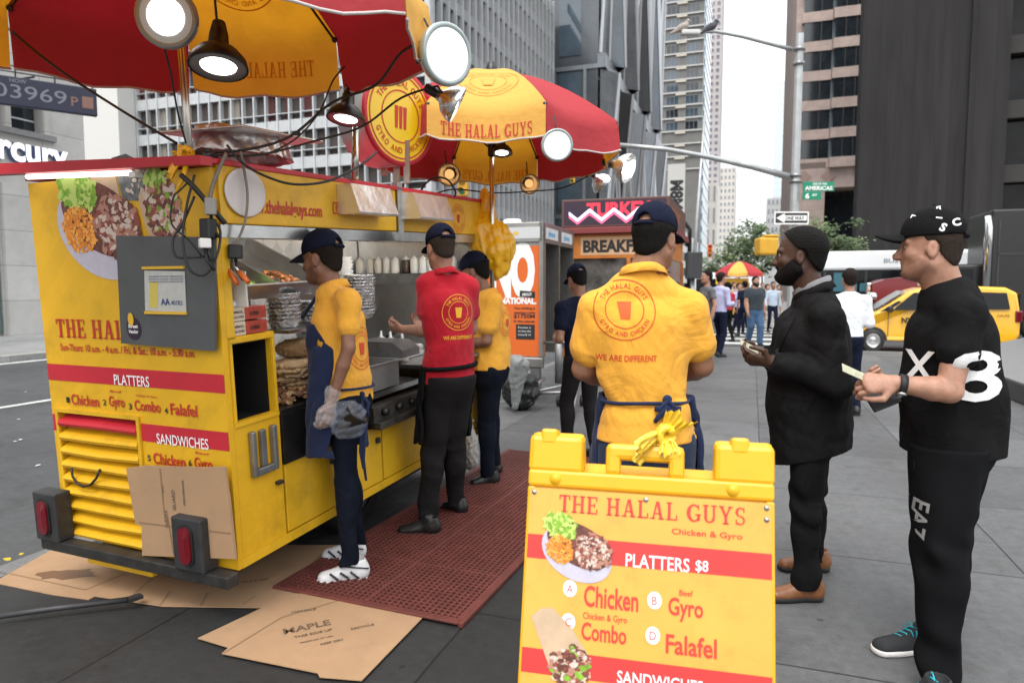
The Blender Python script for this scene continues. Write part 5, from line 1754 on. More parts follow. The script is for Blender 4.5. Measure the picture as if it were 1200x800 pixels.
mb.cur = 1; A = pm(190, 357); put2d(mb, text2d("AA", .03), PMx, .028, None, 'L', A[0], A[1], .006, 1); put2d(mb, text2d("40782", .0), PMx, .02, None, 'L', A[0] + .06, A[1], .006, 1)
for k in range(3): A = pm(176, 325 + k * 3); put2d(mb, text2d("MOBILE FOOD VENDING", .0), PMx, .007, .2, 'L', A[0], A[1], .006, 1)
mb.build('permit_print', [mat('yellow_permit_block', (.6, .48, .1), .6), mat('blue_print', (.04, .06, .2), .6)], r)
A = pm(157, 385); mb = MB(); shape2d(mb, disc2d(.045, .05, 24, 0, A[0], A[1]), PMx, .002); mb.build('sticker', mat('dark_purple_sticker', (.03, .012, .03), .5), r)
mb = MB(); put2d(mb, text2d("Street", .03), PMx, .016, .06, 'C', A[0], A[1] + .004, .004); put2d(mb, text2d("Vendor", .03), PMx, .016, .06, 'C', A[0], A[1] - .02, .004)
mb.build('sticker_text', WPR, r)
mb = MB(); B2 = pm(154, 374); shape2d(mb, disc2d(.018, .03, 12, 0, B2[0], B2[1]), PMx, .004); mb.build('sticker_flame', mat('yellow_plastic_strip', (.7, .42, .03)), r)

# cardboard leaning on the rear
def cardboard(name, label, pts, thick, M, prints=(), group=None, fold=None, wob=0.0):
    r = empty(name, label, 'cardboard', M=M, group=group)
    mb = MB(); mb.prism(pts, 0, thick); mb.build('sheet', CARD, r)
    if prints:
        mb = MB()
        for s, x, y, h, rot in prints:
            mb = MB(); put2d(mb, text2d(s, .02), Tr(x, y, thick) @ Rot(rot, 'Z'), h, None, 'L', 0, 0, .002); mb.build('stamp', mat('faded_black_stamp', (.13, .085, .05), .9), r)
    if fold:
        mb = MB()
        for x0, y0_, x1, y1_ in fold:
            d = Vector((x1 - x0, y1_ - y0_, 0)).normalized(); n = Vector((-d.y, d.x, 0)) * .004
            A, B3 = Vector((x0, y0_, thick + .0015)), Vector((x1, y1_, thick + .0015))
            mb.add([A - n, B3 - n, B3 + n, A + n], [(0, 1, 2, 3)])
        mb.build('crease', CARDD, r)
    return r
P = [CL(u, v, 1, -.06) for u, v in ((147, 549), (167, 546), (240, 548), (262, 547), (268, 590), (275, 655), (166, 651), (165, 616), (158, 614))]
o0 = P[0]
Mc = CM @ Tr(0, -.045, 0) @ frame((0, 0, 0), (1, 0, 0), (0, 0, 1))
fl = CL(162, 612, 1, -.06); fr_ = CL(270, 625, 1, -.06); cr0 = CL(187, 549, 1, -.06); cr1 = CL(193, 612, 1, -.06)
q1 = CL(196, 605, 1, -.06); q2 = CL(203, 650, 1, -.06)
pr = [("GUARD", CL(206, 598, 1, -.06).x, CL(206, 598, 1, -.06).z, .02, pi / 2), ("FRAGILE", CL(197, 618, 1, -.06).x, CL(197, 618, 1, -.06).z, .016, pi / 2), ("PERFORMANCE", CL(217, 592, 1, -.06).x, CL(217, 592, 1, -.06).z, .012, pi / 2), ("HANDLE", CL(206, 648, 1, -.06).x, CL(206, 648, 1, -.06).z, .016, pi / 2), ("24 CT", CL(192, 578, 1, -.06).x, CL(192, 578, 1, -.06).z, .012, pi / 2)]
cardboard('cardboard_sheet', 'flattened cardboard box leaning upright against the cart rear between the tail lights', [(q.x, q.z) for q in P][::-1], .012, Mc, pr, None, [(fl.x, fl.z, fr_.x, fr_.z), (cr0.x, cr0.z, cr1.x, cr1.z), (q1.x, q1.z, q2.x, q2.z)])
# cardboard on the ground
def ground_card(label, uv, z, prints=(), folds=()):
    g = [G(u, v) for u, v in uv]
    c = sum(g, Vector()) / len(g)
    pts = [((q - c).x, (q - c).y) for q in g]
    area = sum(pts[i][0] * pts[(i + 1) % len(pts)][1] - pts[(i + 1) % len(pts)][0] * pts[i][1] for i in range(len(pts)))
    if area < 0: pts = pts[::-1]
    pr = []
    for s, u, v, h, rot in prints:
        q = G(u, v) - c; pr.append((s, q.x, q.y, h, rot))
    fo = []
    for u0, v0, u1, v1 in folds:
        a, b3 = G(u0, v0) - c, G(u1, v1) - c; fo.append((a.x, a.y, b3.x, b3.y))
    cardboard('cardboard_sheet', label, pts, .004, Matrix.Translation((c.x, c.y, z)), pr, 'flattened cardboard on the ground', fo)
ground_card('flattened cardboard under the left tail light with a brown stain', [(-8, 683), (76, 636), (150, 650), (190, 660), (104, 703), (60, 697)], .001, (), ((8, 672, 100, 692), (100, 692, 178, 660)))
ground_card('long flattened cardboard lying under the cart behind the bumper', [(110, 700), (190, 655), (330, 640), (420, 640), (345, 700), (330, 714), (190, 712)], .006, (("THIS WAY UP", 262, 688, .025, .3),), ((155, 700, 180, 678), (188, 711, 200, 694), (235, 712, 243, 697), (285, 710, 300, 700)))
ground_card('stained flattened cardboard lying beside the red rubber mat', [(232, 751), (343, 698), (420, 702), (495, 727), (424, 801), (375, 797), (372, 792), (260, 769), (268, 762)], .011, (("MAPLE", 333, 747, .05, .45), ("THIS SIDE UP", 345, 752, .02, .45), ("HANDLE", 342, 722, .02, .3), ("KEEP DRY", 376, 760, .016, .45), ("PRODUCE OF USA", 352, 758, .012, .45), ("RECYCLE", 412, 742, .018, .45)), ((262, 769, 330, 727), (330, 727, 410, 703)))
# wet stain on the first sheet
o = MB(); c = G(80, 672, .0075)
rr = random.Random(4)
o.add([c + Vector((.17 * cos(a) * rr.uniform(.6, 1.1), .07 * sin(a) * rr.uniform(.6, 1.2), 0)) for a in np.linspace(0, 2 * pi, 18)[:-1]], [tuple(range(17))], False)
tag(o.build('grease_stain', mat('brown_grease', (.16, .075, .03), .5)), 'brown grease stain on the leftmost cardboard sheet', 'stain')
# hitch bar on the ground at the left
mb = MB(); mb.tube([G(-40, 727, .04), G(60, 713, .045), G(150, 702, .05)], .014, 8)
h0 = G(158, 700, .05)
mb.box((-.03, -.02, -.008), (.03, .02, .008), Matrix.Translation(h0) @ Rot(.9, 'Z'))
tag(mb.build('metal_bar', DARKSTEEL), 'long thin black metal bar lying across the flags at the left', 'bar')

# ------------------------------------------------------------------ things on and in the cart
def crush(name, label, cat, c, r3, m, seed, folds=.02, wl=.06, neck=None, M=None, res=.007, group=None):
    c = npv(c)
    F = Field(c - max(r3) * 1.3 - .06, c + max(r3) * 1.3 + .06, res)
    F.ell(c, r3, None, 0)
    if neck is not None:
        nn = npv(neck); F.cap(c + (nn - c) * .35, nn, min(r3[0], r3[1]) * .45, .018, .05)
        F.cap(nn, nn + np.array([.02, 0, .05]), .014, .03, .01)
    F.folds(folds * .5, wl * 1.6, seed, (1, 1, 1), False); F.folds(folds * .4, wl * .8, seed + 1); F.folds(folds * .15, wl * .35, seed + 2)
    root = empty(name, label, cat, tuple(c), 0, group)
    F.mesh('film', m, root, c)
    return root
YBAG = mat('yellow_bag_film', (.82, .44, .01), .3, spec=.6, trans=.0)
def big_yellow_bag():
    c = npv(W(574, 284, 5.22)); root = empty('plastic_bag', 'large yellow plastic bag hanging from the umbrella pole at the cart end', 'bag', tuple(c))
    F = Field(c + np.array([-.35, -.35, -.35]), c + np.array([.35, .35, .6]), .008)
    F.loft([(c + np.array([.05, 0, -.17]), .10, .08), (c + np.array([0.02, 0, -.06]), .165, .13), (c + np.array([-.0, 0, .06]), .14, .11), (c + np.array([.0, 0, .17]), .055, .05)], (1, 0, 0), .03)
    F.cap(c + np.array([-0.02, 0, .13]), c + np.array([-.05, 0, .38]), .035, .02, .03)
    F.cap(c + np.array([0.03, 0, .15]), c + np.array([.04, 0, .34]), .03, .016, .03)
    F.folds(.016, .2, 3, (1, 1, .6), False); F.folds(.010, .13, 4, (1, 1, .4)); F.folds(.003, .05, 5, (1, 1, .4))
    F.mesh('film', YBAG, root, c)
big_yellow_bag()
cc = W(218, 181, 2.86)
mb = MB(); mb.tube([W(220, 187, 2.84), W(214, 210, 2.83), W(205, 228, 2.83)], [.012, .01, .004], 6); tag(mb.build('bag_tail', YBAG), 'twisted yellow bag strip dangling under the knot at the cart corner', 'bag')

def fan(mb, c, d, side, L, w0, w1, pleats, seed, droop=.25):
    """a gathered end of thin film: pleats spreading out from the knot"""
    rr = random.Random(seed); c = Vector(c); d = Vector(d).normalized(); side = Vector(side).normalized(); n = d.cross(side)
    nu, nv = pleats * 4, 7; vs = []
    ph = [rr.uniform(0, 6) for _ in range(4)]
    for j in range(nv + 1):
        t = j / nv; w = w0 + (w1 - w0) * t ** .8
        for i in range(nu + 1):
            s = i / nu - .5
            z = w1 * .13 * (.25 + t) * (sin(i * pi / 2 + ph[0]) + .5 * sin(i * 1.1 + ph[1] + t * 3)) / 1.3
            vs.append(c + d * (L * t * (1 - .25 * abs(sin(s * 5 + ph[2])))) + side * (w * s * (1 - .15 * abs(s))) + n * z + Vector((0, 0, -droop * L * t * t)))
    mb.add(vs, [(j * (nu + 1) + i, j * (nu + 1) + i + 1, (j + 1) * (nu + 1) + i + 1, (j + 1) * (nu + 1) + i) for j in range(nv) for i in range(nu)], True)
def tied_bag(name, label, c, fans, m, r=.02):
    root = empty(name, label, 'bag', c)
    mb = MB()
    for k in range(5):
        a = k * 1.26; mb.tube([(r * .7 * cos(a + t), r * .5 * sin(2 * t + a), r * .8 * sin(a + t)) for t in np.linspace(0, 3.6, 9)], r * .42, 6)
    mb.build('knot', m, root)
    for k, (d, side, L, w0, w1, pl, dr) in enumerate(fans):
        mb = MB(); fan(mb, (0, 0, 0), d, side, L, w0, w1, pl, k + 7, dr); mb.build('film', m, root)
tied_bag('bag_knot', 'small yellow bag knotted round the steel pole at the cart corner', cc, [((-.6, -.3, .5), (.5, 0, .6), .06, .02, .06, 5, .3), ((.5, -.5, .1), (0, .3, 1), .05, .02, .055, 5, .4), ((-.8, -.4, -.6), (.5, -.3, -.6), .085, .02, .06, 5, .5)], YBAG, .03)
# bottles along the end shelf
BOT = mat('milky_bottle', (.84, .83, .78), .35); BOTD = mat('dark_sauce_bottle', (.05, .025, .015), .3); CAPW = mat('white_cap_plastic', (.78, .77, .74), .4)
def bottle(M, label, m, h=.15, r=.03, group=None, tip=True):
    root = empty('squeeze_bottle', label, 'bottle', M=M, group=group)
    mb = MB(); mb.lathe([(0, 0), (r, 0), (r * 1.02, h * .1), (r, h * .72), (r * .8, h * .8), (0, h * .8)], 16); mb.build('bottle', m, root)
    mb = MB(); mb.lathe([(r * .86, h * .78), (r * .86, h * .86), (r * .3, h * .92), (r * .16, h * 1.15 if tip else h), (0, h * 1.15 if tip else h)], 14); mb.build('cap', CAPW, root)
    return root
for i in range(11):
    x = -1.03 + i * .083
    bottle(CM @ Tr(x, L_ - .12 + .01 * ((i * 3) % 4), 1.232), 'dark brown sauce bottle standing in the row of milky bottles on the end shelf' if i == 5 else 'milky white squeeze bottle with a white cap on the end shelf', BOTD if i == 5 else BOT, .135, .034, 'sauce bottles along the shelf', False)
# sauce bottles on the counter
for u, v, lab, m, y in ((447, 400, 'red ketchup squeeze bottle on the counter', mat('ketchup_bottle', (.42, .015, .01), .35), 1.8), (458, 402, 'cream squeeze bottle beside the ketchup on the counter', BOT, 1.78), (472, 412, 'clear bottle with yellow sauce in front of the red shirted worker', mat('pale_plastic', (.7, .62, .55), .3), 1.74)):
    q = CL(u, v, 1, y); bottle(CM @ Tr(q.x, y, .662), lab, m, .17, .036)
# topping trays on legs over the griddle
def tray(root, lo, hi, dep, m=STEEL, name='pan', t=.006):
    mb = MB(); x0, y0 = lo; x1, y1 = hi
    mb.box((x0, y0, 0), (x1, y1, t)); mb.box((x0, y0, t), (x0 + t, y1, dep)); mb.box((x1 - t, y0, t), (x1, y1, dep)); mb.box((x0 + t, y0, t), (x1 - t, y0 + t, dep)); mb.box((x0 + t, y1 - t, t), (x1 - t, y1, dep))
    mb.box((x0 - .015, y0 - .015, dep), (x1 + .015, y0 + t, dep + .004)); mb.box((x0 - .015, y1 - t, dep), (x1 + .015, y1 + .015, dep + .004)); mb.box((x0 - .015, y0 + t, dep), (x0 + t, y1 - t, dep + .004)); mb.box((x1 - t, y0 + t, dep), (x1 + .015, y1 - t, dep + .004))
    return mb.build(name, m, root)
def heap(root, name, c, rx, ry, h, mats, n, s, seed):
    rr = random.Random(seed); mb = MB()
    for i in range(n):
        a = rr.uniform(0, 6.28); q = sqrt(rr.random())
        p = Vector((c[0] + rx * q * cos(a), c[1] + ry * q * sin(a), c[2] + h * (1 - q * q) * rr.uniform(.3, 1)))
        M = Matrix.Translation(p) @ Rot(rr.uniform(0, 6), 'Z') @ Rot(rr.uniform(0, 6), 'X')
        k = s * rr.uniform(.6, 1.4)
        mb.cur = rr.randrange(len(mats)); mb.box((-k, -k * .7, -k * .45), (k, k * .7, k * .45), M, k * .3)
    return mb.build(name, mats, root)
TOM = mat('fried_orange_food', (.5, .17, .03), .5, var=.4, scale=30); LET = mat('lettuce_food', (.3, .5, .06), .5, var=.4, scale=30); LET2 = mat('pale_lettuce_food', (.55, .62, .25), .5)
r = on_cart('topping_tray', 'stainless topping tray holding lettuce and fried food above the griddle', 'tray', (-.3, .33, 1.17), None, 0, radians(24))
tray(r, (-.62, 0), (.02, .72), .08)
mb = MB(); mb.box((-.6, .33, .008), (.01, .338, .075)); mb.build('divider', STEEL, r)
heap(r, 'lettuce', (-.12, .17, .02), .1, .12, .035, [LET, LET2], 70, .014, 1); heap(r, 'fried_food', (-.14, .52, .02), .1, .12, .035, [TOM, mat('brown_food', (.25, .09, .03), .6)], 60, .014, 2)
for x, y, l in ((-.55, .05, .7), (-.55, .68, .7), (-.02, .7, .47)):
    mb = MB(); mb.tube([(x, y, 0), (x + l * .4, y, -l * .9)], .01, 6); mb.build('leg', STEEL, r)
# foil container stacks
def foil_stack(label, loc, n, r0, h, m=FOIL, group='stacks of foil containers'):
    root = on_cart('foil_container_stack', label, 'containers', loc, group)
    for i in range(n):
        mb = MB()
        k = 32; prof = [(r0 * .8, 0), (r0 * .97, h * .8), (r0 * 1.06, h * .85), (r0 * 1.06, h), (r0 * .95, h), (r0 * .8, h * .2), (0, h * .2)]
        vs, fs = [], []
        for j in range(k):
            a = 2 * pi * j / k; w = 1 + (.012 if j % 2 else -.012)
            for q, z in prof: vs.append((q * w * cos(a), q * w * sin(a), z))
        L3 = len(prof)
        for j in range(k):
            for q in range(L3 - 1): fs.append((j * L3 + q, ((j + 1) % k) * L3 + q, ((j + 1) % k) * L3 + q + 1, j * L3 + q + 1))
        mb.add(vs, fs, False)
        o = mb.build('container', m, root); o.location = (.003 * ((i * 5) % 3 - 1), .003 * ((i * 7) % 3 - 1), i * h * .52); o.rotation_euler = (0, 0, i * 1.3)
    return root
q = CL(334, 383, 1, .75); foil_stack('tall stack of round foil containers left of the slim worker', (q.x, .75, q.z), 8, .085, .04)
q = CL(368, 390, 1, 1.0); foil_stack('second stack of foil containers half behind the slim worker', (q.x, 1.0, q.z), 8, .085, .04)
q = CL(424, 372, 1, 1.7); foil_stack('large stack of silver containers between the two front workers', (q.x, 1.7, q.z), 13, .095, .04)
WFOIL = mat('white_foam_container', (.72, .72, .7), .5, bump=.3, bscale=40)
q = CL(402, 340, 1, 1.7); foil_stack('tall stack of white containers behind the slim worker', (q.x, 1.72, q.z - .1), 13, .06, .045, WFOIL)
mb_s = MB()
r = on_cart('rack_shelf', 'thin steel rack shelf carrying the foil container stacks', 'shelf', (0, 0, 0))
qa = CL(334, 383, 1, .75)
mb = MB(); mb.box((qa.x - .12, .62, qa.z - .02), (qa.x + .14, 1.15, qa.z - .003)); mb.build('plate', STEEL, r)
for yy in (.64, 1.13):
    mb = MB(); mb.tube([(qa.x - .1, yy, qa.z - .02), (qa.x - .1, yy, .66)], .01, 6); mb.build('leg', STEEL, r)
# boxes of gloves on the cabinet top
for k, (z, lab) in enumerate(((1.031, 'lower red and cream glove box on the cabinet top'), (1.094, 'upper red and cream glove box on the cabinet top'))):
    r = on_cart('glove_box', lab, 'box', (-.0, .06, z))
    mb = MB(); mb.box((-.13, 0, 0), (-.01, .09, .06), None, .002); mb.build('carton', mat('cream_carton', (.55, .46, .36), .7), r)
    mb = MB(); mb.box((-.128, .0905, .002), (-.009, .22, .058), None, .002); mb.build('printed_carton', mat('red_carton', (.40, .05, .03), .6, var=.4, scale=18), r)
    mb = MB(); M3 = frame((-.0085, .02, .02), (0, 1, 0), (0, 0, 1)); put2d(mb, text2d("VINYL", .02), M3, .012, .06, 'L', 0, .014, .001); put2d(mb, text2d("GLOVES", .02), M3, .01, .06, 'L', 0, -.006, .001); put2d(mb, text2d("100", .02), M3, .018, .05, 'L', .1, 0, .003)
    mb.build('lettering', KPR, r)
mbx = CM @ Vector((-.07, .1, 1.16))
crush('napkin_stack', 'crumpled white napkins on top of the glove boxes', 'napkins', mbx, (.05, .04, .025), mat('white_paper', (.7, .69, .66), .8), 12, .01, .03, res=.006)
# paper sleeve and tongs hanging by the corner post
r = on_cart('paper_sleeve', 'pale paper sleeve hanging inside the corner post', 'paper', (0, 0, 0))
qa, qb = CL(268, 318, 1, .12), CL(291, 365, 1, .12)
mb = MB(); mb.box((qa.x, .115, 1.155), (qb.x, .125, qa.z), None, .003); mb.build('sleeve', mat('pale_paper', (.55, .53, .5), .8, var=.1), r)
for u0, v0, u1, v1, lab in ((268, 316, 278, 333, 'left pair of steel tongs with an orange handle at the corner post'), (280, 318, 291, 331, 'right pair of steel tongs with an orange handle at the corner post')):
    r = on_cart('tongs', lab, 'tongs', (0, 0, 0))
    A, B2 = CL(u0, v0, 1, .07), CL(u1, v1, 1, .06)
    d = (A - B2)
    mb = MB(); mb.tube([A + d * 1.2 + Vector((0, .02, .01)), A + d * .6, A], .006, 6); mb.build('arm', STEEL, r)
    mb = MB(); mb.tube([A, A.lerp(B2, .5), B2], [.009, .012, .010], 8); mb.build('handle', mat('orange_handle', (.62, .13, .02), .4), r)
# griddle food
r = on_cart('flatbread_pile', 'pile of pale flatbreads on the griddle by the gloved hand', 'bread', (-.2, .62, .655))
PITA = mat('flatbread', (.52, .36, .2), .8, var=.25, scale=14)
rr = random.Random(2)
for i in range(5):
    F = Field((-.2, -.2, -.03), (.2, .2, .05), .007); F.ell((0, 0, 0), (.13, .13, .014), None, 0); F.folds(.006, .07, i)
    o = F.mesh('flatbread', PITA, r, (0, 0, 0)); o.location = (rr.uniform(-.05, .05), rr.uniform(-.04, .06), .075 + .022 * i)
heap(r, 'chopped_meat', (0.04, -.02, .0), .16, .24, .1, [mat('chopped_chicken', (.36, .2, .09), .6, var=.4, scale=30), mat('browned_chicken', (.2, .09, .04), .6), mat('pale_chicken', (.48, .32, .18), .6)], 330, .014, 5)
q = CL(350, 408, 1, .8)
r = on_cart('bread_bag', 'round loaf of flatbread resting on the steel bin behind the griddle', 'bread', (q.x, .8, q.z))
F = Field((-.2, -.2, -.08), (.2, .2, .1), .007); F.ell((0, 0, 0), (.13, .1, .05), None, 0); F.folds(.008, .06, 4); F.mesh('loaf', PITA, r, (0, 0, 0))
mb = MB(); mb.box((-.15, -.12, -.25), (.16, .12, -.05), None, .01); mb.build('bin', STEEL, r)
# hotel pan over the burners and rice pan
r = on_cart('hotel_pan', 'deep grey hotel pan sitting over the burners right of the apron worker', 'pan', (-.36, 1.06, .59)); tray(r, (.0, .0), (.36, .3), .15, mat('grey_pan', (.34, .34, .33), .4, .6, var=.2)); 
mb = MB(); mb.prism([(-.02, .155), (.38, .155), (.38, .2), (.3, .25), (.05, .25), (-.02, .2)], -.52, -.32, Rot(pi / 2, 'X')); mb.build('cover', DULLSTEEL, r)
r = on_cart('rice_pan', 'pan of yellow rice on the counter right of the slim worker', 'pan', (-.5, 1.5, .68)); tray(r, (0, 0), (.32, .26), .09); heap(r, 'rice', (.16, .13, .05), .14, .11, .05, [mat('yellow_rice', (.72, .38, .03), .6), mat('orange_rice', (.7, .25, .02), .6)], 160, .01, 4)
r = on_cart('foam_box', 'white foam lunch boxes stacked on the counter before the red shirted worker', 'box', (-.35, 1.95, .662))
mb = MB(); mb.box((-.12, -.12, 0), (.12, .12, .04), None, .015); mb.box((-.115, -.12, .042), (.12, .115, .08), None, .015); mb.build('carton', WFOIL, r)
r = on_cart('serving_spoon', 'black handled serving spoon resting across the counter by the bottles', 'spoon', (-.4, 1.85, .78), None, .3)
mb = MB(); mb.tube([(-.16, 0, -.05), (0, 0, .03), (.14, 0, .1)], [.008, .011, .014], 8); mb.build('handle', BLACKP, r)
# foil pan upside down on the roof
r = on_cart('foil_pan', 'upturned dented foil pan lying on the red cart roof', 'pan', (-.28, .5, 1.847), None, .15)
F = Field((-.35, -.35, -.02), (.35, .45, .2), .008)
F.loft([((0, 0, .0), .19, .3), ((0, .0, .11), .165, .27)], (1, 0, 0), 0)
F.D = np.maximum(F.D, -(F.D + .02)); 
F.cut((0, 0, .1), (0, .1, 1)); F.cut((0, 0, .004), (0, 0, -1)); F.folds(.006, .14, 6)
F.mesh('pan', mat('dented_foil', (.6, .57, .55), .3, .9, bump=.5, bscale=14), r, (0, 0, 0))
mb = MB(); mb.box((-.21, -.33, .1), (.23, .36, .112), Rot(.05, 'X'), .004); mb.build('lid', mat('dented_foil', (.6, .57, .55)), r)

# ------------------------------------------------------------------ red rubber mat
MATR = mat('red_rubber', (.135, .032, .024), .7, var=.25, scale=9, bump=.2)
m0 = Vector((-1.14, 3.27, 0)); m1 = Vector((-.23, 2.91, 0))
ux = (m1 - m0).normalized(); uy = Vector((-ux.y, ux.x, 0))
r = empty('rubber_mat', 'dark red perforated rubber mat under the workers beside the cart', 'mat', m0 + Vector((0, 0, .0125)), atan2(ux.y, ux.x))
Wm, Lm, cell = .98, 3.05, .0305
mb = MB()
nx_, ny_ = int(Wm / cell), int(Lm / cell)
h = .013
for i in range(nx_ + 1):
    wv = .0055 if i % 16 else .013
    x = i * cell; mb.box((x - wv, 0, 0), (x + wv, ny_ * cell, h))
mb.build('ridge', MATR, r)
mb = MB()
for j in range(ny_ + 1):
    wv = .0055 if j % 16 else .011
    y = j * cell; mb.box((-.006, y - wv, 0), (nx_ * cell + .006, y + wv, h - .0025))
mb.build('cross_ridge', MATR, r)
mb = MB(); mb.box((-.03, -.03, -.011), (-.0065, ny_ * cell + .03, .012), None, .004); mb.box((nx_ * cell + .0065, -.03, -.011), (nx_ * cell + .03, ny_ * cell + .03, .012), None, .004); mb.box((-.006, -.03, 0), (nx_ * cell + .006, -.012, .012), None, .004)
mb.build('edge', MATR, r)
mb = MB(); mb.box((-.006, -.01, 0), (nx_ * cell + .006, ny_ * cell + .02, .0015)); mb.build('dirt_under_mat', mat('mat_dirt', (.035, .02, .016), .9), r)
# ------------------------------------------------------------------ umbrellas over the cart
def canvas(name, col, tl=.45, top=None):
    m = bpy.data.materials.new(name); m.use_nodes = True
    nt = m.node_tree; N, L = nt.nodes, nt.links
    b = N["Principled BSDF"]; b.inputs['Roughness'].default_value = .8; b.inputs['Specular IOR Level'].default_value = .2
    tc = N.new("ShaderNodeTexCoord"); n = N.new("ShaderNodeTexNoise"); n.inputs['Scale'].default_value = 5; n.inputs['Detail'].default_value = 8; n.inputs['Roughness'].default_value = .7
    L.new(tc.outputs['Object'], n.inputs['Vector'])
    r = N.new("ShaderNodeValToRGB"); r.color_ramp.elements[0].position = .3; r.color_ramp.elements[1].position = .62
    r.color_ramp.elements[0].color = (*[q * .68 for q in col], 1); r.color_ramp.elements[1].color = (*col, 1)
    L.new(n.outputs['Fac'], r.inputs[0]); b.inputs['Base Color'].default_value = (*(top or col), 1)
    t = N.new("ShaderNodeBsdfTranslucent"); L.new(r.outputs[0], t.inputs['Color'])
    mx_ = N.new("ShaderNodeMixShader"); mx_.inputs[0].default_value = tl
    L.new(b.outputs[0], mx_.inputs[1]); L.new(t.outputs[0], mx_.inputs[2]); L.new(mx_.outputs[0], N["Material Output"].inputs['Surface'])
    n2 = N.new("ShaderNodeTexNoise"); n2.inputs['Scale'].default_value = 18; L.new(tc.outputs['Object'], n2.inputs['Vector'])
    bp = N.new("ShaderNodeBump"); bp.inputs['Strength'].default_value = .3; bp.inputs['Distance'].default_value = .02
    L.new(n2.outputs['Fac'], bp.inputs['Height']); L.new(bp.outputs[0], b.inputs['Normal'])
    return m
UY = canvas('yellow_canvas', (.84, .38, .008), .33, (.86, .5, .12)); URD = canvas('red_canvas', (.21, .004, .012), .32, (.5, .06, .07))
HEM = mat('pale_hem', (.5, .46, .44), .8)
UPR = mat('faded_red_print', (.72, .26, .01), .8)

def umbrella(label, c, rim_z, apex, R0, rot, first_red, pole_r, pole_h0, prints, group, val=.24, tilt=0.0):
    """c: foot of the pole on the ground plan; corners at rot + 45 k"""
    root = empty('umbrella', label, 'umbrella', (c[0], c[1], 0), 0, group)
    root.rotation_euler = (tilt, 0, 0)
    cor = [Vector((R0 * cos(radians(rot + 45 * k)), R0 * sin(radians(rot + 45 * k)), rim_z)) for k in range(8)]
    ap = Vector((0, 0, apex))
    rr = random.Random(int(c[1] * 10))
    for k in range(8):
        A, B2 = cor[k], cor[(k + 1) % 8]
        mb = MB(); nu, nv = 10, 8
        vs, fs = [], []
        ph = rr.uniform(0, 6)
        out = (A + B2); out.z = 0; out = out.normalized()
        def surf(s, t):
            e = A.lerp(B2, s)
            p = ap.lerp(e, t)
            p.z = rim_z + (apex - rim_z) * (1 - t ** 1.75)           # domed
            p.z -= .05 * 4 * s * (1 - s) * t * t * .8                  # cloth sags between the ribs
            p = p - out * .045 * 4 * s * (1 - s) * t
            return p
        for j in range(nv + 1):
            for i in range(nu + 1): vs.append(surf(i / nu, .04 + .96 * j / nv))
        nval = 4
        for j in range(1, nval + 1):
            for i in range(nu + 1):
                s = i / nu; q = surf(s, 1.0)
                d = j / nval
                w = .012 * sin(s * 9 + ph) * d
                vs.append(q + Vector((0, 0, -val * d + .018 * sin(s * 14 + ph) * d * d * .5)) + out * (.03 * d * (1 if val > .2 else .5) + w) )
        W_ = nu + 1
        for j in range(nv + nval):
            for i in range(nu): fs.append((j * W_ + i, j * W_ + i + 1, (j + 1) * W_ + i + 1, (j + 1) * W_ + i))
        mb.add(vs, fs, True)
        red = (k % 2 == 0) == first_red
        p = mb.build('panel', URD if red else UY, root)
        hem = MB(); hem.tube([vs[(nv + nval) * W_ + i] for i in range(W_)], .006, 5); hem.build('hem', HEM, p)
        if k in prints:
            side = prints[k]                                          # +1 lettering read from outside, -1 shows through on the inside
            e0, e1 = (B2, A) if True else (A, B2)
            u = (A - B2).normalized() if True else None
            # seen from outside, left-to-right runs from B2... to A is reversed for a counter-clockwise rim
            u = (B2 - A).normalized()
            mid = (A + B2) / 2
            def vfun(x, y):
                s = .5 + x / (B2 - A).length
                q = surf(s, 1.0); d = -y / val
                return q + Vector((0, 0, y)) + out * (.03 * d * (1 if val > .2 else .5) + .012 * sin(s * 9 + ph) * d)
            sh = MB(); put2d(sh, slab2d("THE HALAL GUYS"), Matrix.Identity(4), .08, .56, 'C', cap=1.0)
            M2 = MB()
            M2.add([vfun(v[0], v[1] - .175) + out * (.006 * side) for v in sh.v], sh.f, False)
            M2.build('lettering', UPR if side < 0 else mat('red_canvas_print', (.5, .03, .02), .8), p)
            M2 = MB()
            for q in logo2d(.2):
                pts = []
                for a, b2 in q[0]:
                    t = .66 - b2 / (R0 * 1.05); s = .5 + a / ((B2 - A).length * max(t, .2))
                    pt = surf(min(max(s, 0), 1), t); nrm = (out * .45 + Vector((0, 0, .9))).normalized()
                    pts.append(pt + nrm * (.006 * side))
                M2.add(pts, q[1], False)
            M2.build('badge', UPR if side < 0 else mat('pale_red_print', (.7, .3, .05), .8), p)
    for k in range(8):
        mb = MB()
        A = cor[k] * .985; A.z = rim_z - .012
        pts = []
        for t in (0.05, .35, .65, 1.0):
            q = ap.lerp(A, t); q.z = rim_z + (apex - rim_z) * (1 - t ** 1.75) - .014; pts.append(q)
        mb.tube(pts, .007, 5)
        mb.sphere(A, .016, 8)
        mb.build('rib', DARKSTEEL, root)
        mb = MB(); q = ap.lerp(A, .5); q.z = rim_z + (apex - rim_z) * (1 - .5 ** 1.75) - .016
        mb.tube([q, Vector((0, 0, rim_z - .12))], .006, 5); mb.build('strut', DARKSTEEL, root)
    mb = MB(); mb.lathe([(.03, rim_z - .16), (.03, rim_z - .08)], 12); mb.build('slider', BLACKP, root)
    mb = MB(); mb.tube([(0, 0, pole_h0), (0, 0, apex + .03)], pole_r, 12); mb.build('pole', CHROME, root)
    mb = MB(); mb.lathe([(.0, apex + .09), (.03, apex + .07), (.045, apex + .02), (.05, apex - .01)], 12); mb.build('finial', BLACKP, root)
    return root
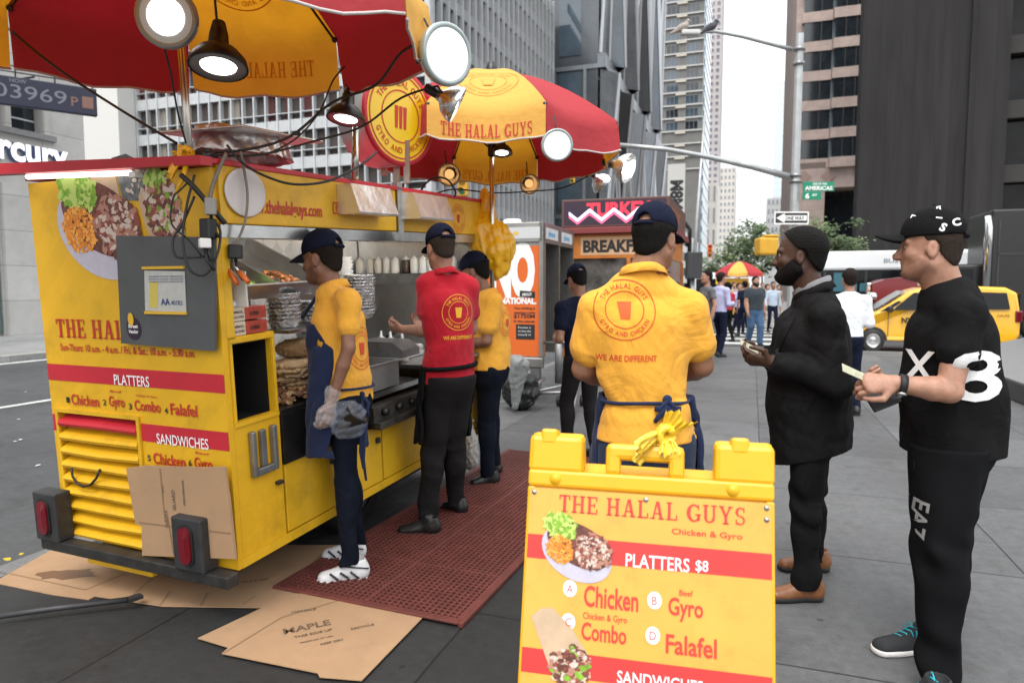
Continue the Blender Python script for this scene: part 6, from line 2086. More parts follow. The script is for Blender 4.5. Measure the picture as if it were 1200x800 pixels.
umbrella('near red and yellow umbrella over the cart rear, cut off by the picture top', (-1.37, 3.15), 2.765, 3.2, 1.06, 22.5, True, .016, 1.25, {1: -1}, 'red and yellow umbrellas over the cart', .27, radians(5.5))
umbrella('farther red and yellow umbrella over the far cart end, lettered in front', (-.15, 5.15), 2.62, 3.06, .95, 22, True, .018, .65, {5: 1, 3: 1, 7: 1, 1: -1}, 'red and yellow umbrellas over the cart', .2)

# ------------------------------------------------------------------ lamps hung from the umbrellas
BULB = mat('lit_bulb', (1, 1, 1), .3, emit=(1, .98, .92), estr=14)
BULBW = mat('warm_lit_bulb', (1, .6, .3), .3, emit=(1, .55, .2), estr=.9)
REFL = mat('spun_aluminium', (.72, .72, .72), .25, 1.0, var=.15, scale=9, bump=.25, bscale=26)
BLKSH = mat('black_lamp_shade', (.02, .018, .016), .4, .4)
LGLASS = mat('lit_lens', (.75, .78, .78), .25, emit=(1, 1, .97), estr=.42)
LGLASS_DIM = mat('dim_lit_lens', (.42, .45, .44), .2, emit=(1, 1, .95), estr=.12)
LGLASS2 = mat('bright_lit_lens', (.95, .95, .95), .3, emit=(1, 1, .95), estr=5)
GREYGLASS = mat('grey_lens_rim', (.35, .4, .4), .15, .3)

def aim(pos, d):
    d = Vector(d).normalized(); q = d.to_track_quat('Z', 'Y')
    return Matrix.Translation(pos) @ q.to_matrix().to_4x4()
def lamp(label, pos, d, r, kind, group='work lamps hung from the umbrellas', cord=None):
    M = aim(pos, d); root = empty('work_lamp', label, 'lamp', M=M, group=group)
    if kind == 'dome':       # spun reflector with a bulb
        mb = MB(); mb.lathe([(r, 0), (r * 1.03, -.004), (r * .98, -r * .35), (r * .75, -r * .75), (r * .35, -r * 1.05), (r * .3, -r * 1.25), (r * .26, -r * 1.05), (r * .7, -r * .72), (r * .94, -r * .33), (r * .985, 0)], 28); mb.build('shade', REFL, root)
        mb = MB(); mb.lathe([(r * .28, -r * 1.15), (r * .28, -r * 1.9), (r * .2, -r * 2.05), (0, -r * 2.05)], 12); mb.build('socket', BLACKP, root)
        mb = MB(); mb.sphere((0, 0, -r * .45), r * .42, 14); mb.build('bulb', BULBW if 'unlit' in label or 'orange' in label else BULB, root)
    if kind == 'black':
        mb = MB(); mb.lathe([(r, 0), (r * 1.02, -.004), (r * .95, -r * .3), (r * .7, -r * .62), (r * .36, -r * .85), (r * .32, -r * 1.3), (r * .22, -r * 1.75), (r * .05, -r * 1.8), (.0, -r * 1.2), (r * .3, -r * .8), (r * .65, -r * .55), (r * .93, -r * .22), (r * .97, 0)], 28); mb.build('shade', BLKSH, root)
        mb = MB(); mb.lathe([(0, -r * .06), (r * .6, -r * .06), (r * .62, -r * .12), (r * .45, -r * .45)], 24); mb.build('bulb', LGLASS2, root)
        mb = MB(); mb.lathe([(r * .63, -r * .05), (r * .96, -r * .03), (r * .97, -r * .06), (r * .63, -r * .1)], 24); mb.build('rim', mat('grey_rim', (.25, .25, .25), .4), root)
    if kind == 'par':        # wide glass-fronted flood
        mb = MB(); mb.lathe([(r, 0), (r * 1.03, -r * .06), (r * .97, -r * .3), (r * .6, -r * .72), (r * .24, -r * .9), (r * .22, -r * 1.3), (0, -r * 1.35)], 32); mb.build('shade', REFL, root)
        mb = MB(); mb.lathe([(r * 1.04, -.012), (r * 1.03, .004), (r * .95, .012), (r * .86, .006)], 32); mb.build('rim', GREYGLASS, root)
        mb = MB(); mb.lathe([(r * .94, .004), (r * .6, r * .07), (r * .3, r * .1), (0, r * .11)], 32); mb.build('lens', LGLASS_DIM if 'brightest' in label else LGLASS, root)
        mb = MB(); mb.lathe([(r * .62, r * .085), (r * .3, r * .13), (0, r * .14)], 24); mb.build('hot_spot', LGLASS2, root)
        mb = MB(); mb.lathe([(r * .16, -r * 1.2), (r * .16, -r * 1.75), (r * .1, -r * 1.8), (0, -r * 1.8)], 12); mb.build('socket', BLACKP, root)
    if cord:
        mb = MB(); Mi = M.inverted(); mb.tube([Mi @ Vector(q) for q in cord], .005, 5); mb.build('hanger', DARKSTEEL, root)
    return root
lamp('brightest round lamp facing us at the top left under the near umbrella', W(195, 20, 2.62), (.12, -1, -.18), .108, 'par', cord=[W(195, 12, 2.7), W(200, -30, 2.75)])
lamp('black shaded lamp hanging beside the steel pole under the near umbrella', W(256, 80, 2.62), (.05, -.22, -1), .105, 'black', cord=[W(254, 25, 2.62), W(250, -20, 2.64)])
lamp('wide glass flood lamp at the right corner of the near umbrella', W(524, 64, 3.12), (.62, -.72, -.12), .13, 'par', cord=[W(505, 38, 3.16), W(497, 22, 3.18)])
lamp('bare aluminium reflector lamp clipped below the wide flood lamp', W(537, 124, 3.28), (.8, .1, -.42), .085, 'dome', cord=[W(519, 110, 3.24), W(512, 100, 3.22)])
lamp('small black lamp hanging at the left of the round badge sign', W(405, 141, 3.85), (-.1, -.15, -1), .105, 'black', cord=[W(406, 112, 3.85), W(405, 85, 3.9)])
lamp('glowing round lamp under the lettered edge of the farther umbrella', W(653, 170, 4.16), (.1, -1, -.1), .093, 'par', cord=[W(652, 155, 4.2), W(650, 136, 4.24)])
lamp('black shaded lamp hanging under the middle of the farther umbrella', W(588, 180, 5.15), (0, -.22, -1), .08, 'black', cord=[W(589, 160, 5.15), W(590, 120, 5.15)])
lamp('white reflector lamp at the right tip of the farther umbrella', W(737, 198, 5.2), (.75, -.45, -.3), .11, 'dome', cord=[W(727, 190, 5.2), W(725, 168, 5.2)])
lamp('reflector lamp with an orange inside below the right tip of the farther umbrella', W(707, 217, 5.75), (.65, .2, -.6), .09, 'dome', cord=[W(697, 207, 5.75), W(696, 190, 5.75)])
lamp('clear reflector lamp with an orange bulb behind the farther umbrella', W(621, 216, 5.9), (.2, -1, -.35), .085, 'dome', cord=[W(618, 206, 5.95), W(617, 190, 5.95)])
lamp('clear reflector lamp with an orange bulb above the yellow fascia', W(526, 205, 5.7), (-.05, -1, -.3), .095, 'dome', cord=[W(524, 195, 5.75), W(521, 176, 5.75)])

# round badge sign on steel posts
bc_ = W(469, 137, 4.2)
nd = Vector((.8, -.6, -.03)).normalized()
M = aim(bc_, nd); zr = M.to_3x3()
ux2 = Vector((nd.y * -1, nd.x, 0)).normalized()
M = frame(bc_, ux2, nd.cross(ux2) if nd.cross(ux2).z > 0 else -nd.cross(ux2), nd)
r = empty('round_sign', 'round yellow badge sign in a silver drum standing on the cart roof', 'sign', M=M)
mb = MB(); mb.lathe([(.0, -.24), (.285, -.24), (.287, 0)], 40); mb.build('drum', mat('brushed_silver', (.6, .6, .6), .35, .9, bump=.2, bscale=12), r)
mb = MB(); mb.lathe([(.262, .004), (.288, .006), (.29, -.012)], 40); mb.build('rim', CRED, r)
mb = MB(); mb.lathe([(0, .003), (.262, .003)], 40, None, False); mb.build('face', mat('glossy_yellow_face', (.80, .52, .01), .25, spec=.6), r)
mb = MB()
for s in logo2d(.25)[:4]: shape2d(mb, s, Matrix.Identity(4), .006)
for k in (-1, 0, 1):
    x = k * .035; shape2d(mb, ([(x - .014, .06), (x + .014, .06), (x + .01, -.07), (x - .01, -.07)], [(3, 2, 1, 0)]), Matrix.Identity(4), .006)
mb.build('badge', RPR, r)
Mi = M.inverted()
for u, vt, vb in ((465, 150, 222), (477, 165, 215), (450, 168, 205)):
    Yd = 4.25 + (477 - u) * .006
    mb = MB(); mb.box((-.018, -.018, 0), (.018, .018, (W(u, vt, Yd) - W(u, vb, Yd)).length), Mi @ Matrix.Translation(W(u, vb, Yd))); mb.build('post', STEEL, r)
pz = W(416, 205, 3.75)
mb = MB(); mb.tube([W(416, 210, 3.7), W(417, 150, 3.75)], .02, 10); tag(mb.build('steel_post', CHROME), 'short steel post on the cart roof below the small black lamp', 'post')

# ------------------------------------------------------------------ cables
def cable(label, uvY, rad=.006, m=CABLE, group='loose cables strung over the cart'):
    P = [W(*q) for q in uvY]
    # smooth through the points
    pts = []
    for i in range(len(P) - 1):
        p0, p1, p2, p3 = P[max(i - 1, 0)], P[i], P[i + 1], P[min(i + 2, len(P) - 1)]
        for k in range(6):
            t = k / 6
            pts.append(.5 * ((2 * p1) + (p2 - p0) * t + (2 * p0 - 5 * p1 + 4 * p2 - p3) * t * t + (3 * p1 - p0 - 3 * p2 + p3) * t ** 3))
    pts.append(P[-1])
    mb = MB(); mb.tube(pts, rad, 6)
    return tag(mb.build('cable', m), label, 'cable', group)
cable('black cable running from the top left corner down to the yellow knot', [(-20, 8, 3.4), (60, 75, 3.2), (140, 128, 3.05), (207, 168, 2.9)])
cable('thin black cable dropping from the bright lamp to the yellow knot', [(191, 52, 2.66), (200, 85, 2.72), (208, 130, 2.8), (218, 168, 2.88)], .004)
cable('black cable swooping from the wide flood lamp to the pole', [(500, 47, 3.1), (470, 62, 3.15), (440, 100, 3.2), (390, 120, 3.2), (340, 160, 3.1), (285, 176, 2.98), (232, 178, 2.9)])
cable('black cable running from the aluminium reflector lamp to the pole', [(512, 101, 3.24), (470, 115, 3.3), (425, 148, 3.3), (370, 165, 3.2), (300, 182, 3.0), (236, 180, 2.9)], .005)
cable('black cable sagging across the fascia below the red roof edge', [(266, 170, 2.9), (283, 190, 2.92), (310, 206, 3.0), (345, 216, 3.12), (385, 212, 3.3), (420, 195, 3.5), (442, 178, 3.7)], .006)
cable('black cable looping from the near umbrella down behind the round badge', [(404, 78, 3.6), (390, 95, 3.5), (375, 130, 3.4), (350, 160, 3.25), (320, 178, 3.1)], .004)
cable('heavy black cable slanting down the corner post', [(212, 205, 2.8), (228, 220, 2.8), (245, 240, 2.82), (264, 262, 2.86)], .011)
cable('black cable hanging in a loop over the grey board', [(228, 205, 2.8), (219, 240, 2.78), (214, 280, 2.76), (222, 315, 2.75), (240, 322, 2.77), (254, 300, 2.8), (258, 270, 2.83), (246, 255, 2.84)], .005)
cable('black cable curling left from the corner post', [(246, 300, 2.8), (225, 302, 2.76), (206, 300, 2.75), (203, 280, 2.76), (214, 262, 2.78), (228, 230, 2.8)], .005)
cable('thin black cable slanting from the pole to the picture of the wraps', [(222, 212, 2.8), (210, 224, 2.78), (203, 232, 2.77), (201, 262, 2.77), (222, 282, 2.78), (236, 300, 2.79)], .004)
cable('grey cable rising from the plug box to the roof edge', [(246, 232, 2.82), (250, 215, 2.84), (258, 195, 2.86), (265, 180, 2.9)], .008, GREYCABLE)
cable('grey cable hanging past the white paper plate', [(282, 178, 2.93), (287, 205, 2.97), (290, 230, 2.98), (287, 260, 2.96), (276, 288, 2.93)], .006, GREYCABLE)
cable('black lamp cable strung behind the farther umbrella', [(690, 206, 5.6), (660, 220, 5.6), (625, 224, 5.7), (580, 226, 5.4), (530, 222, 5.2), (500, 232, 4.9)], .006)
cable('black cable coil lying on the roof by the second lamp hood', [(488, 236, 4.6), (498, 216, 4.7), (512, 208, 4.75), (526, 212, 4.8), (534, 228, 4.8), (520, 236, 4.75)], .007)
# plug boxes on the corner
def plug(label, u, v, Y, s, rz, m):
    r = empty('plug_box', label, 'plug', W(u, v, Y), rz, 'plugs taped to the cart corner')
    mb = MB(); mb.box((-s[0], -s[1], -s[2]), s, None, .006); mb.build('shell', m, r)
    mb = MB(); mb.tube([(0, 0, -s[2]), (.005, -.01, -s[2] - .05), (.03, -.02, -s[2] - .09)], .007, 6); mb.build('lead', CABLE, r)
plug('grey plug box at the top of the corner post', 247, 242, 2.82, (.022, .02, .035), .3, mat('grey_plastic', (.3, .29, .27), .6))
plug('black adaptor plug below the grey plug box', 244, 268, 2.8, (.025, .025, .04), -.3, BLACKP)
plug('black plug hanging under the grey cable beside the tiles', 276, 295, 2.93, (.028, .02, .03), .2, BLACKP)
plug('small white plug in the tangle of cables', 240, 285, 2.78, (.022, .02, .02), .6, WPR)
crush('tape_bundle', 'dark bundle of taped cable joints on the cart corner behind the yellow knot', 'tape', W(240, 183, 2.9), (.05, .035, .028), mat('black_tape', (.015, .017, .022), .35), 7, .012, .04, res=.005)

# ------------------------------------------------------------------ the menu board in front
AY = mat('yellow_sign_plastic', (.78, .415, .010), .38, var=.06, scale=6, dirt=.22, dscale=6, spec=.45, sss=.05)
tl, tr_ = W(624, 503, 1.866), W(906, 518, 1.72)
ux3 = (tr_ - tl); Wb = ux3.length; ux3.z = 0; ux3.normalize()
mid = (tl + tr_) / 2
fw3 = Vector((ux3.y, -ux3.x, 0))              # towards the camera
Hb = 1.1
r = empty('menu_board', 'yellow plastic A-frame menu board with a moulded handle standing at the front', 'sign', (mid.x, mid.y, 0), 0)
def leaf_frame(sgn):
    """matrix for one leaf: x along the board, y up the leaf, z out of its face; origin at the foot centre"""
    sp = .30
    top = Vector((0, 0, Hb)) + fw3 * .02 * sgn; foot = fw3 * sp * sgn
    up = (top - foot).normalized()
    x = ux3 * sgn
    return frame(foot, x, up, x.cross(up)), (top - foot).length
for sgn in (1, -1):
    Ml, Ll = leaf_frame(sgn)
    hw = Wb / 2
    T = Ll - .012
    mb = MB()
    rim = .022
    # side rails, foot rail, back sheet
    mb.box((-hw, .1, -.045), (-hw + rim, T - .142, .004), Ml, .006); mb.box((hw - rim, .1, -.045), (hw, T - .142, .004), Ml, .006)
    mb.box((-hw, .0, -.045), (-hw + .1, .1, .004), Ml, .008); mb.box((hw - .1, .0, -.045), (hw, .1, .004), Ml, .008)
    mb.box((-hw + .02, .09, -.035), (hw - .02, T - .142, -.006), Ml)
    mb.box((-hw, T - .142, -.045), (hw, T - .098, .006), Ml, .008)
    mb.box((-hw - .002, T - .106, -.046), (-hw + .145, T - .005, .005), Ml, .014)                 # ears
    mb.box((hw - .145, T - .106, -.046), (hw + .002, T - .005, .005), Ml, .014)
    fr_o = mb.build('frame', AY, r)
    if sgn > 0:
        for x0, x1 in ((-hw + .03, -hw + .075), (hw - .105, hw - .06)):
            mb = MB(); mb.box((x0, T - .03, -.05), (x1, T + .012, .0065), Ml, .008); mb.build('hinge_lug', AY, r)
        # carrying handle
        mb = MB()
        mb.box((-.108, T - .102, -.03), (-.068, T - .02, .004), Ml, .012); mb.box((.055, T - .102, -.03), (.095, T - .02, .004), Ml, .012); mb.box((-.108, T - .062, -.0305), (.095, T - .018, .0045), Ml, .014)
        mb.build('handle', AY, r)
        for x, y in ((-hw + .075, T - .12), (hw - .1, T - .12)):
            mb = MB(); mb.lathe([(0, .014), (.012, .012), (.016, .006)], 14, Ml @ Tr(x, y, 0)); mb.build('boss', AY, r)
    # printed sheet
    sh_t = T - .146
    mb = MB(); mb.box((-hw + .008, .1, -.0055), (hw - .008, sh_t, .0075), Ml); 
    pn = mb.build('menu_sheet', mat('menu_sheet_yellow', (.73, .385, .065), .3, var=.08, scale=5, dirt=.3, dscale=9, spec=.5), r)
    mb = MB()
    for x, y in ((-hw + .02, sh_t - .012), (0.0, sh_t - .012), (hw - .02, sh_t - .012), (hw - .02, sh_t - .04), (-hw + .02, .3)): mb.lathe([(0, .012), (.005, .0115), (.007, .0078)], 10, Ml @ Tr(x, y, 0))
    mb.build('screw', STEEL, pn)
    if sgn > 0:
        MF = Ml @ Tr(0, 0, .0078)
        MFi = (Matrix.Translation((mid.x, mid.y, 0)) @ MF).inverted()
        def mp_(u, v):
            d = MFi.to_3x3() @ Vector(ray(u, v)); o = MFi @ Vector((0, 0, CAMH)); q = o + d * (-o.z / d.z); return q.x, q.y
        MRED = mat('menu_red', (.58, .04, .035), .4, var=.08, scale=8)
        MPRT = mat('menu_red_print', (.62, .05, .03), .4)
        for va, vb in ((624, 652), (757, 786)):
            ya, yb = mp_(612, va)[1], mp_(612, vb)[1]
            mb = MB(); shape2d(mb, ([(-hw + .0085, yb), (hw - .0085, yb), (hw - .0085, ya), (-hw + .0085, ya)], [(0, 1, 2, 3)]), MF, .0006); mb.build('menu_band', MRED, pn)
        def mt(s, u0, v0, u1, v_top, m, bold=.015, shape=None, cap=.729, off=.0012):
            a, b2 = mp_(u0, v0), mp_(u1, v0); t = mp_(u0, v_top)
            mb = MB(); put2d(mb, shape or text2d(s, bold), MF, t[1] - a[1], b2[0] - a[0], 'L', a[0], a[1], off, cap=cap); mb.build('menu_text', m, pn)
        mt("", 655, 599, 873, 579, MPRT, shape=slab2d("THE HALAL GUYS", .17), cap=1.0)
        mt("Chicken & Gyro", 787, 625, 870, 618, MPRT)
        mt("PLATTERS", 733, 663, 808, 647, WPR, .012); mt("$8", 815, 668, 830, 655, WPR, .012)
        mt("Chicken", 684, 709, 748, 684, MPRT, .02); mt("Gyro", 783, 719, 824, 698, MPRT, .02); mt("Beef", 796, 697, 812, 690, MPRT, .01)
        mt("Combo", 681, 748, 734, 727, MPRT, .02); mt("Chicken & Gyro", 683, 724, 735, 716, MPRT, .01); mt("Falafel", 780, 764, 840, 741, MPRT, .02)
        mt("SANDWICHES", 723, 799, 824, 784, WPR, .012)
        for ch, u, v in (("A", 668, 689), ("B", 767, 703), ("C", 666, 728), ("D", 765, 744)):
            c = mp_(u, v); mb = MB(); shape2d(mb, disc2d(.018, .021, 24, 0, c[0], c[1]), MF, .0010); mb.build('menu_dot', WPR, pn)
            mb = MB(); put2d(mb, text2d(ch, .0), MF, .021, None, 'C', c[0], c[1] - .0105, .0016, sx=.85); mb.build('menu_text', MPRT, pn)
        c = mp_(677, 640)
        food_pic(pn, MF @ Tr(c[0], c[1], -.0018), .092, False, 3)
        # wrap picture
        c = mp_(655, 747)
        mb = MB(); rr = random.Random(5)
        wr_ = [(-.075, .045), (-.05, .068), (-.02, .072), (.03, .03), (.075, -.03), (.085, -.085), (.03, -.115), (-.02, -.075)]
        mb.cur = 6; shape2d(mb, (wr_, [tuple(range(8))[::-1]]), MF @ Tr(c[0], c[1], 0), .0014)
        k = 0
        for i in range(170):
            a = rr.uniform(0, 6.28); q = sqrt(rr.random()); k += 1
            x, y = .035 + .052 * q * cos(a), -.065 + .05 * q * sin(a); s0 = rr.uniform(.004, .012)
            mb.cur = rr.choice((3, 3, 4, 5, 8, 1))
            shape2d(mb, ([(x + s0 * rr.uniform(.6, 1.3) * cos(b3), y + s0 * rr.uniform(.5, 1) * sin(b3)) for b3 in np.linspace(0, 2 * pi, 7)[:-1]], [tuple(range(6))]), MF @ Tr(c[0], c[1], 0), .0018 + k * 2e-6)
        mb.build('wrap_picture', FOOD, pn)
kb = W(776, 515, 1.775)
TYF = mat('thin_yellow_film', (.86, .56, .03), .3, spec=.6, bump=.4, bscale=30)
tied_bag('bag_knot', 'thin yellow bag tied round the menu board handle', W(780, 509, 1.77), [((.5, -.2, .8), (.8, -.3, -.5), .085, .03, .09, 6, .1), ((-.9, -.25, -.25), (.1, -.4, .9), .10, .025, .085, 6, .25), ((.1, -.8, -.6), (1, .1, 0), .05, .02, .06, 5, .4)], TYF, .026)

# ------------------------------------------------------------------ phone kiosk with the orange poster
KST = mat('kiosk_steel', (.34, .33, .31), .35, .85, var=.25, scale=4)
a0 = W(565, 338, 8.75); ka, kb2 = a0.dot(SR), a0.dot(SF)
r = street_empty('phone_kiosk', 'steel double phone kiosk with an orange poster behind the far worker', 'kiosk', ka, kb2)
H0, H1 = .62, 2.3
wk, dk = .81, 1.55
mb = MB(); mb.box((0, 0, H0), (.05, .08, H1)); mb.box((wk - .05, 0, H0), (wk, .08, H1)); mb.box((0, 0, H0 - .14), (wk, .09, H0), None, .02); mb.box((0, 0, H1 - .25), (wk, .08, H1), None, .01); mb.box((.05, .03, H0), (wk - .05, .06, H1 - .25))
mb.box((.0, .081, H1 - .25), (wk, dk, H1)); mb.box((0, .081, H0), (.05, dk, H1 - .25)); mb.box((.051, .081, H0), (wk, .12, H1 - .25)); mb.box((.051, dk / 2 - .02, H0), (wk, dk / 2 + .02, H1 - .25)); mb.box((.051, dk - .05, H0), (wk, dk, H1 - .25))
mb.build('shell', KST, r)
KM = frame((0, 0, 0), (1, 0, 0), (0, 0, 1))
mb = MB(); mb.box((.055, .022, H0 + .01), (wk - .055, .0295, H1 - .29)); po = mb.build('poster', mat('orange_poster', (.68, .13, .015), .5), r)
KMp = KM @ Tr(0, 0, -.0215)
mb = MB(); put2d(mb, text2d("NO", .07), KMp, .62, .6, 'L', .1, 1.42, .002); put2d(mb, text2d("DONATIONAL.", .06), KMp, .075, .62, 'L', .1, 1.29, .002); mb.build('poster_letters', WPR, po)
mb = MB()
shape2d(mb, ([(.5, 1.375), (.7, 1.36), (.703, 1.44), (.503, 1.455)], [(0, 1, 2, 3)]), KMp, .004); shape2d(mb, ([(.45, .84), (.7, .84), (.7, 1.03), (.45, 1.03)], [(0, 1, 2, 3)]), KMp, .002)
for i, s in enumerate(("Your clothing is", "wearing a hole", "$1750M", "in the planet")): put2d(mb, text2d(s, .03), KMp, .03 if i != 2 else .05, .28, 'L', .42, 1.22 - i * .055, .002)
mb.build('poster_print', KPR, po)
mb = MB(); put2d(mb, text2d("ABOUT", .03), KMp, .035, .13, 'L', .53, 1.39, .006)
for i, s in enumerate(("Donate it", "to those who", "need it")): put2d(mb, text2d(s, .0), KMp, .025, .17, 'L', .48, .98 - i * .045, .004)
mb.build('poster_print', WPR, po)
KSI = mat('kiosk_sign_white', (.55, .56, .56), .4)
mb = MB(); mb.box((.04, -.006, H1 - .2), (wk - .04, -.001, H1 - .06)); s_ = mb.build('header_panel', KSI, r)
mb = MB(); put2d(mb, text2d("URBAN", .04), KM @ Tr(0, 0, .0065), .085, .3, 'L', .08, H1 - .175, .002); mb.build('header_text', mat('pale_blue_letters', (.1, .35, .55), .5), s_)
mb = MB(); shape2d(mb, disc2d(.035, .025, 14, 0, .46, H1 - .135), KM @ Tr(0, 0, .0065), .002); mb.build('header_mark', mat('yellow_mark', (.7, .45, .05), .5), s_)
KM2 = frame((wk, 0, 0), (0, 1, 0), (0, 0, 1))
for y in (.12, .87):
    mb = MB(); mb.box((y, H1 - .2, .001), (y + .55, H1 - .06, .006), KM2); s_ = mb.build('header_panel', KSI, r)
    mb = MB(); put2d(mb, text2d("phone", .04), KM2, .07, .3, 'L', y + .1, H1 - .16, .008); mb.build('header_text', mat('pale_blue_letters', (.1, .35, .55)), s_)
    mb = MB(); mb.box((.07, y + .12, 1.25), (.2, y + .4, 1.75), None, .02); ph = mb.build('telephone', DARKSTEEL, r)
    mb = MB(); mb.tube([(.22, y + .15, 1.72), (.25, y + .15, 1.6), (.22, y + .15, 1.48)], .022, 8); mb.build('handset', BLACKP, ph)
mb = MB(); mb.lathe([(.0, H1 + .11), (.11, H1 + .1), (.14, H1 + .04), (.13, H1)], 16, Tr(.2, .6, 0)); mb.build('dome', WPR, r)
for y in (.1, dk - .15):
    mb = MB(); mb.box((.2, y, .03), (.34, y + .1, H0 - .14)); mb.box((.08, y - .09, 0), (.46, y + .19, .03)); mb.build('leg', DULLSTEEL, r)
# rubbish beside it
c = W(606, 458, 8.3); crush('trash_bag', 'full black trash bag slumped under the phone kiosk', 'trash bag', (c.x + .05, c.y, .23), (.2, .18, .22), mat('black_bag_film', (.010, .010, .011), .38, spec=.4), 21, .04, .16, res=.012)
c = W(604, 448, 7.9); F = Field(npv(c) + np.array([-.3, -.2, -.5]), npv(c) + np.array([.3, .2, .5]), .012)
F.cap(npv(c) + np.array([0, 0, -.28]), npv(c) + np.array([0.02, 0, .2]), .02, .12, .0); F.folds(.014, .2, 3, (1, 1, .4), False); F.folds(.014, .08, 4, (1, 1, .3))
r0 = empty('plastic_bag', 'clear white plastic bag hanging below the kiosk poster', 'bag', tuple(c)); F.mesh('film', mat('cloudy_film', (.25, .26, .26), .3, alpha=.75), r0, npv(c))
c = W(551, 528, 4.95); crush('cloth_bundle', 'crumpled pale grey cloth bag hanging between the red shirted and far workers', 'cloth', c, (.06, .06, .13), mat('pale_grey_cloth', (.32, .31, .29), .9, var=.2), 31, .016, .07, c + Vector((0, .02, .2)), res=.008)
# rolling rack frame by the kiosk
q = W(652, 338, 8.2)
r = street_empty('handcart', 'bare metal handcart frame standing under the kiosk beside the trash bag', 'handcart', q.dot(SR), q.dot(SF), 0)
mb = MB()
mb.tube([(-.45, -.3, .05), (-.3, .3, .3), (-.3, .5, .32)], .025, 8); mb.tube([(.3, -.4, .05), (.2, .3, .34), (.2, .5, .36)], .025, 8); mb.tube([(-.35, 0, .2), (.25, 0, .24)], .02, 8); mb.tube([(-.38, -.1, .2), (.3, .4, .34)], .015, 6); mb.tube([(-.05, .3, .3), (-.05, .3, .95)], .05, 8); mb.tube([(-.3, .3, .8), (.35, .3, .82)], .018, 6)
mb.build('frame', DULLSTEEL, r)
for x, y in ((-.05, .32), (.22, .45)): wheel(r, None, .07, .04, Tr(x, y, .07) @ Rot(pi / 2, 'Y'))

# ------------------------------------------------------------------ breakfast cart with the LED board
a0 = W(660, 338, 10.9)
r = street_empty('breakfast_cart', 'orange breakfast cart with a scrolling LED board beyond the phone kiosk', 'food cart', a0.dot(SR), a0.dot(SF))
OR_ = mat('orange_cart_vinyl', (.52, .16, .02), .5, var=.3, scale=5)
BRN = mat('brown_board', (.12, .05, .04), .5, var=.2)
wB, dB = 1.62, 2.6
mb = MB(); mb.box((0, 0, .35), (wB, dB, 1.15)); mb.build('body', OR_, r)
mb = MB(); mb.box((.02, .0, 1.95), (wB - .02, dB, 2.32)); mb.build('fascia', OR_, r)
mb = MB(); mb.box((.03, .06, 1.15), (wB - .03, dB - .05, 1.95)); mb.build('glass', mat('cart_glass', (.12, .11, .1), .08, var=.8, scale=3, spec=.8), r)
for x, y in ((0, 0), (wB - .06, 0), (.62 * wB, 0), (wB - .06, dB - .06)):
    mb = MB(); mb.box((x, y + .001, 1.15), (x + .06, y + .06, 1.95)); mb.build('post', OR_ if x else STEEL, r)
mb = MB(); mb.box((-.08, -.12, 2.325), (wB + .08, dB + .1, 2.42), None, .01); mb.build('roof', mat('dark_red_roof', (.2, .03, .03), .5), r)
mb = MB(); mb.box((-.02, -.05, 2.43), (wB + .02, dB, 2.86), None, .01); lb = mb.build('sign_box', BRN, r)
LM = frame((0, -.0515, 0), (1, 0, 0), (0, 0, 1))
mb = MB(); shape2d(mb, ([(.02, 2.46), (wB - .02, 2.46), (wB - .02, 2.83), (.02, 2.83)], [(0, 1, 2, 3)]), LM, .001); mb.build('led_panel', mat('led_panel_dark', (.03, .012, .03), .4), lb)
LEDR = mat('led_red', (.6, .02, .05), .5, emit=(1, .05, .08), estr=.7); LEDW = mat('led_white_blue', (.7, .7, .95), .5, emit=(.75, .72, 1), estr=1.0); LEDP = mat('led_pink', (.7, .1, .2), .5, emit=(1, .15, .3), estr=.8)
mb = MB(); put2d(mb, text2d("TURKEY", .04), LM, .2, 1.0, 'L', .38, 2.6, .002); mb.build('led_word', LEDR, lb)
for dy, m_, t in ((0, LEDW, .052), (-.045, LEDP, .05)):
    mb = MB(); pts = []
    n = 60
    for i in range(n + 1):
        x = .1 + (wB - .25) * i / n; pts.append((x, 2.615 + .075 * (2 / pi) * math.asin(sin(i / n * 2 * pi * 3.6 + 2.4)) + dy))
    vs = []
    for x, y in pts: vs += [(x, y - t / 2), (x, y + t / 2)]
    shape2d(mb, (vs, [(2 * i, 2 * i + 2, 2 * i + 3, 2 * i + 1) for i in range(n)]), LM, .004 if dy == 0 else .003); mb.build('led_wave', m_, lb)
LM2 = frame((0, -.0, 0), (1, 0, 0), (0, 0, 1))
mb = MB(); shape2d(mb, ([(.28, 2.0), (wB - .2, 2.0), (wB - .2, 2.28), (.28, 2.28)], [(0, 1, 2, 3)]), LM2, .003); mb.build('breakfast_panel', mat('peach_panel', (.6, .36, .2), .5), r)
mb = MB(); put2d(mb, text2d("BREAKFAST", .05), LM2, .18, 1.18, 'L', .32, 2.05, .006); mb.build('breakfast_word', KPR, r)
LM3 = frame((wB + .021, 0, 0), (0, 1, 0), (0, 0, 1))
mb = MB(); put2d(mb, text2d("BREAKFAST", .03), LM3, .16, 1.3, 'L', .3, 2.57, .003); mb.build('side_word', mat('dull_orange_letters', (.45, .14, .04), .5), lb)
for y in (.5, dB - .5): wheel(r, None, .28, .15, Tr(.08, y, .28) @ Rot(pi / 2, 'Y')); wheel(r, None, .28, .15, Tr(wB - .08, y, .28) @ Rot(pi / 2, 'Y'))

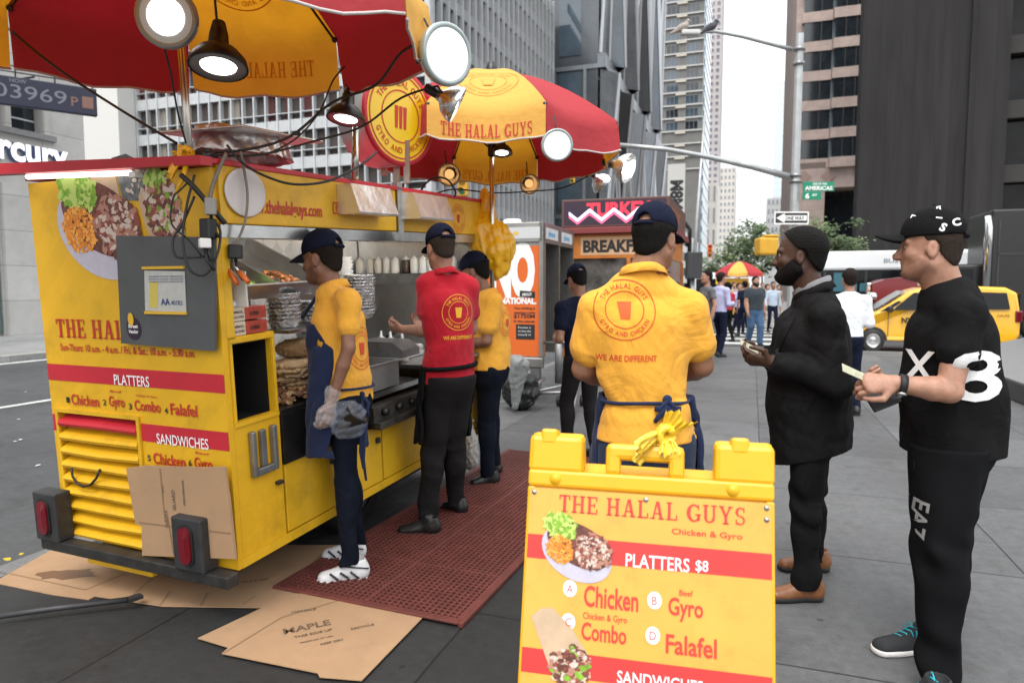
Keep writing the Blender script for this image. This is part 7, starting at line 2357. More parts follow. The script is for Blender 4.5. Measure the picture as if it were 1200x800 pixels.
# museum banner sign
q = W(791, 338, 75)
r = street_empty('banner_sign', 'tall white blade sign with rotated black letters behind the breakfast cart', 'sign', q.dot(SR), q.dot(SF))
z1, z0 = W(790, 192, 75).z, W(790, 262, 75).z
mb = MB(); mb.box((-1.0, 0, z0), (.85, .3, z1)); mb.build('panel', mat('white_wall', (.62, .61, .58)), r)
mb = MB(); M = frame((-.62, -.0, z1 - 1.75), (0, 0, -1), (1, 0, 0), (0, -1, 0)); put2d(mb, text2d("M8MA", .05), M, 1.3, 4.3, 'L', 0, 0, .01); mb.build('letters', KPR, r)
mb = MB(); mb.tube([(.0, .6, 0), (.0, .6, z0 + 1)], .15, 8); mb.tube([(0, .6, z1 - 1), (0, .31, z1 - 1)], .1, 6); mb.build('post', DULLSTEEL, r)

# ------------------------------------------------------------------ signal pole, mast arms, signs
GALV = mat('galvanised_steel', (.42, .43, .43), .45, .6, var=.2, scale=5)
YP = 16.0
def Wp(u, v): return W(u, v, YP)
foot = W(928, 338, YP); foot.z = 0
r = empty('signal_pole', 'galvanised signal pole with two long arms at the avenue corner', 'pole', foot)
def lo(u, v, Y=YP): return W(u, v, Y) - foot
mb = MB(); top = lo(930, 40)
mb.tube([(0, 0, 0), (0, 0, .5), (0, 0, top.z)], [.16, .11, .09], 8, smooth=False); mb.build('shaft', GALV, r)
mb = MB(); mb.tube([lo(928, 58), lo(905, 52), lo(870, 43, 16), lo(838, 37), lo(818, 38)], [.055, .05, .045, .04, .035], 8)
arm = mb.build('lamp_arm', GALV, r)
mb = MB(); mb.box((-.33, -.09, -.05), (.1, .09, .06), Matrix.Translation(lo(815, 39)), .03); mb.build('lamp_head', mat('pale_lamp_head', (.55, .55, .53), .5), arm)
mb = MB(); mb.tube([lo(924, 207), lo(880, 195), lo(830, 184), lo(780, 175), lo(726, 170)], [.08, .07, .06, .055, .05], 8); mb.build('mast_arm', GALV, r)
for v in (58, 75, 206, 213):
    mb = MB(); z = lo(928, v).z; mb.lathe([(.12, z - .04), (.13, z - .04), (.13, z + .04), (.12, z + .04)], 12); mb.build('clamp', DULLSTEEL, r)
# thin leaning lamp pole further back
mb = MB(); mb.tube([W(812, 330, 40), W(816, 265, 40), W(826, 135, 40)], [.12, .1, .06], 8); r2 = mb.build('slim_pole', GALV); tag(r2, 'slim pale pole leaning behind the capped man', 'pole')
# street signs, each resting on the pole
GRN = mat('street_sign_green', (.0, .22, .12), .4)
def sign_box(name, label, cat, u0, v0, u1, v1, Y, m, words, wm, fr=None, thick=.02):
    A, B2 = W(u0, v1, Y), W(u1, v0, Y)
    w, h = B2.x - A.x, B2.z - A.z
    r = empty(name, label, cat, A)
    mb = MB(); mb.box((0, 0, 0), (w, thick, h), None, .004); mb.build('plate', m, r)
    M = frame((0, -.001, 0), (1, 0, 0), (0, 0, 1))
    if fr:
        mb = MB(); t = .03
        for lo_, hi_ in (((0, 0), (w, t)), ((0, h - t), (w, h)), ((0, t), (t, h - t)), ((w - t, t), (w, h - t))): shape2d(mb, ([(lo_[0], lo_[1]), (hi_[0], lo_[1]), (hi_[0], hi_[1]), (lo_[0], hi_[1])], [(0, 1, 2, 3)]), M, .002)
        mb.build('border', fr, r)
    mb = MB()
    for s, x, y, hh, ww in words: put2d(mb, text2d(s, .03), M, hh * h, ww * w, 'L', x * w, y * h, .003)
    mb.build('lettering', wm, r)
    return r, w, h, M
sign_box('street_sign', 'upper green street sign naming the avenue of the americas', 'street sign', 941, 213, 978, 224, YP - .15, GRN, [("AMERICAS", .06, .12, .42, .88), ("AVE OF THE", .3, .66, .22, .45)], WPR)
sign_box('street_sign', 'lower smaller green street sign reading 6 AV', 'street sign', 940.5, 224.5, 962.5, 234, YP - .15, GRN, [("6", .14, .15, .65, .22), ("AV", .5, .45, .3, .28)], WPR)
rs, w, h, M = sign_box('one_way_sign', 'black and white one way arrow sign on the signal pole', 'street sign', 907, 248, 948, 263, YP - .17, KPR, [], WPR, WPR)
mb = MB(); shape2d(mb, ([(.06 * w, .5 * h), (.3 * w, .12 * h), (.3 * w, .3 * h), (.94 * w, .3 * h), (.94 * w, .7 * h), (.3 * w, .7 * h), (.3 * w, .88 * h)], [tuple(range(7))]), M, .003); ar = mb.build('arrow', WPR, rs)
mb = MB(); put2d(mb, text2d("ONE WAY", .03), M, .27 * h, .55 * w, 'L', .32 * w, .36 * h, .005); mb.build('lettering', KPR, rs)
SIGY = mat('signal_yellow', (.62, .33, .02), .45, var=.1)
p = W(899, 289, YP - .35)
r = empty('pedestrian_signal', 'yellow pedestrian signal housing beside the suited man on the pole', 'signal', p)
mb = MB(); mb.box((-.24, -.2, -.2), (.2, .2, .2), None, .05); mb.build('housing', SIGY, r)
mb = MB(); mb.box((-.1, -.18, .205), (.2, .1, .26), None, .02); mb.build('cap', SIGY, r)
mb = MB(); mb.box((.21, -.04, -.05), (.55, .04, .05)); mb.build('bracket', GALV, r)
def traffic_light(label, u, v, Y, s, m=SIGY):
    r = empty('traffic_light', label, 'traffic light', W(u, v, Y), -.3, 'traffic lights')
    mb = MB(); mb.box((-.17 * s, -.12 * s, -.5 * s), (.17 * s, .12 * s, .5 * s), None, .03); mb.build('housing', m, r)
    for i, c in enumerate(((.35, .02, .01), (.3, .2, .02), (.02, .2, .08))):
        mb = MB(); mb.lathe([(0, .01), (.11 * s, .005), (.12 * s, 0)], 14, Tr(0, -.125 * s, .33 * s - .33 * s * i) @ Rot(pi / 2, 'X')); mb.build('lens', mat('signal_lens_%d' % i, c, .3), r)
        mb = MB(); mb.lathe([(.13 * s, 0), (.13 * s, .16 * s)], 14, Tr(0, -.125 * s, .33 * s - .33 * s * i) @ Rot(pi / 2, 'X'), True, radians(-10), radians(190)); mb.build('visor', m, r)
    return r
traffic_light('yellow traffic light seen over the cart roof behind the cable coil', 543, 214, 24, .95)
traffic_light('yellow traffic light below the right edge of the farther umbrella', 671, 207, 30, .6)
traffic_light('orange lit traffic sign head over the crowd near the gap', 832, 294, 32, .6, mat('orange_sign', (.7, .16, .03), .5))
p = W(813, 311, 26); r = empty('signal_cabinet', 'tall dark grey box on a pole behind the capped man', 'box', p)
mb = MB(); mb.box((-.28, -.2, -.5), (.28, .2, .5), None, .03); mb.build('box', DARKSTEEL, r)
mb = MB(); mb.tube([(0, .1, -.5), (0, .1, -p.z - .1)], .08, 8); mb.build('post', GALV, r)
# pigeons on the lamp arm
for u, v, col, lab, Y in ((800, 32, (.35, .3, .27), 'pale brown pigeon perched on the end of the lamp arm', 16), (833, 32, (.06, .06, .07), 'dark pigeon perched on the bend of the lamp arm', 16)):
    c = W(u, v, Y); F = Field(npv(c) - .35, npv(c) + .35, .018); c0 = npv(c)
    F.ell(c0, (.15, .085, .09), np.array([unit((1, 0, .5)), [0, 1, 0], unit((-.5, 0, 1))]), 0)
    F.ell(c0 + np.array([.12, 0, .13]), (.055, .05, .05), None, .05); F.cap(c0 + np.array([.16, 0, .13]), c0 + np.array([.21, 0, .11]), .02, .008, .01)
    F.cap(c0 + np.array([-.08, 0, -.05]), c0 + np.array([-.26, 0, -.14]), .06, .03, .04)
    F.cap(c0 + np.array([.02, .03, -.06]), c0 + np.array([.02, .03, -.15]), .014, .012, .02); F.cap(c0 + np.array([.02, -.03, -.06]), c0 + np.array([.02, -.03, -.15]), .014, .012, .02)
    rt = empty('pigeon', lab, 'bird', tuple(c)); F.mesh('body', mat('feathers_%d' % u, col, .8, var=.3, scale=20), rt, c0)

# ------------------------------------------------------------------ vehicles on the avenue
TAXI = mat('taxi_yellow', (.78, .40, .008), .25, coat=.6, spec=.5)
VGL = mat('car_glass', (.008, .009, .010), .08, spec=.25)
def taxi():
    p = W(992, 338, 17.6)
    M = Matrix(((SR.x * .85, SF.x, 0, p.x), (SR.y * .85, SF.y, 0, p.y), (0, 0, .94, RZ), (0, 0, 0, 1)))
    r = empty('taxi', 'yellow minivan taxi facing left on the avenue behind the queue', 'taxi', M=M)
    Lx, Wt = 4.5, 1.72
    # side profile x along the car (nose at 0), z up
    prof = [(.05, .42), (.0, .62), (.08, .86), (.35, .98), (.82, 1.08), (1.05, 1.2), (1.7, 1.63), (2.1, 1.74), (3.2, 1.78), (4.15, 1.74), (4.42, 1.6), (4.5, 1.0), (4.5, .5), (4.42, .36), (4.1, .3), (.3, .3)]
    bm = bmesh.new()
    n = len(prof); secs = [(0.0, .0), (.06, 1), (Wt / 2, 1), (Wt - .06, 1), (Wt, 0)]
    rows = []
    for y, full in ((0, 0), (.09, 1), (Wt / 2, 1), (Wt - .09, 1), (Wt, 0)):
        row = []
        for x, z in prof:
            if not full:
                cx, cz = 2.25, .75
                x2, z2 = cx + (x - cx) * .975, cz + (z - cz) * .97
            else: x2, z2 = x, z
            yy = y
            t = max(0, (z - 1.0) / .8)                                  # tumblehome
            yy = Wt / 2 + (y - Wt / 2) * (1 - .16 * t)
            tx = max(0, (.7 - x) / .7); yy = Wt / 2 + (yy - Wt / 2) * (1 - .14 * tx * tx)
            row.append(bm.verts.new((x2, yy, z2)))
        rows.append(row)
    for i in range(len(rows) - 1):
        for j in range(n): bm.faces.new([rows[i][j], rows[i][(j + 1) % n], rows[i + 1][(j + 1) % n], rows[i + 1][j]])
    bm.faces.new(rows[0][::-1]); bm.faces.new(rows[-1])
    bmesh.ops.recalc_face_normals(bm, faces=bm.faces[:])
    me = bpy.data.meshes.new('body'); bm.to_mesh(me); bm.free(); me.materials.append(TAXI)
    for q in me.polygons: q.use_smooth = False
    b = bpy.data.objects.new('body', me); link(b, r)
    bv = b.modifiers.new('soft', 'BEVEL'); bv.width = .04; bv.segments = 3; bv.limit_method = 'ANGLE'; bv.angle_limit = radians(25)
    def yat(z): return .0 + Wt / 2 * .16 * max(0, (z - 1.0) / .8)
    def sidepoly(name, pts, m, off, parent=r, thick=.01):
        mb = MB(); vs = [Vector((x, yat(z) - off, z)) for x, z in pts] + [Vector((x, yat(z) - off + thick, z)) for x, z in pts]; k = len(pts)
        mb.add(vs, [tuple(range(k)), tuple(range(k, 2 * k))[::-1]] + [(i, i + k, (i + 1) % k + k, (i + 1) % k) for i in range(k)]); return mb.build(name, m, parent)
    w1 = sidepoly('side_window', [(1.25, 1.13), (2.28, 1.16), (2.28, 1.6), (1.82, 1.6)], VGL, .012)
    sidepoly('side_window', [(.92, 1.09), (1.18, 1.12), (1.5, 1.36), (1.4, 1.38)], VGL, .012)
    sidepoly('side_window', [(2.4, 1.16), (3.25, 1.18), (3.25, 1.62), (2.4, 1.61)], VGL, .012)
    sidepoly('side_window', [(3.4, 1.18), (4.22, 1.18), (4.14, 1.6), (3.4, 1.62)], VGL, .012)
    for x in (1.16, 2.34, 3.32): sidepoly('door_seam', [(x - .008, .42), (x + .008, .42), (x + .008, 1.1), (x - .008, 1.1)], KPR, .004)
    for x in (2.1, 2.5): 
        mb = MB(); mb.box((x - .09, -.03, .98), (x + .09, .0, 1.02), None, .01); mb.build('door_handle', KPR, r)
    mb = MB(); mb.add([(.86, .22, 1.12), (.86, Wt - .22, 1.12), (1.66, Wt - .28, 1.625), (1.66, .28, 1.625)], [(0, 1, 2, 3)]); o = mb.build('windscreen', VGL, r); o.location = (-.03, 0, .03)
    mb = MB(); mb.box((4.505, .25, 1.1), (4.52, Wt - .25, 1.6)); mb.build('rear_window', VGL, r)
    for y in (.12, Wt - .42): mb = MB(); mb.box((.03, y, .72), (.32, y + .3, .9), None, .05); mb.build('headlight', mat('headlight_glass', (.6, .62, .65), .1, spec=.9), r)
    for y in (-.012, Wt - .15): mb = MB(); mb.box((4.35, y, .85), (4.52, y + .16, 1.15), None, .03); mb.build('tail_light', LENS, r)
    mb = MB(); mb.box((-.03, .1, .32), (.25, Wt - .1, .5), None, .05); mb.box((4.3, .06, .32), (4.55, Wt - .06, .5), None, .05); mb.build('bumper', DARKSTEEL, r)
    mb = MB(); mb.box((1.12, -.14, 1.08), (1.26, .06, 1.24), None, .03); mb.build('mirror', KPR, r)
    mb = MB(); mb.box((2.2, .3, 1.78), (2.45, Wt - .3, 1.9), None, .04); mb.build('roof_light', mat('roof_light', (.5, .5, .48), .4), r)
    for x in (.78, 3.72):
        for y in (.08, Wt - .08): wheel(r, None, .31, .2, Tr(x, y, .31) @ Rot(pi / 2, 'X') @ Rot(0 if y < 1 else pi, 'X'), hub=mat('alloy', (.5, .5, .5), .3, .8))
        mb = MB(); mb.lathe([(.3, -.012), (.37, -.012)], 20, Tr(x, -.0, .31) @ Rot(pi / 2, 'X'), False, 0, pi); mb.build('wheel_arch', KPR, r)
    TM = frame((0, -.006, 0), (1, 0, 0), (0, 0, 1))
    mb = MB(); put2d(mb, text2d("NYC", .06), TM, .14, .42, 'L', 1.5, .8, .004); put2d(mb, text2d("TAXI", .04), TM, .1, .34, 'L', 1.98, .81, .004); put2d(mb, text2d("5A38", .0), TM, .08, .3, 'L', 3.9, .98, .004); mb.build('lettering', KPR, r)
    p2 = r
taxi()
def bus():
    p = W(958, 338, 26)
    M = Matrix(((SR.x, SF.x, 0, p.x), (SR.y, SF.y, 0, p.y), (0, 0, 1, RZ), (0, 0, 0, 1)))
    r = empty('bus', 'white city bus with dark windows passing behind the taxi', 'bus', M=M)
    WH = mat('white_bus_paint', (.72, .73, .74), .35)
    mb = MB(); mb.box((0, 0, .35), (11.5, 2.5, 1.35), None, .06); mb.box((0, 0, 2.28), (11.5, 2.5, 3.0), None, .1); mb.build('body', WH, r)
    mb = MB(); mb.box((.05, .03, 1.34), (11.45, 2.47, 2.29)); mb.build('window_band', VGL, r)
    for i in range(8):
        mb = MB(); mb.box((.2 + i * 1.4, .01, 1.34), (.28 + i * 1.4, .028, 2.29)); mb.build('pillar', KPR, r)
    mb = MB(); mb.box((.55, .012, 1.5), (1.35, .027, 2.2)); mb.build('teal_seat_panel', mat('teal_panel', (.03, .12, .16), .4), r)
    TM = frame((0, -.001, 0), (1, 0, 0), (0, 0, 1)); mb = MB(); put2d(mb, text2d("BUS SERVICE", .03), TM, .16, 1.6, 'L', 2.2, 2.55, .004); mb.build('lettering', mat('grey_letters', (.25, .27, .3), .5), r)
    for x in (1.8, 9.2): wheel(r, None, .48, .3, Tr(x, .16, .48) @ Rot(pi / 2, 'X'))
bus()
def truck():
    p = W(1018, 338, 21.5)
    M = Matrix(((SR.x, SF.x, 0, p.x), (SR.y, SF.y, 0, p.y), (0, 0, 1, RZ), (0, 0, 0, 1)))
    r = empty('truck', 'dark red long nosed truck with a black sleeper cab behind the taxi', 'truck', M=M)
    RD = mat('dark_red_paint', (.17, .012, .02), .25, coat=.5); BK = mat('black_truck_paint', (.014, .014, .015), .3, var=.1)
    CHR = mat('chrome', (.7, .7, .7), .08, 1.0)
    mb = MB(); mb.prism([(.15, .7), (.15, 1.75), (.5, 1.9), (1.7, 2.05), (1.7, .7)], -2.1, -.35, Rot(pi / 2, 'X')); mb.build('hood', RD, r)
    mb = MB(); mb.box((.0, .45, .75), (.16, 2.0, 1.8), None, .05); mb.build('grille', CHR, r)
    mb = MB(); mb.box((-.12, .15, .5), (.1, 2.3, .8), None, .06); mb.build('bumper', CHR, r)
    for y in (.12, 2.0): mb = MB(); mb.lathe([(0, .05), (.14, .04), (.15, -.12), (.08, -.18)], 14, Tr(.1, y + .1, 1.35) @ Rot(-pi / 2, 'Y')); mb.build('headlight', CHR, r)
    mb = MB(); mb.prism([(.3, .55), (.45, .95), (.95, 1.15), (1.45, .95), (1.6, .55)], -.36, -.0, Rot(pi / 2, 'X')); mb.build('fender', RD, r)
    mb = MB(); mb.box((1.71, .2, .7), (3.2, 2.25, 2.35), None, .08); mb.build('cab', BK, r)
    mb = MB(); mb.box((1.95, .185, 1.6), (2.85, .199, 2.2)); mb.build('window', VGL, r)
    mb = MB(); mb.box((3.22, .05, .75), (5.9, 2.4, 3.95), None, .06); sl = mb.build('sleeper', BK, r)
    mb = MB(); mb.box((3.4, .03, 2.6), (5.6, .049, 2.66)); mb.box((3.4, .03, 1.0), (3.45, .049, 3.6)); mb.build('trim', DARKSTEEL, sl)
    mb = MB(); mb.box((4.9, .035, 1.6), (5.05, .049, 1.8)); mb.build('marker', WPR, sl)
    for y in (-.06, ): 
        for x in (3.12,):
            mb = MB(); mb.tube([(x, y, .8), (x, y, 3.4), (x - .05, y, 3.75)], [.13, .11, .09], 12); mb.build('exhaust_stack', CHR, r)
    for x in (.95, 4.6, 5.6):
        wheel(r, None, .5, .3, Tr(x, .2, .5) @ Rot(pi / 2, 'X'))
    mb = MB(); mb.box((1.6, .3, .55), (6.2, 2.1, .72)); mb.build('chassis', BK, r)
truck()
def van():
    p = W(812, 338, 34)
    M = Matrix(((SR.x, SF.x, 0, p.x), (SR.y, SF.y, 0, p.y), (0, 0, 1, 0), (0, 0, 0, 1)))
    r = empty('van', 'white van parked behind the crowd at the left of the gap', 'van', M=M)
    mb = MB(); mb.box((0, 0, .4), (2.0, 4.6, 2.25), None, .18); mb.build('body', mat('white_bus_paint', (.72, .73, .74)), r)
    mb = MB(); mb.box((.15, -.012, 1.3), (1.85, .0, 1.95)); mb.build('window', VGL, r)
    for y in (.8, 3.7): wheel(r, None, .35, .2, Tr(1.95, y, .35) @ Rot(pi / 2, 'Y')); wheel(r, None, .35, .2, Tr(.05, y, .35) @ Rot(pi / 2, 'Y'))
van()
# far hot-dog cart umbrella
q = gp(866, 29)
umbrella('small far red and yellow striped umbrella over the crowd', (q.x, q.y), 2.12, 2.62, 1.02, 0, True, .03, .8, {}, None, .12)
r = empty('vendor_cart', 'small yellow vendor cart under the far striped umbrella', 'food cart', (q.x - .5, q.y, 0), -SA)
mb = MB(); mb.box((-.5, -.5, .4), (.9, .5, 1.15), None, .03); mb.build('body', CY2, r)
mb = MB(); mb.box((-.5, -.5, 1.155), (.9, .5, 1.2)); mb.build('counter', STEEL, r)
mb = MB(); mb.box((-.45, -.45, 1.65), (.85, .45, 1.9)); mb.build('sign', CY2, r)
for x in (-.4, .8): mb = MB(); mb.tube([(x, 0, 1.2), (x, 0, 1.65)], .02, 6); mb.build('post', STEEL, r)
for x in (-.2, .6): wheel(r, None, .2, .1, Tr(x, -.45, .2) @ Rot(pi / 2, 'X'))
# ------------------------------------------------------------------ the people in the photograph
def fr(u, v, Y, x, back=.3):
    x = Vector(x).normalized(); n = x.cross(Vector((0, 0, 1)))
    return frame(W(u, v, Y) + n * back, x, (0, 0, 1))

def fv(u, v, Y, back=.3):
    d = ray(u, v); x = Vector((d[1], -d[0], 0)).normalized(); n = x.cross(Vector((0, 0, 1)))
    return frame(W(u, v, Y) + n * back, x, (0, 0, 1))

def on_ground(u, v): return G(u, v)

def tie_on_apron(pp, zc, hemv, m, front=True, drop=.55, width=.2):
    pass

# ---- man in the yellow polo, back to us, behind the board
def big_man():
    Y = 2.9
    J = dict(head=(768, 281, Y + .02), neck=(752, 322, Y), chest=(752, 382, Y), waist=(754, 462, Y), pelvis=(757, 512, Y),
             shL=(699, 362, Y), elL=(684, 432, Y + .06), wrL=(722, 448, Y + .27), shR=(807, 362, Y), elR=(822, 428, Y + .05), wrR=(795, 440, Y + .3),
             hipL=(727, 520, Y), hipR=(787, 520, Y), knL=(722, 625, Y), knR=(792, 625, Y), anL=(720, 735, Y), anR=(795, 735, Y))
    base = Vector((.55, Y, 0))
    for s, u in (('L', 716), ('R', 797)):
        g = W(u, 700, Y); g.z = .0
        J['he' + s] = g - Vector((0, .07, 0)); J['to' + s] = g + Vector((-.03, .21, 0))
    yaw = radians(-6)
    p = person('broad man in a yellow polo with his back to us behind the menu board', base, yaw, J, SK_tan, YEL_SHIRT, JEANS, LEATHER_BK, RUB_BLACK,
               b=1.09, tb=(1.0, 1.0), hair=(HAIR, .010), capm=NAVY, hy=radians(38), hp=-.12, seed=11, sleeve=.66, hem=-.005, collar_m=YEL_SHIRT, armr=1.16, hs=1.03, res=.005, cres=.0055, neck_r=.06, folds=.008,
               torso=[((752, 326, Y), .075, .07), ((752, 347, Y), .135, .088), ((752, 385, Y), .198, .128), ((753, 430, Y), .175, .125), ((755, 466, Y), .155, .122), ((756, 492, Y), .185, .145), ((757, 520, Y), .206, .155)],
               palms={'L': ((.25, .9, .05), (.4, -.2, -.8), .6), 'R': ((-.3, .9, .05), (-.4, -.2, -.8), .6)})
    bs, rt = p['base'], p['root']
    M = fr(733, 363, Y - .13, (1, .02, 0))
    conform('printed_badge', [s for s in logo2d(.125)[:4]], M, p['shirt'], rt, bs, PR_RED, .0025)
    conform('printed_cup', [logo2d(.125)[4]], M, p['shirt'], rt, bs, mat('orange_print', (.75, .1, .02), .8), .003)
    sh = []
    mb = MB(); put2d(mb, text2d("WE ARE DIFFERENT", .02), Matrix(), .026, .24, 'C')
    sh = ([(q[0], q[1]) for q in mb.v], mb.f)
    conform('printed_slogan', [sh], M @ Tr(.01, -.21, 0), p['shirt'], rt, bs, PR_RED, .0025)
    # apron string round the waist, its bow, and the apron edge on the right
    mb = MB()
    wc = npv(W(755, 467, Y))
    pts = []
    for i in range(40):
        a = 2 * pi * i / 39
        pts.append(wc + np.array([.183 * cos(a) * 1.02, .147 * sin(a), .004 * sin(a * 3) + .012 * (1 if sin(a) > 0 else 0)]) - bs)
    mb.tube(pts, .008, 6)
    kn = npv(W(782, 468, Y - .15)) - bs
    mb.sphere(kn, .02, 10)
    for dx, dz, ex in ((-.012, -.15, .0), (.01, -.17, .012), (.028, -.13, .02), (-.022, -.09, -.03)):
        q = [kn, kn + np.array([dx * .5, -.012, dz * .4]), kn + np.array([dx + ex * .5, -.016, dz * .75]), kn + np.array([dx + ex, -.012, dz])]
        mb.tube(q, [.008, .011, .012, .009], 6)
    for e in (-1, 1):
        q = [kn + np.array([e * .05 * sin(t), -.012, -.06 * t / pi * 1.2 - .02 * sin(t * 2)]) for t in np.linspace(0, pi, 8)]
        mb.tube(q, .009, 6)
    mb.build('apron_string', APRON, rt)
    Fa = Field(npv(W(735, 600, Y)) + np.array([-.3, -.3, -.2]), npv(W(755, 440, Y)) + np.array([.45, .35, .1]), .007)
    Fa.loft([(npv(W(756, 462, Y + .02)), .2, .15), (npv(W(758, 520, Y + .03)), .235, .175), (npv(W(758, 640, Y + .03)), .25, .19)], (1, 0, 0), 0)
    Fa2 = Fa.D.copy()
    Fa.D = np.abs(Fa.D + .006) - .006
    Fa.cut(npv(W(756, 500, Y - .02)), np.array([.0, -1.0, 0]))
    Fa.cut(npv(W(756, 466, Y)), Z3); Fa.cut(npv(W(756, 565, Y)), -Z3)
    Fa.folds(.008, .12, 5, (1, 1, .2))
    Fa.mesh('apron', APRON, rt, bs)
    return p

# ---- man in the black suit, in profile
def suit_man():
    Y = 3.25
    J = dict(head=(936, 300, Y), neck=(953, 347, Y), chest=(948, 400, Y), waist=(950, 462, Y), pelvis=(951, 500, Y),
             shL=(968, 372, Y - .19), elL=(978, 446, Y - .21), wrL=(905, 424, Y - .13), shR=(944, 370, Y + .19), elR=(952, 440, Y + .2), wrR=(896, 416, Y + .06),
             hipL=(950, 505, Y - .08), hipR=(952, 500, Y + .09), knL=(944, 592, Y - .08), knR=(950, 585, Y + .1), anL=(943, 678, Y - .09), anR=(952, 655, Y + .13))
    base = Vector((1.42, Y, 0))
    J['heL'] = G(964, 702); J['toL'] = G(898, 703); J['heR'] = G(972, 668); J['toR'] = G(910, 667)
    yaw = radians(-64)
    p = person('bearded man in a black suit and brown shoes standing in profile in the queue', base, yaw, J, SK_dark, SUITC, BLACKC, LEATHER_BR, RUB_BLACK,
               b=1.0, sleeve=1.2, hem=-.135, jacket=True, hair=(HAIR, .013), hairline=.03, beard=HAIR, hy=radians(-63), hp=-.04, seed=21, res=.004, cres=.0055, hs=1.04, armr=1.2, folds=.015, neck_r=.062,
               torso=[((953, 350, Y), .078, .078), ((956, 366, Y), .15, .105), ((950, 400, Y), .2, .175), ((948, 440, Y), .196, .185), ((949, 480, Y), .182, .18), ((949, 515, Y), .178, .18), ((949, 545, Y), .178, .182)],
               palms={'L': ((-1, .25, .12), (.2, .6, .55), [.55, .6, .65, .7], .7, -1), 'R': ((-1, -.2, .08), (0, -.6, .6), .6, .7, 1)}, has_eyes=True, nose=1.0)
    bs, rt, B, hc = p['base'], p['root'], p['B'], p['hc']
    # jacket collar and shirt collar
    nk = p['J']['neck']
    collar(nk + Z3 * .01 + p['f'] * .0, unit(Z3 + p['f'] * .28), p['r'], .078, .08, .03, SUITC, rt, bs, .012, .9, 'jacket_collar')
    collar(nk + Z3 * .03 + p['f'] * .006, unit(Z3 + p['f'] * .28), p['r'], .075, .078, .03, mat('grey_shirt_cloth', (.2, .2, .21), .8), rt, bs, .003, .5, 'shirt_collar')
    # lapel, pocket flap, vent and cuff buttons on the near side
    mb = MB()
    for (a, c, w) in ((W(903, 400, Y - .12), W(885, 470, Y - .1), .03),):
        mb.tube([a, (a + c) / 2, c], [.012, .02, .008], 8)
    M = frame(W(936, 470, Y - .2) + Vector((0, -.3, 0)), (1, 0, -.12), (.12, 0, 1))
    rect = ([(-.075, 0), (.075, .0), (.075, .045), (-.075, .045)], [(0, 1, 2, 3)])
    conform('pocket_flap', [rect], M, p['shirt'], rt, bs, cloth('black_flap_cloth', (.011, .0105, .011), .6), .006)
    lp = ([(.055, .125), (.03, .06), (.052, .052), (.02, -.02), (-.03, -.14), (-.045, -.14), (-.03, .0), (.02, .12)], [(7, 6, 5, 4, 3, 2, 1, 0)])
    conform('lapel', [lp], fv(917, 385, Y - .1), p['shirt'], rt, bs, cloth('black_flap_cloth', (.011, .0105, .011), .6), .007, 1.0, .02)
    # folded banknote in his fingers
    mb = MB()
    n0 = W(878, 406, Y - .03) - Vector(bs)
    Mn = frame(n0, (-.9, -.1, .45), (.2, .75, .6))
    mb.box((-.05, -.02, -.001), (.05, .02, .001), Mn)
    mb.build('banknote', mat('banknote_paper', (.42, .42, .3), .8, var=.3, scale=40), rt)
    return p

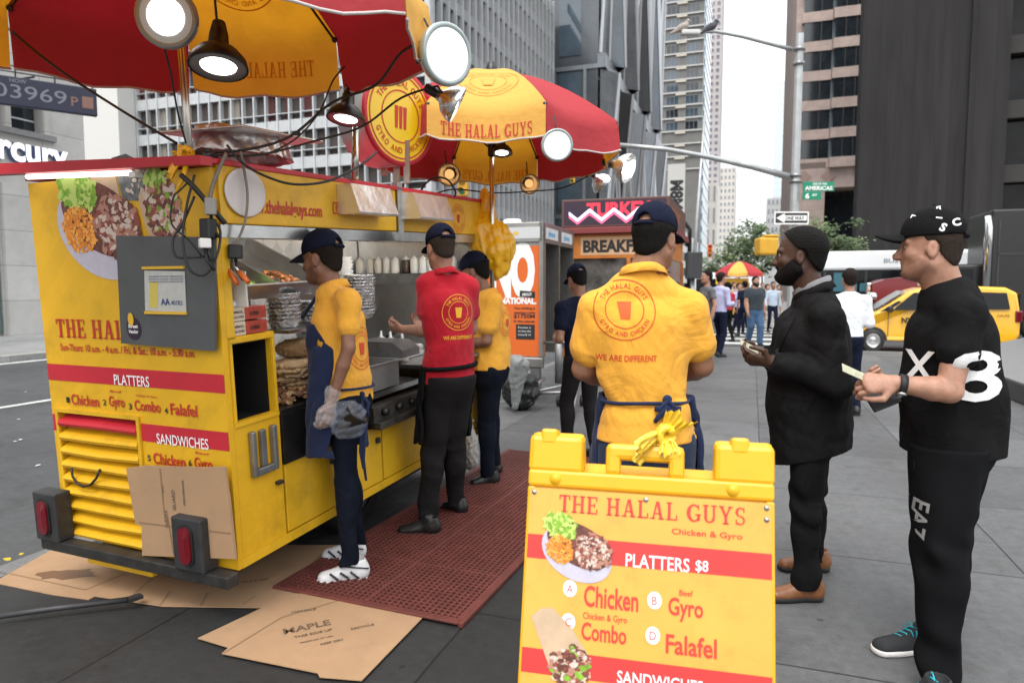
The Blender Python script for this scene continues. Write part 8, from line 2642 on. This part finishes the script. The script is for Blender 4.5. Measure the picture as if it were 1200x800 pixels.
# ---- man at the right in black with the lettered cap
def right_man():
    Y = 2.67
    J = dict(head=(1089, 291, Y), neck=(1110, 338, Y), chest=(1114, 400, Y), waist=(1114, 475, Y), pelvis=(1115, 520, Y),
             shL=(1131, 368, Y - .17), elL=(1112, 458, Y - .22), wrL=(1050, 449, Y - .17), shR=(1108, 365, Y + .19), elR=(1095, 455, Y + .22), wrR=(1050, 452, Y + .06),
             hipL=(1108, 530, Y - .09), hipR=(1120, 525, Y + .09), knL=(1101, 648, Y - .17), knR=(1108, 630, Y + .1), anL=(1100, 784, Y - .25), anR=(1098, 738, Y + .14))
    base = Vector((1.7, Y, 0))
    J['heL'] = G(1118, 832); J['toL'] = G(1052, 822); J['heR'] = G(1098, 762); J['toR'] = G(1021, 765)
    yaw = radians(-56)
    p = person('man in black tee, track pants and lettered black cap standing last in the queue', base, yaw, J, SK_fair, BLACKC, mat('black_track_cloth', (.0055, .0055, .0065), .8, var=.1, scale=30, bump=.1, bscale=300, spec=.08),
               mat('grey_sport_mesh', (.022, .024, .027), .8, var=.3, scale=120, bump=.4, bscale=300), RUB_WHITE,
               b=1.05, sleeve=.52, hem=-.03, hair=(HAIRG, .005), beard=STUB, beard_t=.0012, capm=BLACKC, hy=radians(-57), hp=-.02, seed=31, res=.004, cres=.0055, hs=1.02, armr=1.0, folds=.012, neck_r=.062, leg_r=1.3, jaw=1.05, nose=1.3,
               torso=[((1110, 344, Y), .08, .08), ((1113, 360, Y), .15, .105), ((1114, 400, Y), .195, .15), ((1113, 450, Y), .188, .165), ((1113, 490, Y), .182, .168), ((1113, 540, Y), .182, .168)],
               palms={'L': ((-1, .12, .0), (.1, .75, -.5), [.75, .8, .85, .9], .7, 1), 'R': ((-1, -.2, .05), (0, -.5, .6), .7, .6, 1)}, has_eyes=True,
               laces=mat('turquoise_laces', (.03, .4, .5), .7), capargs=dict(tilt=-.02, brimlen=.08, low=-.01, bup=.13))
    bs, rt = p['base'], p['root']
    # neckline rib
    nk = p['J']['neck']
    mb = MB()
    up = unit(Z3 + p['f'] * .3); lat = p['r']; fw = unit(np.cross(up, lat))
    mb.tube([nk - Z3 * .0 + lat * .077 * cos(a) + fw * .08 * sin(a) - bs + up * .006 for a in np.linspace(0, 2 * pi, 30)], .008, 8)
    mb.build('neck_rib', BLACKC, rt)
    # big white letters wrapped round the shirt
    for txt, u, v, hh, rot in (("X", 1076, 446, .12, 0), ("8", 1143, 464, .19, 0)):
        mb = MB(); put2d(mb, text2d(txt, .015), Matrix(), hh, hh * .85, 'C')
        sh = ([(q[0], q[1]) for q in mb.v], mb.f)
        M = fv(u, v, Y - .1)
        conform('printed_letter', [sh], M, p['shirt'], rt, bs, PR_WHITE, .008, 1.2, .018)
    # print on the thigh
    if p.get('trousers'):
        mb = MB(); put2d(mb, text2d("EA7", .02), Matrix(), .055, .14, 'L')
        sh = ([(q[0], q[1]) for q in mb.v], mb.f)
        M = fv(1071, 581, Y - .12) @ Rot(radians(-96), 'Z')
        conform('printed_logo', [sh], M, p['trousers'], rt, bs, PR_GREY, .003, 1.0)
        mb = MB(); put2d(mb, text2d("EMPORIO ARMANI", .02), Matrix(), .012, .14, 'L')
        sh = ([(q[0], q[1]) for q in mb.v], mb.f)
        conform('printed_logo', [sh], M @ Tr(.0, -.025, 0), p['trousers'], rt, bs, PR_GREY, .003, 1.0)
        mb = MB()
        a = W(1072, 534, Y - .1) - Vector(bs)
        mb.tube([a, a + Vector((-.004, -.01, -.03)), a + Vector((-.012, -.012, -.06))], .005, 6)
        mb.build('drawstring', BLACKC, rt)
    # lettering on the cap
    for txt, u, v, hh, rot in (("S", 1103, 268, .03, -25), ("R", 1100, 241, .02, -15), ("X", 1070, 249, .018, 20), ("I", 1104, 253, .02, 80), ("C", 1122, 262, .028, 15)):
        mb = MB(); put2d(mb, text2d(txt, .04), Matrix(), hh, None, 'C')
        sh = ([(q[0], q[1]) for q in mb.v], mb.f)
        M = fv(u, v + 3, Y - .07) @ Rot(radians(rot), 'Z')
        tgt = p['cap'] if txt != 'F' else p['cap']
        conform('printed_letter', [sh], M, tgt, rt, bs, PR_WHITE, .002, .8, .012)
    # watch, banknote, wallet
    wr, el = p['J']['wrL'], p['J']['elL']
    d = unit(el - wr); a1 = unit(np.cross(d, Z3)); a2 = np.cross(d, a1)
    mb = MB()
    c = wr + d * .02
    Mw = frame(Vector(c - bs), a1, a2)
    mb.lathe([(.034, -.013), (.037, -.013), (.037, .013), (.034, .013)], 24, Mw)
    w = mb.build('watch_strap', RUB_BLACK, rt)
    mb = MB(); q = Mw @ Rot(radians(-25), 'Z') @ Tr(0, .04, 0) @ Rot(pi / 2, 'X')
    mb.lathe([(0, -.006), (.019, -.006), (.02, 0), (.018, .005), (0, .005)], 20, q)
    mb.build('watch_face', mat('steel', (.5, .5, .5), .25, 1.0), w)
    mb = MB(); Mn = frame(W(1004, 438, Y - .14) - Vector(bs), (-.93, 0, .42), (.25, .7, .6))
    mb.box((-.045, -.02, -.0012), (.06, .02, .0012), Mn)
    mb.build('banknote', mat('banknote_paper', (.42, .42, .3), .8), rt)
    mb = MB(); Mn = frame(W(1034, 466, Y - .09) - Vector(bs), (-.92, 0, -.38), (-.3, .5, .75))
    mb.box((-.055, -.04, -.008), (.055, .04, .008), Mn, .004)
    mb.build('wallet', LEATHER_BK, rt)
    return p

# ---- worker at the griddle
def griddle_worker():
    Y = 3.4
    J = dict(head=(377, 304, Y), neck=(391, 338, Y), chest=(396, 378, Y), waist=(402, 437, Y), pelvis=(402, 470, Y),
             shL=(408, 352, Y - .15), elL=(408, 409, Y - .2), wrL=(388, 472, Y - .2), shR=(388, 350, Y + .16), elR=(372, 405, Y + .24), wrR=(360, 428, Y + .22),
             hipL=(404, 478, Y - .07), hipR=(402, 476, Y + .08), knL=(404, 562, Y - .06), knR=(408, 556, Y + .12), anL=(410, 655, Y - .06), anR=(418, 632, Y + .14))
    base = Vector((-.86, Y, 0))
    J['heL'] = G(432, 678); J['toL'] = G(370, 684); J['heR'] = G(428, 655); J['toR'] = G(376, 655)
    yaw = radians(-68)
    p = person('slim worker in yellow polo, navy apron and white sneakers reaching over the griddle', base, yaw, J, SK_brown, YEL_SHIRT, DKJEANS, mat('white_sneaker', (.74, .74, .75), .5, var=.1, scale=30), RUB_WHITE,
               b=.88, sleeve=.6, hem=-.0, hair=(HAIRB, .005), beard=STUB, beard_t=.0012, capm=NAVY, hy=radians(-72), hp=-.16, seed=41, res=.0048, cres=.0055, collar_m=YEL_SHIRT, folds=.012, leg_r=.86, armr=.86, hs=.97, neck_r=.055,
               torso=[((391, 341, Y), .075, .072), ((394, 352, Y), .14, .095), ((397, 380, Y), .18, .128), ((402, 420, Y), .165, .13), ((407, 446, Y), .165, .135), ((404, 470, Y), .18, .14)],
               palms={'L': ((-.15, -.05, -1), (-.8, .6, .1), .55), 'R': ((-.8, .4, -.5), (-.2, .3, -.9), .45)})
    bs, rt = p['base'], p['root']
    # apron: a shell round his front
    lo, hi = bbox([npv(W(396, 350, Y)), npv(W(396, 545, Y))], .32)
    F = Field(lo, hi, .006)
    F.loft([(npv(W(393, 372, Y)), .155, .135), (npv(W(399, 420, Y)), .165, .14), (npv(W(400, 470, Y)), .175, .15), (npv(W(396, 540, Y)), .165, .15)], p['r'], 0)
    F.D = np.abs(F.D + .005) - .006
    fv = p['f']
    F.cut(npv(W(399, 430, Y)) - fv * .055, -fv)
    F.cut(npv(W(399, 390, Y)), unit(Z3 * .6 - fv * .8))
    F.cut(npv(W(396, 378, Y)), Z3); F.cut(npv(W(396, 528, Y)), -Z3)
    F.folds(.007, .14, 9, (1, 1, .25))
    F.mesh('apron', APRON, rt, bs)
    mb = MB()
    wc = npv(W(403, 440, Y))
    mb.tube([wc + p['r'] * .165 * cos(a) + p['f'] * .142 * sin(a) - bs - Z3 * .05 for a in np.linspace(0, 2 * pi, 36)], .007, 6)
    kn = npv(W(424, 462, Y - .06)) - bs
    mb.sphere(kn, .016, 8)
    for q in ((.012, -.15, -.42), (-.0, -.16, -.36), (.03, -.1, -.1), (-.015, -.06, -.12)):
        mb.tube([kn, kn + np.array([q[0] + .01, q[1] * .3, q[2] * .4]), kn + np.array([q[0], q[1] * .3, q[2] * .75]), kn + np.array([q[0] + .012, q[1] * .3, q[2]])], [.006, .009, .009, .006], 6)
    mb.build('apron_string', APRON, rt)
    mb = MB(); mb.tube([npv(W(393, 372, Y)) - bs + p['f'] * .14 - p['r'] * .08, npv(W(394, 345, Y)) - bs + p['f'] * .05 - p['r'] * .075, npv(W(397, 338, Y)) - bs - p['f'] * .075, npv(W(392, 345, Y)) - bs + p['f'] * .05 + p['r'] * .08, npv(W(393, 372, Y)) - bs + p['f'] * .14 + p['r'] * .08], .01, 6)
    mb.build('neck_strap', APRON, rt)
    # clear gloves
    for s in 'LR':
        wr, d, n, side, cu, th = p['hand' + s]
        Fg = Field(wr - .26, wr + .26, .005)
        add_hand(Fg, wr, d, n, side, cu, .88, .02, th, .005)
        Fg.cap(wr - d * .05, wr, .037, .03, .01)
        Fg.folds(.003, .03, 3)
        Fg.mesh('glove', GLOVE, rt, bs)
    # print down the back edge of the shirt
    M = fr(424, 408, Y - .03, (.67, .74, 0), .3)
    conform('printed_badge', logo2d(.105), M, p['shirt'], rt, bs, PR_RED, .003, 1.2)
    for a, b2 in (('heL', 'toL'), ('heR', 'toR')):
        h, t = p['J'][a], p['J'][b2]; d = unit(np.array([t[0] - h[0], t[1] - h[1], 0])); lt = np.array([d[1], -d[0], 0])
        h = np.array([h[0], h[1], 0]); side = -1 if lt[1] > 0 else 1
        mb = MB()
        for k, zz in ((.0, .03), (.05, .035), (.1, .03)):
            mb.tube([h + d * (.05 + k) + lt * side * .052 + Z3 * (zz) - bs, h + d * (.09 + k) + lt * side * .047 + Z3 * .065 - bs], .006, 5)
        mb.tube([h + d * .0 + lt * side * .035 + Z3 * .07 - bs, h + d * .06 + lt * side * .05 + Z3 * .085 - bs, h + d * .12 + lt * side * .035 + Z3 * .09 - bs], .004, 5)
        mb.build('sneaker_stripe', mat('dark_stripe', (.03, .03, .045), .6), rt)
    return p

def bag_in_hand():
    c = npv(W(403, 492, 3.16))
    F = Field(c - .2, c + .2, .006)
    F.ell(c + np.array([.02, 0, .0]), (.085, .05, .09), None, 0)
    F.cap(c + np.array([-.06, 0, .04]), c + np.array([-.12, .0, -.005]), .028, .014, .03)
    F.folds(.008, .09, 8)
    root = empty('plastic_bag', "crinkled clear plastic bag with a black tub hanging in the apron worker's gloved hand", 'bag', tuple(c))
    F.mesh('film', BAGFILM, root, c)
    mb = MB()
    mb.lathe([(0, -.06), (.045, -.06), (.06, .035), (.065, .037), (.065, .046), (0, .046)], 20, Tr(.035, 0, .0) @ Rot(radians(40), 'Y'))
    mb.build('tub', mat('black_plastic', (.012, .012, .013), .35), root)

# ---- worker in red
def red_worker():
    Y = 4.15
    J = dict(head=(516, 292, Y), neck=(520, 322, Y), chest=(524, 358, Y), waist=(527, 412, Y), pelvis=(526, 442, Y),
             shL=(500, 334, Y - .04), elL=(503, 388, Y - .06), wrL=(474, 386, Y + .1), shR=(549, 336, Y + .08), elR=(552, 385, Y + .2), wrR=(505, 380, Y + .33),
             hipL=(516, 448, Y - .03), hipR=(536, 448, Y + .05), knL=(507, 528, Y), knR=(532, 520, Y + .12), anL=(502, 608, Y + .0), anR=(534, 588, Y + .25))
    base = Vector((-.4, Y, 0))
    J['heL'] = G(516, 627); J['toL'] = G(464, 626); J['heR'] = G(546, 604); J['toR'] = G(518, 596)
    yaw = radians(-42)
    p = person('worker in a red polo, navy cap and black trousers busy at the counter', base, yaw, J, SK_fair, RED_SHIRT, CHAR, LEATHER_BK, RUB_BLACK,
               b=.98, sleeve=.62, hem=-.03, hair=(HAIRG, .004), capm=NAVY, hy=radians(-30), hp=-.2, seed=51, res=.0055, cres=.006, collar_m=RED_SHIRT, folds=.011, hs=1.0, armr=1.0, leg_r=1.1,
               palms={'L': ((-.9, .5, .05), (.4, .5, .6), .6), 'R': ((-.9, .2, .0), (0, -.3, .9), .6)})
    bs, rt = p['base'], p['root']
    M = fr(538, 366, Y - .1, (.87, .36, 0))
    conform('printed_badge', logo2d(.108), M, p['shirt'], rt, bs, PR_YEL, .003, 1.2)
    mb = MB(); put2d(mb, text2d("WE ARE DIFFERENT", .02), Matrix(), .022, .2, 'C')
    conform('printed_slogan', [([(q[0], q[1]) for q in mb.v], mb.f)], M @ Tr(0, -.16, 0), p['shirt'], rt, bs, PR_YEL, .003, 1.2)
    mb = MB()
    wc = npv(W(527, 428, Y))
    mb.tube([wc + p['r'] * .178 * cos(a) + p['f'] * .132 * sin(a) - bs + Z3 * .01 * cos(a) for a in np.linspace(0, 2 * pi, 36)], .014, 6)
    mb.build('apron_string', BLACKC, rt)
    # half apron
    lo, hi = bbox([npv(W(527, 425, Y)), npv(W(524, 520, Y))], .3)
    F = Field(lo, hi, .007)
    F.loft([(npv(W(526, 425, Y)), .18, .135), (npv(W(524, 470, Y)), .195, .15), (npv(W(520, 530, Y)), .19, .15)], p['r'], 0)
    F.D = np.abs(F.D + .005) - .006
    F.cut(npv(W(526, 470, Y)), -p['f']); F.cut(npv(W(526, 428, Y)), Z3); F.cut(npv(W(526, 515, Y)), -Z3)
    F.folds(.007, .13, 19, (1, 1, .2))
    F.mesh('apron', BLACKC, rt, bs)
    return p

# ---- bearded worker behind him
def far_worker():
    Y = 5.05
    J = dict(head=(556, 319, Y), neck=(570, 345, Y), chest=(575, 372, Y), waist=(575, 408, Y), pelvis=(574, 432, Y),
             shL=(578, 352, Y - .12), elL=(570, 400, Y - .16), wrL=(540, 404, Y - .05), shR=(566, 352, Y + .18), elR=(560, 398, Y + .26), wrR=(532, 400, Y + .2),
             hipL=(572, 436, Y - .05), hipR=(576, 436, Y + .08), knL=(570, 496, Y), knR=(574, 490, Y + .12), anL=(572, 552, Y), anR=(578, 540, Y + .2))
    base = Vector((-.18, Y, 0))
    J['heL'] = G(585, 567); J['toL'] = G(549, 570); J['heR'] = G(588, 556); J['toR'] = G(560, 556)
    yaw = radians(-65)
    p = person('bearded worker in yellow polo and jeans bent over the far cart end', base, yaw, J, SK_brown, YEL_SHIRT, DKJEANS, LEATHER_BK, RUB_BLACK,
               b=.95, sleeve=.7, hem=-.0, hair=(HAIR, .008), beard=HAIR, capm=NAVY, hy=radians(-72), hp=-.3, seed=61, res=.0065, cres=.007, collar_m=YEL_SHIRT, folds=.01,
               torso=[((570, 349, Y), .075, .075), ((572, 356, Y), .14, .1), ((576, 376, Y), .18, .14), ((576, 405, Y), .16, .14), ((575, 432, Y), .18, .145)])
    bs, rt = p['base'], p['root']
    M = fr(592, 378, Y - .05, (.7, .7, 0))
    conform('printed_badge', logo2d(.1), M, p['shirt'], rt, bs, PR_RED, .003, 1.4)
    return p

big_man(); suit_man(); right_man(); griddle_worker(); bag_in_hand(); red_worker(); far_worker()
# ------------------------------------------------------------------ passers-by
PURP = cloth('lilac_cloth', (.42, .42, .62)); GREYC = cloth('grey_cloth', (.13, .13, .14)); RED2 = cloth('red_cloth', (.45, .02, .03)); SLATE = cloth('slate_blue_cloth', (.035, .045, .055))
BEIGE = cloth('beige_cloth', (.4, .32, .24)); PINKC = cloth('pink_cloth', (.5, .25, .25)); BLUEJ = cloth('bright_denim', (.06, .12, .22))
def passer(label, u, Y, height, yaw, skin, top, legs, hair=None, capm=None, sleeve=.55, walk=.12, b=1.0, res=.012, bend=0.0, arms='hang', detail=False, group='passers-by', lean=0.0, hair_t=.012, beard=None, seed=1, bag=None):
    q = W(u, 338, Y); g = np.array([q.x, q.y, 0.0]); s = height / 1.78
    f = np.array([sin(yaw), cos(yaw), 0]); r = np.array([cos(yaw), -sin(yaw), 0]); up = Z3
    P = lambda x, y, z: g + (r * x + f * y + up * z) * s
    J = dict(head=P(0, .03 + bend, 1.645), neck=P(0, bend * .7, 1.46), chest=P(0, bend * .5, 1.28), waist=P(0, bend * .2, 1.06), pelvis=P(0, 0, .93), hipL=P(-.09, 0, .9), hipR=P(.09, 0, .9),
             knL=P(-.1, .06 + walk * .6, .5), knR=P(.1, .05 - walk * .2, .5), anL=P(-.1, walk, .09), anR=P(.1, -walk, .1), shL=P(-.185, bend * .65, 1.39), shR=P(.185, bend * .65, 1.39),
             heL=P(-.1, walk - .07, 0), toL=P(-.11, walk + .19, 0), heR=P(.1, -walk - .07, 0), toR=P(.11, -walk + .19, 0))
    if arms == 'hang':
        J.update(elL=P(-.25, -.02 - walk * .4, 1.11), wrL=P(-.26, .06 - walk * .5, .86), elR=P(.25, -.02 + walk * .4, 1.11), wrR=P(.26, .08 + walk * .5, .86))
    else:
        J.update(elL=P(-.24, .0, 1.11), wrL=P(-.15, .24, 1.1), elR=P(.24, .0, 1.11), wrR=P(.12, .26, 1.12))
    return person(label, g, yaw, J, skin, top, legs, LEATHER_BK, RUB_BLACK, group=group, res=res, cres=res, b=b * s, sleeve=sleeve, hem=-.02, hair=(hair, hair_t) if hair else None, capm=capm, folds=.006, seed=seed, hp=lean, detail=detail, hands=True, beard=beard, hs=s)
# the dark worker beyond the big man, tending the other cart
passer('man in navy tee and cap bending half behind the broad yellow shirted man', 683, 5.9, 1.68, radians(-25), SK_tan, NAVY, CHAR, HAIR, NAVY, .6, .08, 1.0, .008, .08, 'fwd', True, None, -.3, .008, seed=71)
passer('man in a white dress shirt seen from behind between the suited man and the taxi', 996, 8.0, 1.72, radians(10), SK_fair, WHITEC, NAVY, HAIRB, None, 1.2, .06, .95, .009, 0, 'fwd', True, None, 0, .014, seed=72)
passer('dark haired man in a grey tee standing just right of the broad man', 829, 13.6, 1.84, radians(-100), SK_fair, GREYC, BLUEJ, HAIR, None, .55, .05, .95, .012, hair_t=.016, seed=73)
passer('man in a lilac shirt with arms forward beside the grey tee man', 844, 14.8, 1.84, radians(60), SK_fair, PURP, NAVY, HAIRB, None, 1.2, .08, .95, .013, arms='fwd', seed=74)
passer('woman in a red top walking away with black trousers', 853, 19, 1.66, radians(-20), SK_tan, RED2, BLACKC, HAIR, None, .8, .16, .88, .014, hair_t=.022, seed=75)
passer('heavy bearded man in slate tee and blue jeans walking towards us', 885, 17.7, 1.8, radians(172), SK_fair, SLATE, BLUEJ, HAIRB, None, .6, .13, 1.36, .012, hair_t=.016, beard=HAIRB, seed=76)
passer('slim woman in a lilac top behind the red topped woman', 866, 22, 1.66, radians(165), SK_fair, PURP, NAVY, HAIRG, None, .8, .15, .85, .016, hair_t=.022, seed=77)
passer('person in navy walking behind the heavy bearded man', 873, 21, 1.72, radians(-10), SK_tan, NAVY, NAVY, HAIR, None, .8, .15, .9, .016, seed=78)
passer('man in a beige top far back under the striped umbrella', 860, 27, 1.74, radians(170), SK_fair, BEIGE, CHAR, HAIRB, None, .6, .15, .9, .018, seed=79)
passer('woman in a pink top far back right of the bearded man', 899, 25, 1.64, radians(165), SK_fair, PINKC, BEIGE, HAIRG, None, .4, .12, .85, .018, hair_t=.024, seed=80)
passer('man in a pale blue shirt far back beside the pink topped woman', 906, 23, 1.72, radians(185), SK_tan, cloth('pale_blue_cloth', (.4, .48, .58)), NAVY, HAIR, None, 1.2, .12, .9, .018, seed=81)
passer('far man in black just left of the bearded man', 876, 30, 1.76, radians(180), SK_fair, BLACKC, BLACKC, HAIR, None, .6, .12, .9, .02, seed=82)
passer('far man in a white shirt in the thick of the crowd', 893, 32, 1.76, radians(175), SK_fair, WHITEC, CHAR, HAIRB, None, .6, .12, .9, .02, seed=83)
passer('far woman in a beige dress at the back of the crowd', 912, 34, 1.66, radians(175), SK_fair, BEIGE, BEIGE, HAIRG, None, .6, .12, .85, .02, hair_t=.024, seed=84)
passer('far person in red at the back of the crowd', 882, 37, 1.7, radians(180), SK_tan, RED2, NAVY, HAIR, None, .6, .12, .9, .022, seed=85)
passer('far person in grey at the back of the crowd', 869, 36, 1.7, radians(180), SK_fair, GREYC, NAVY, HAIRB, None, .6, .12, .9, .022, seed=86)
passer('vendor in a dark cap inside the breakfast cart', 716, 11.9, 1.72, radians(180), SK_brown, GREYC, CHAR, HAIR, NAVY, .6, .02, .95, .013, seed=87)
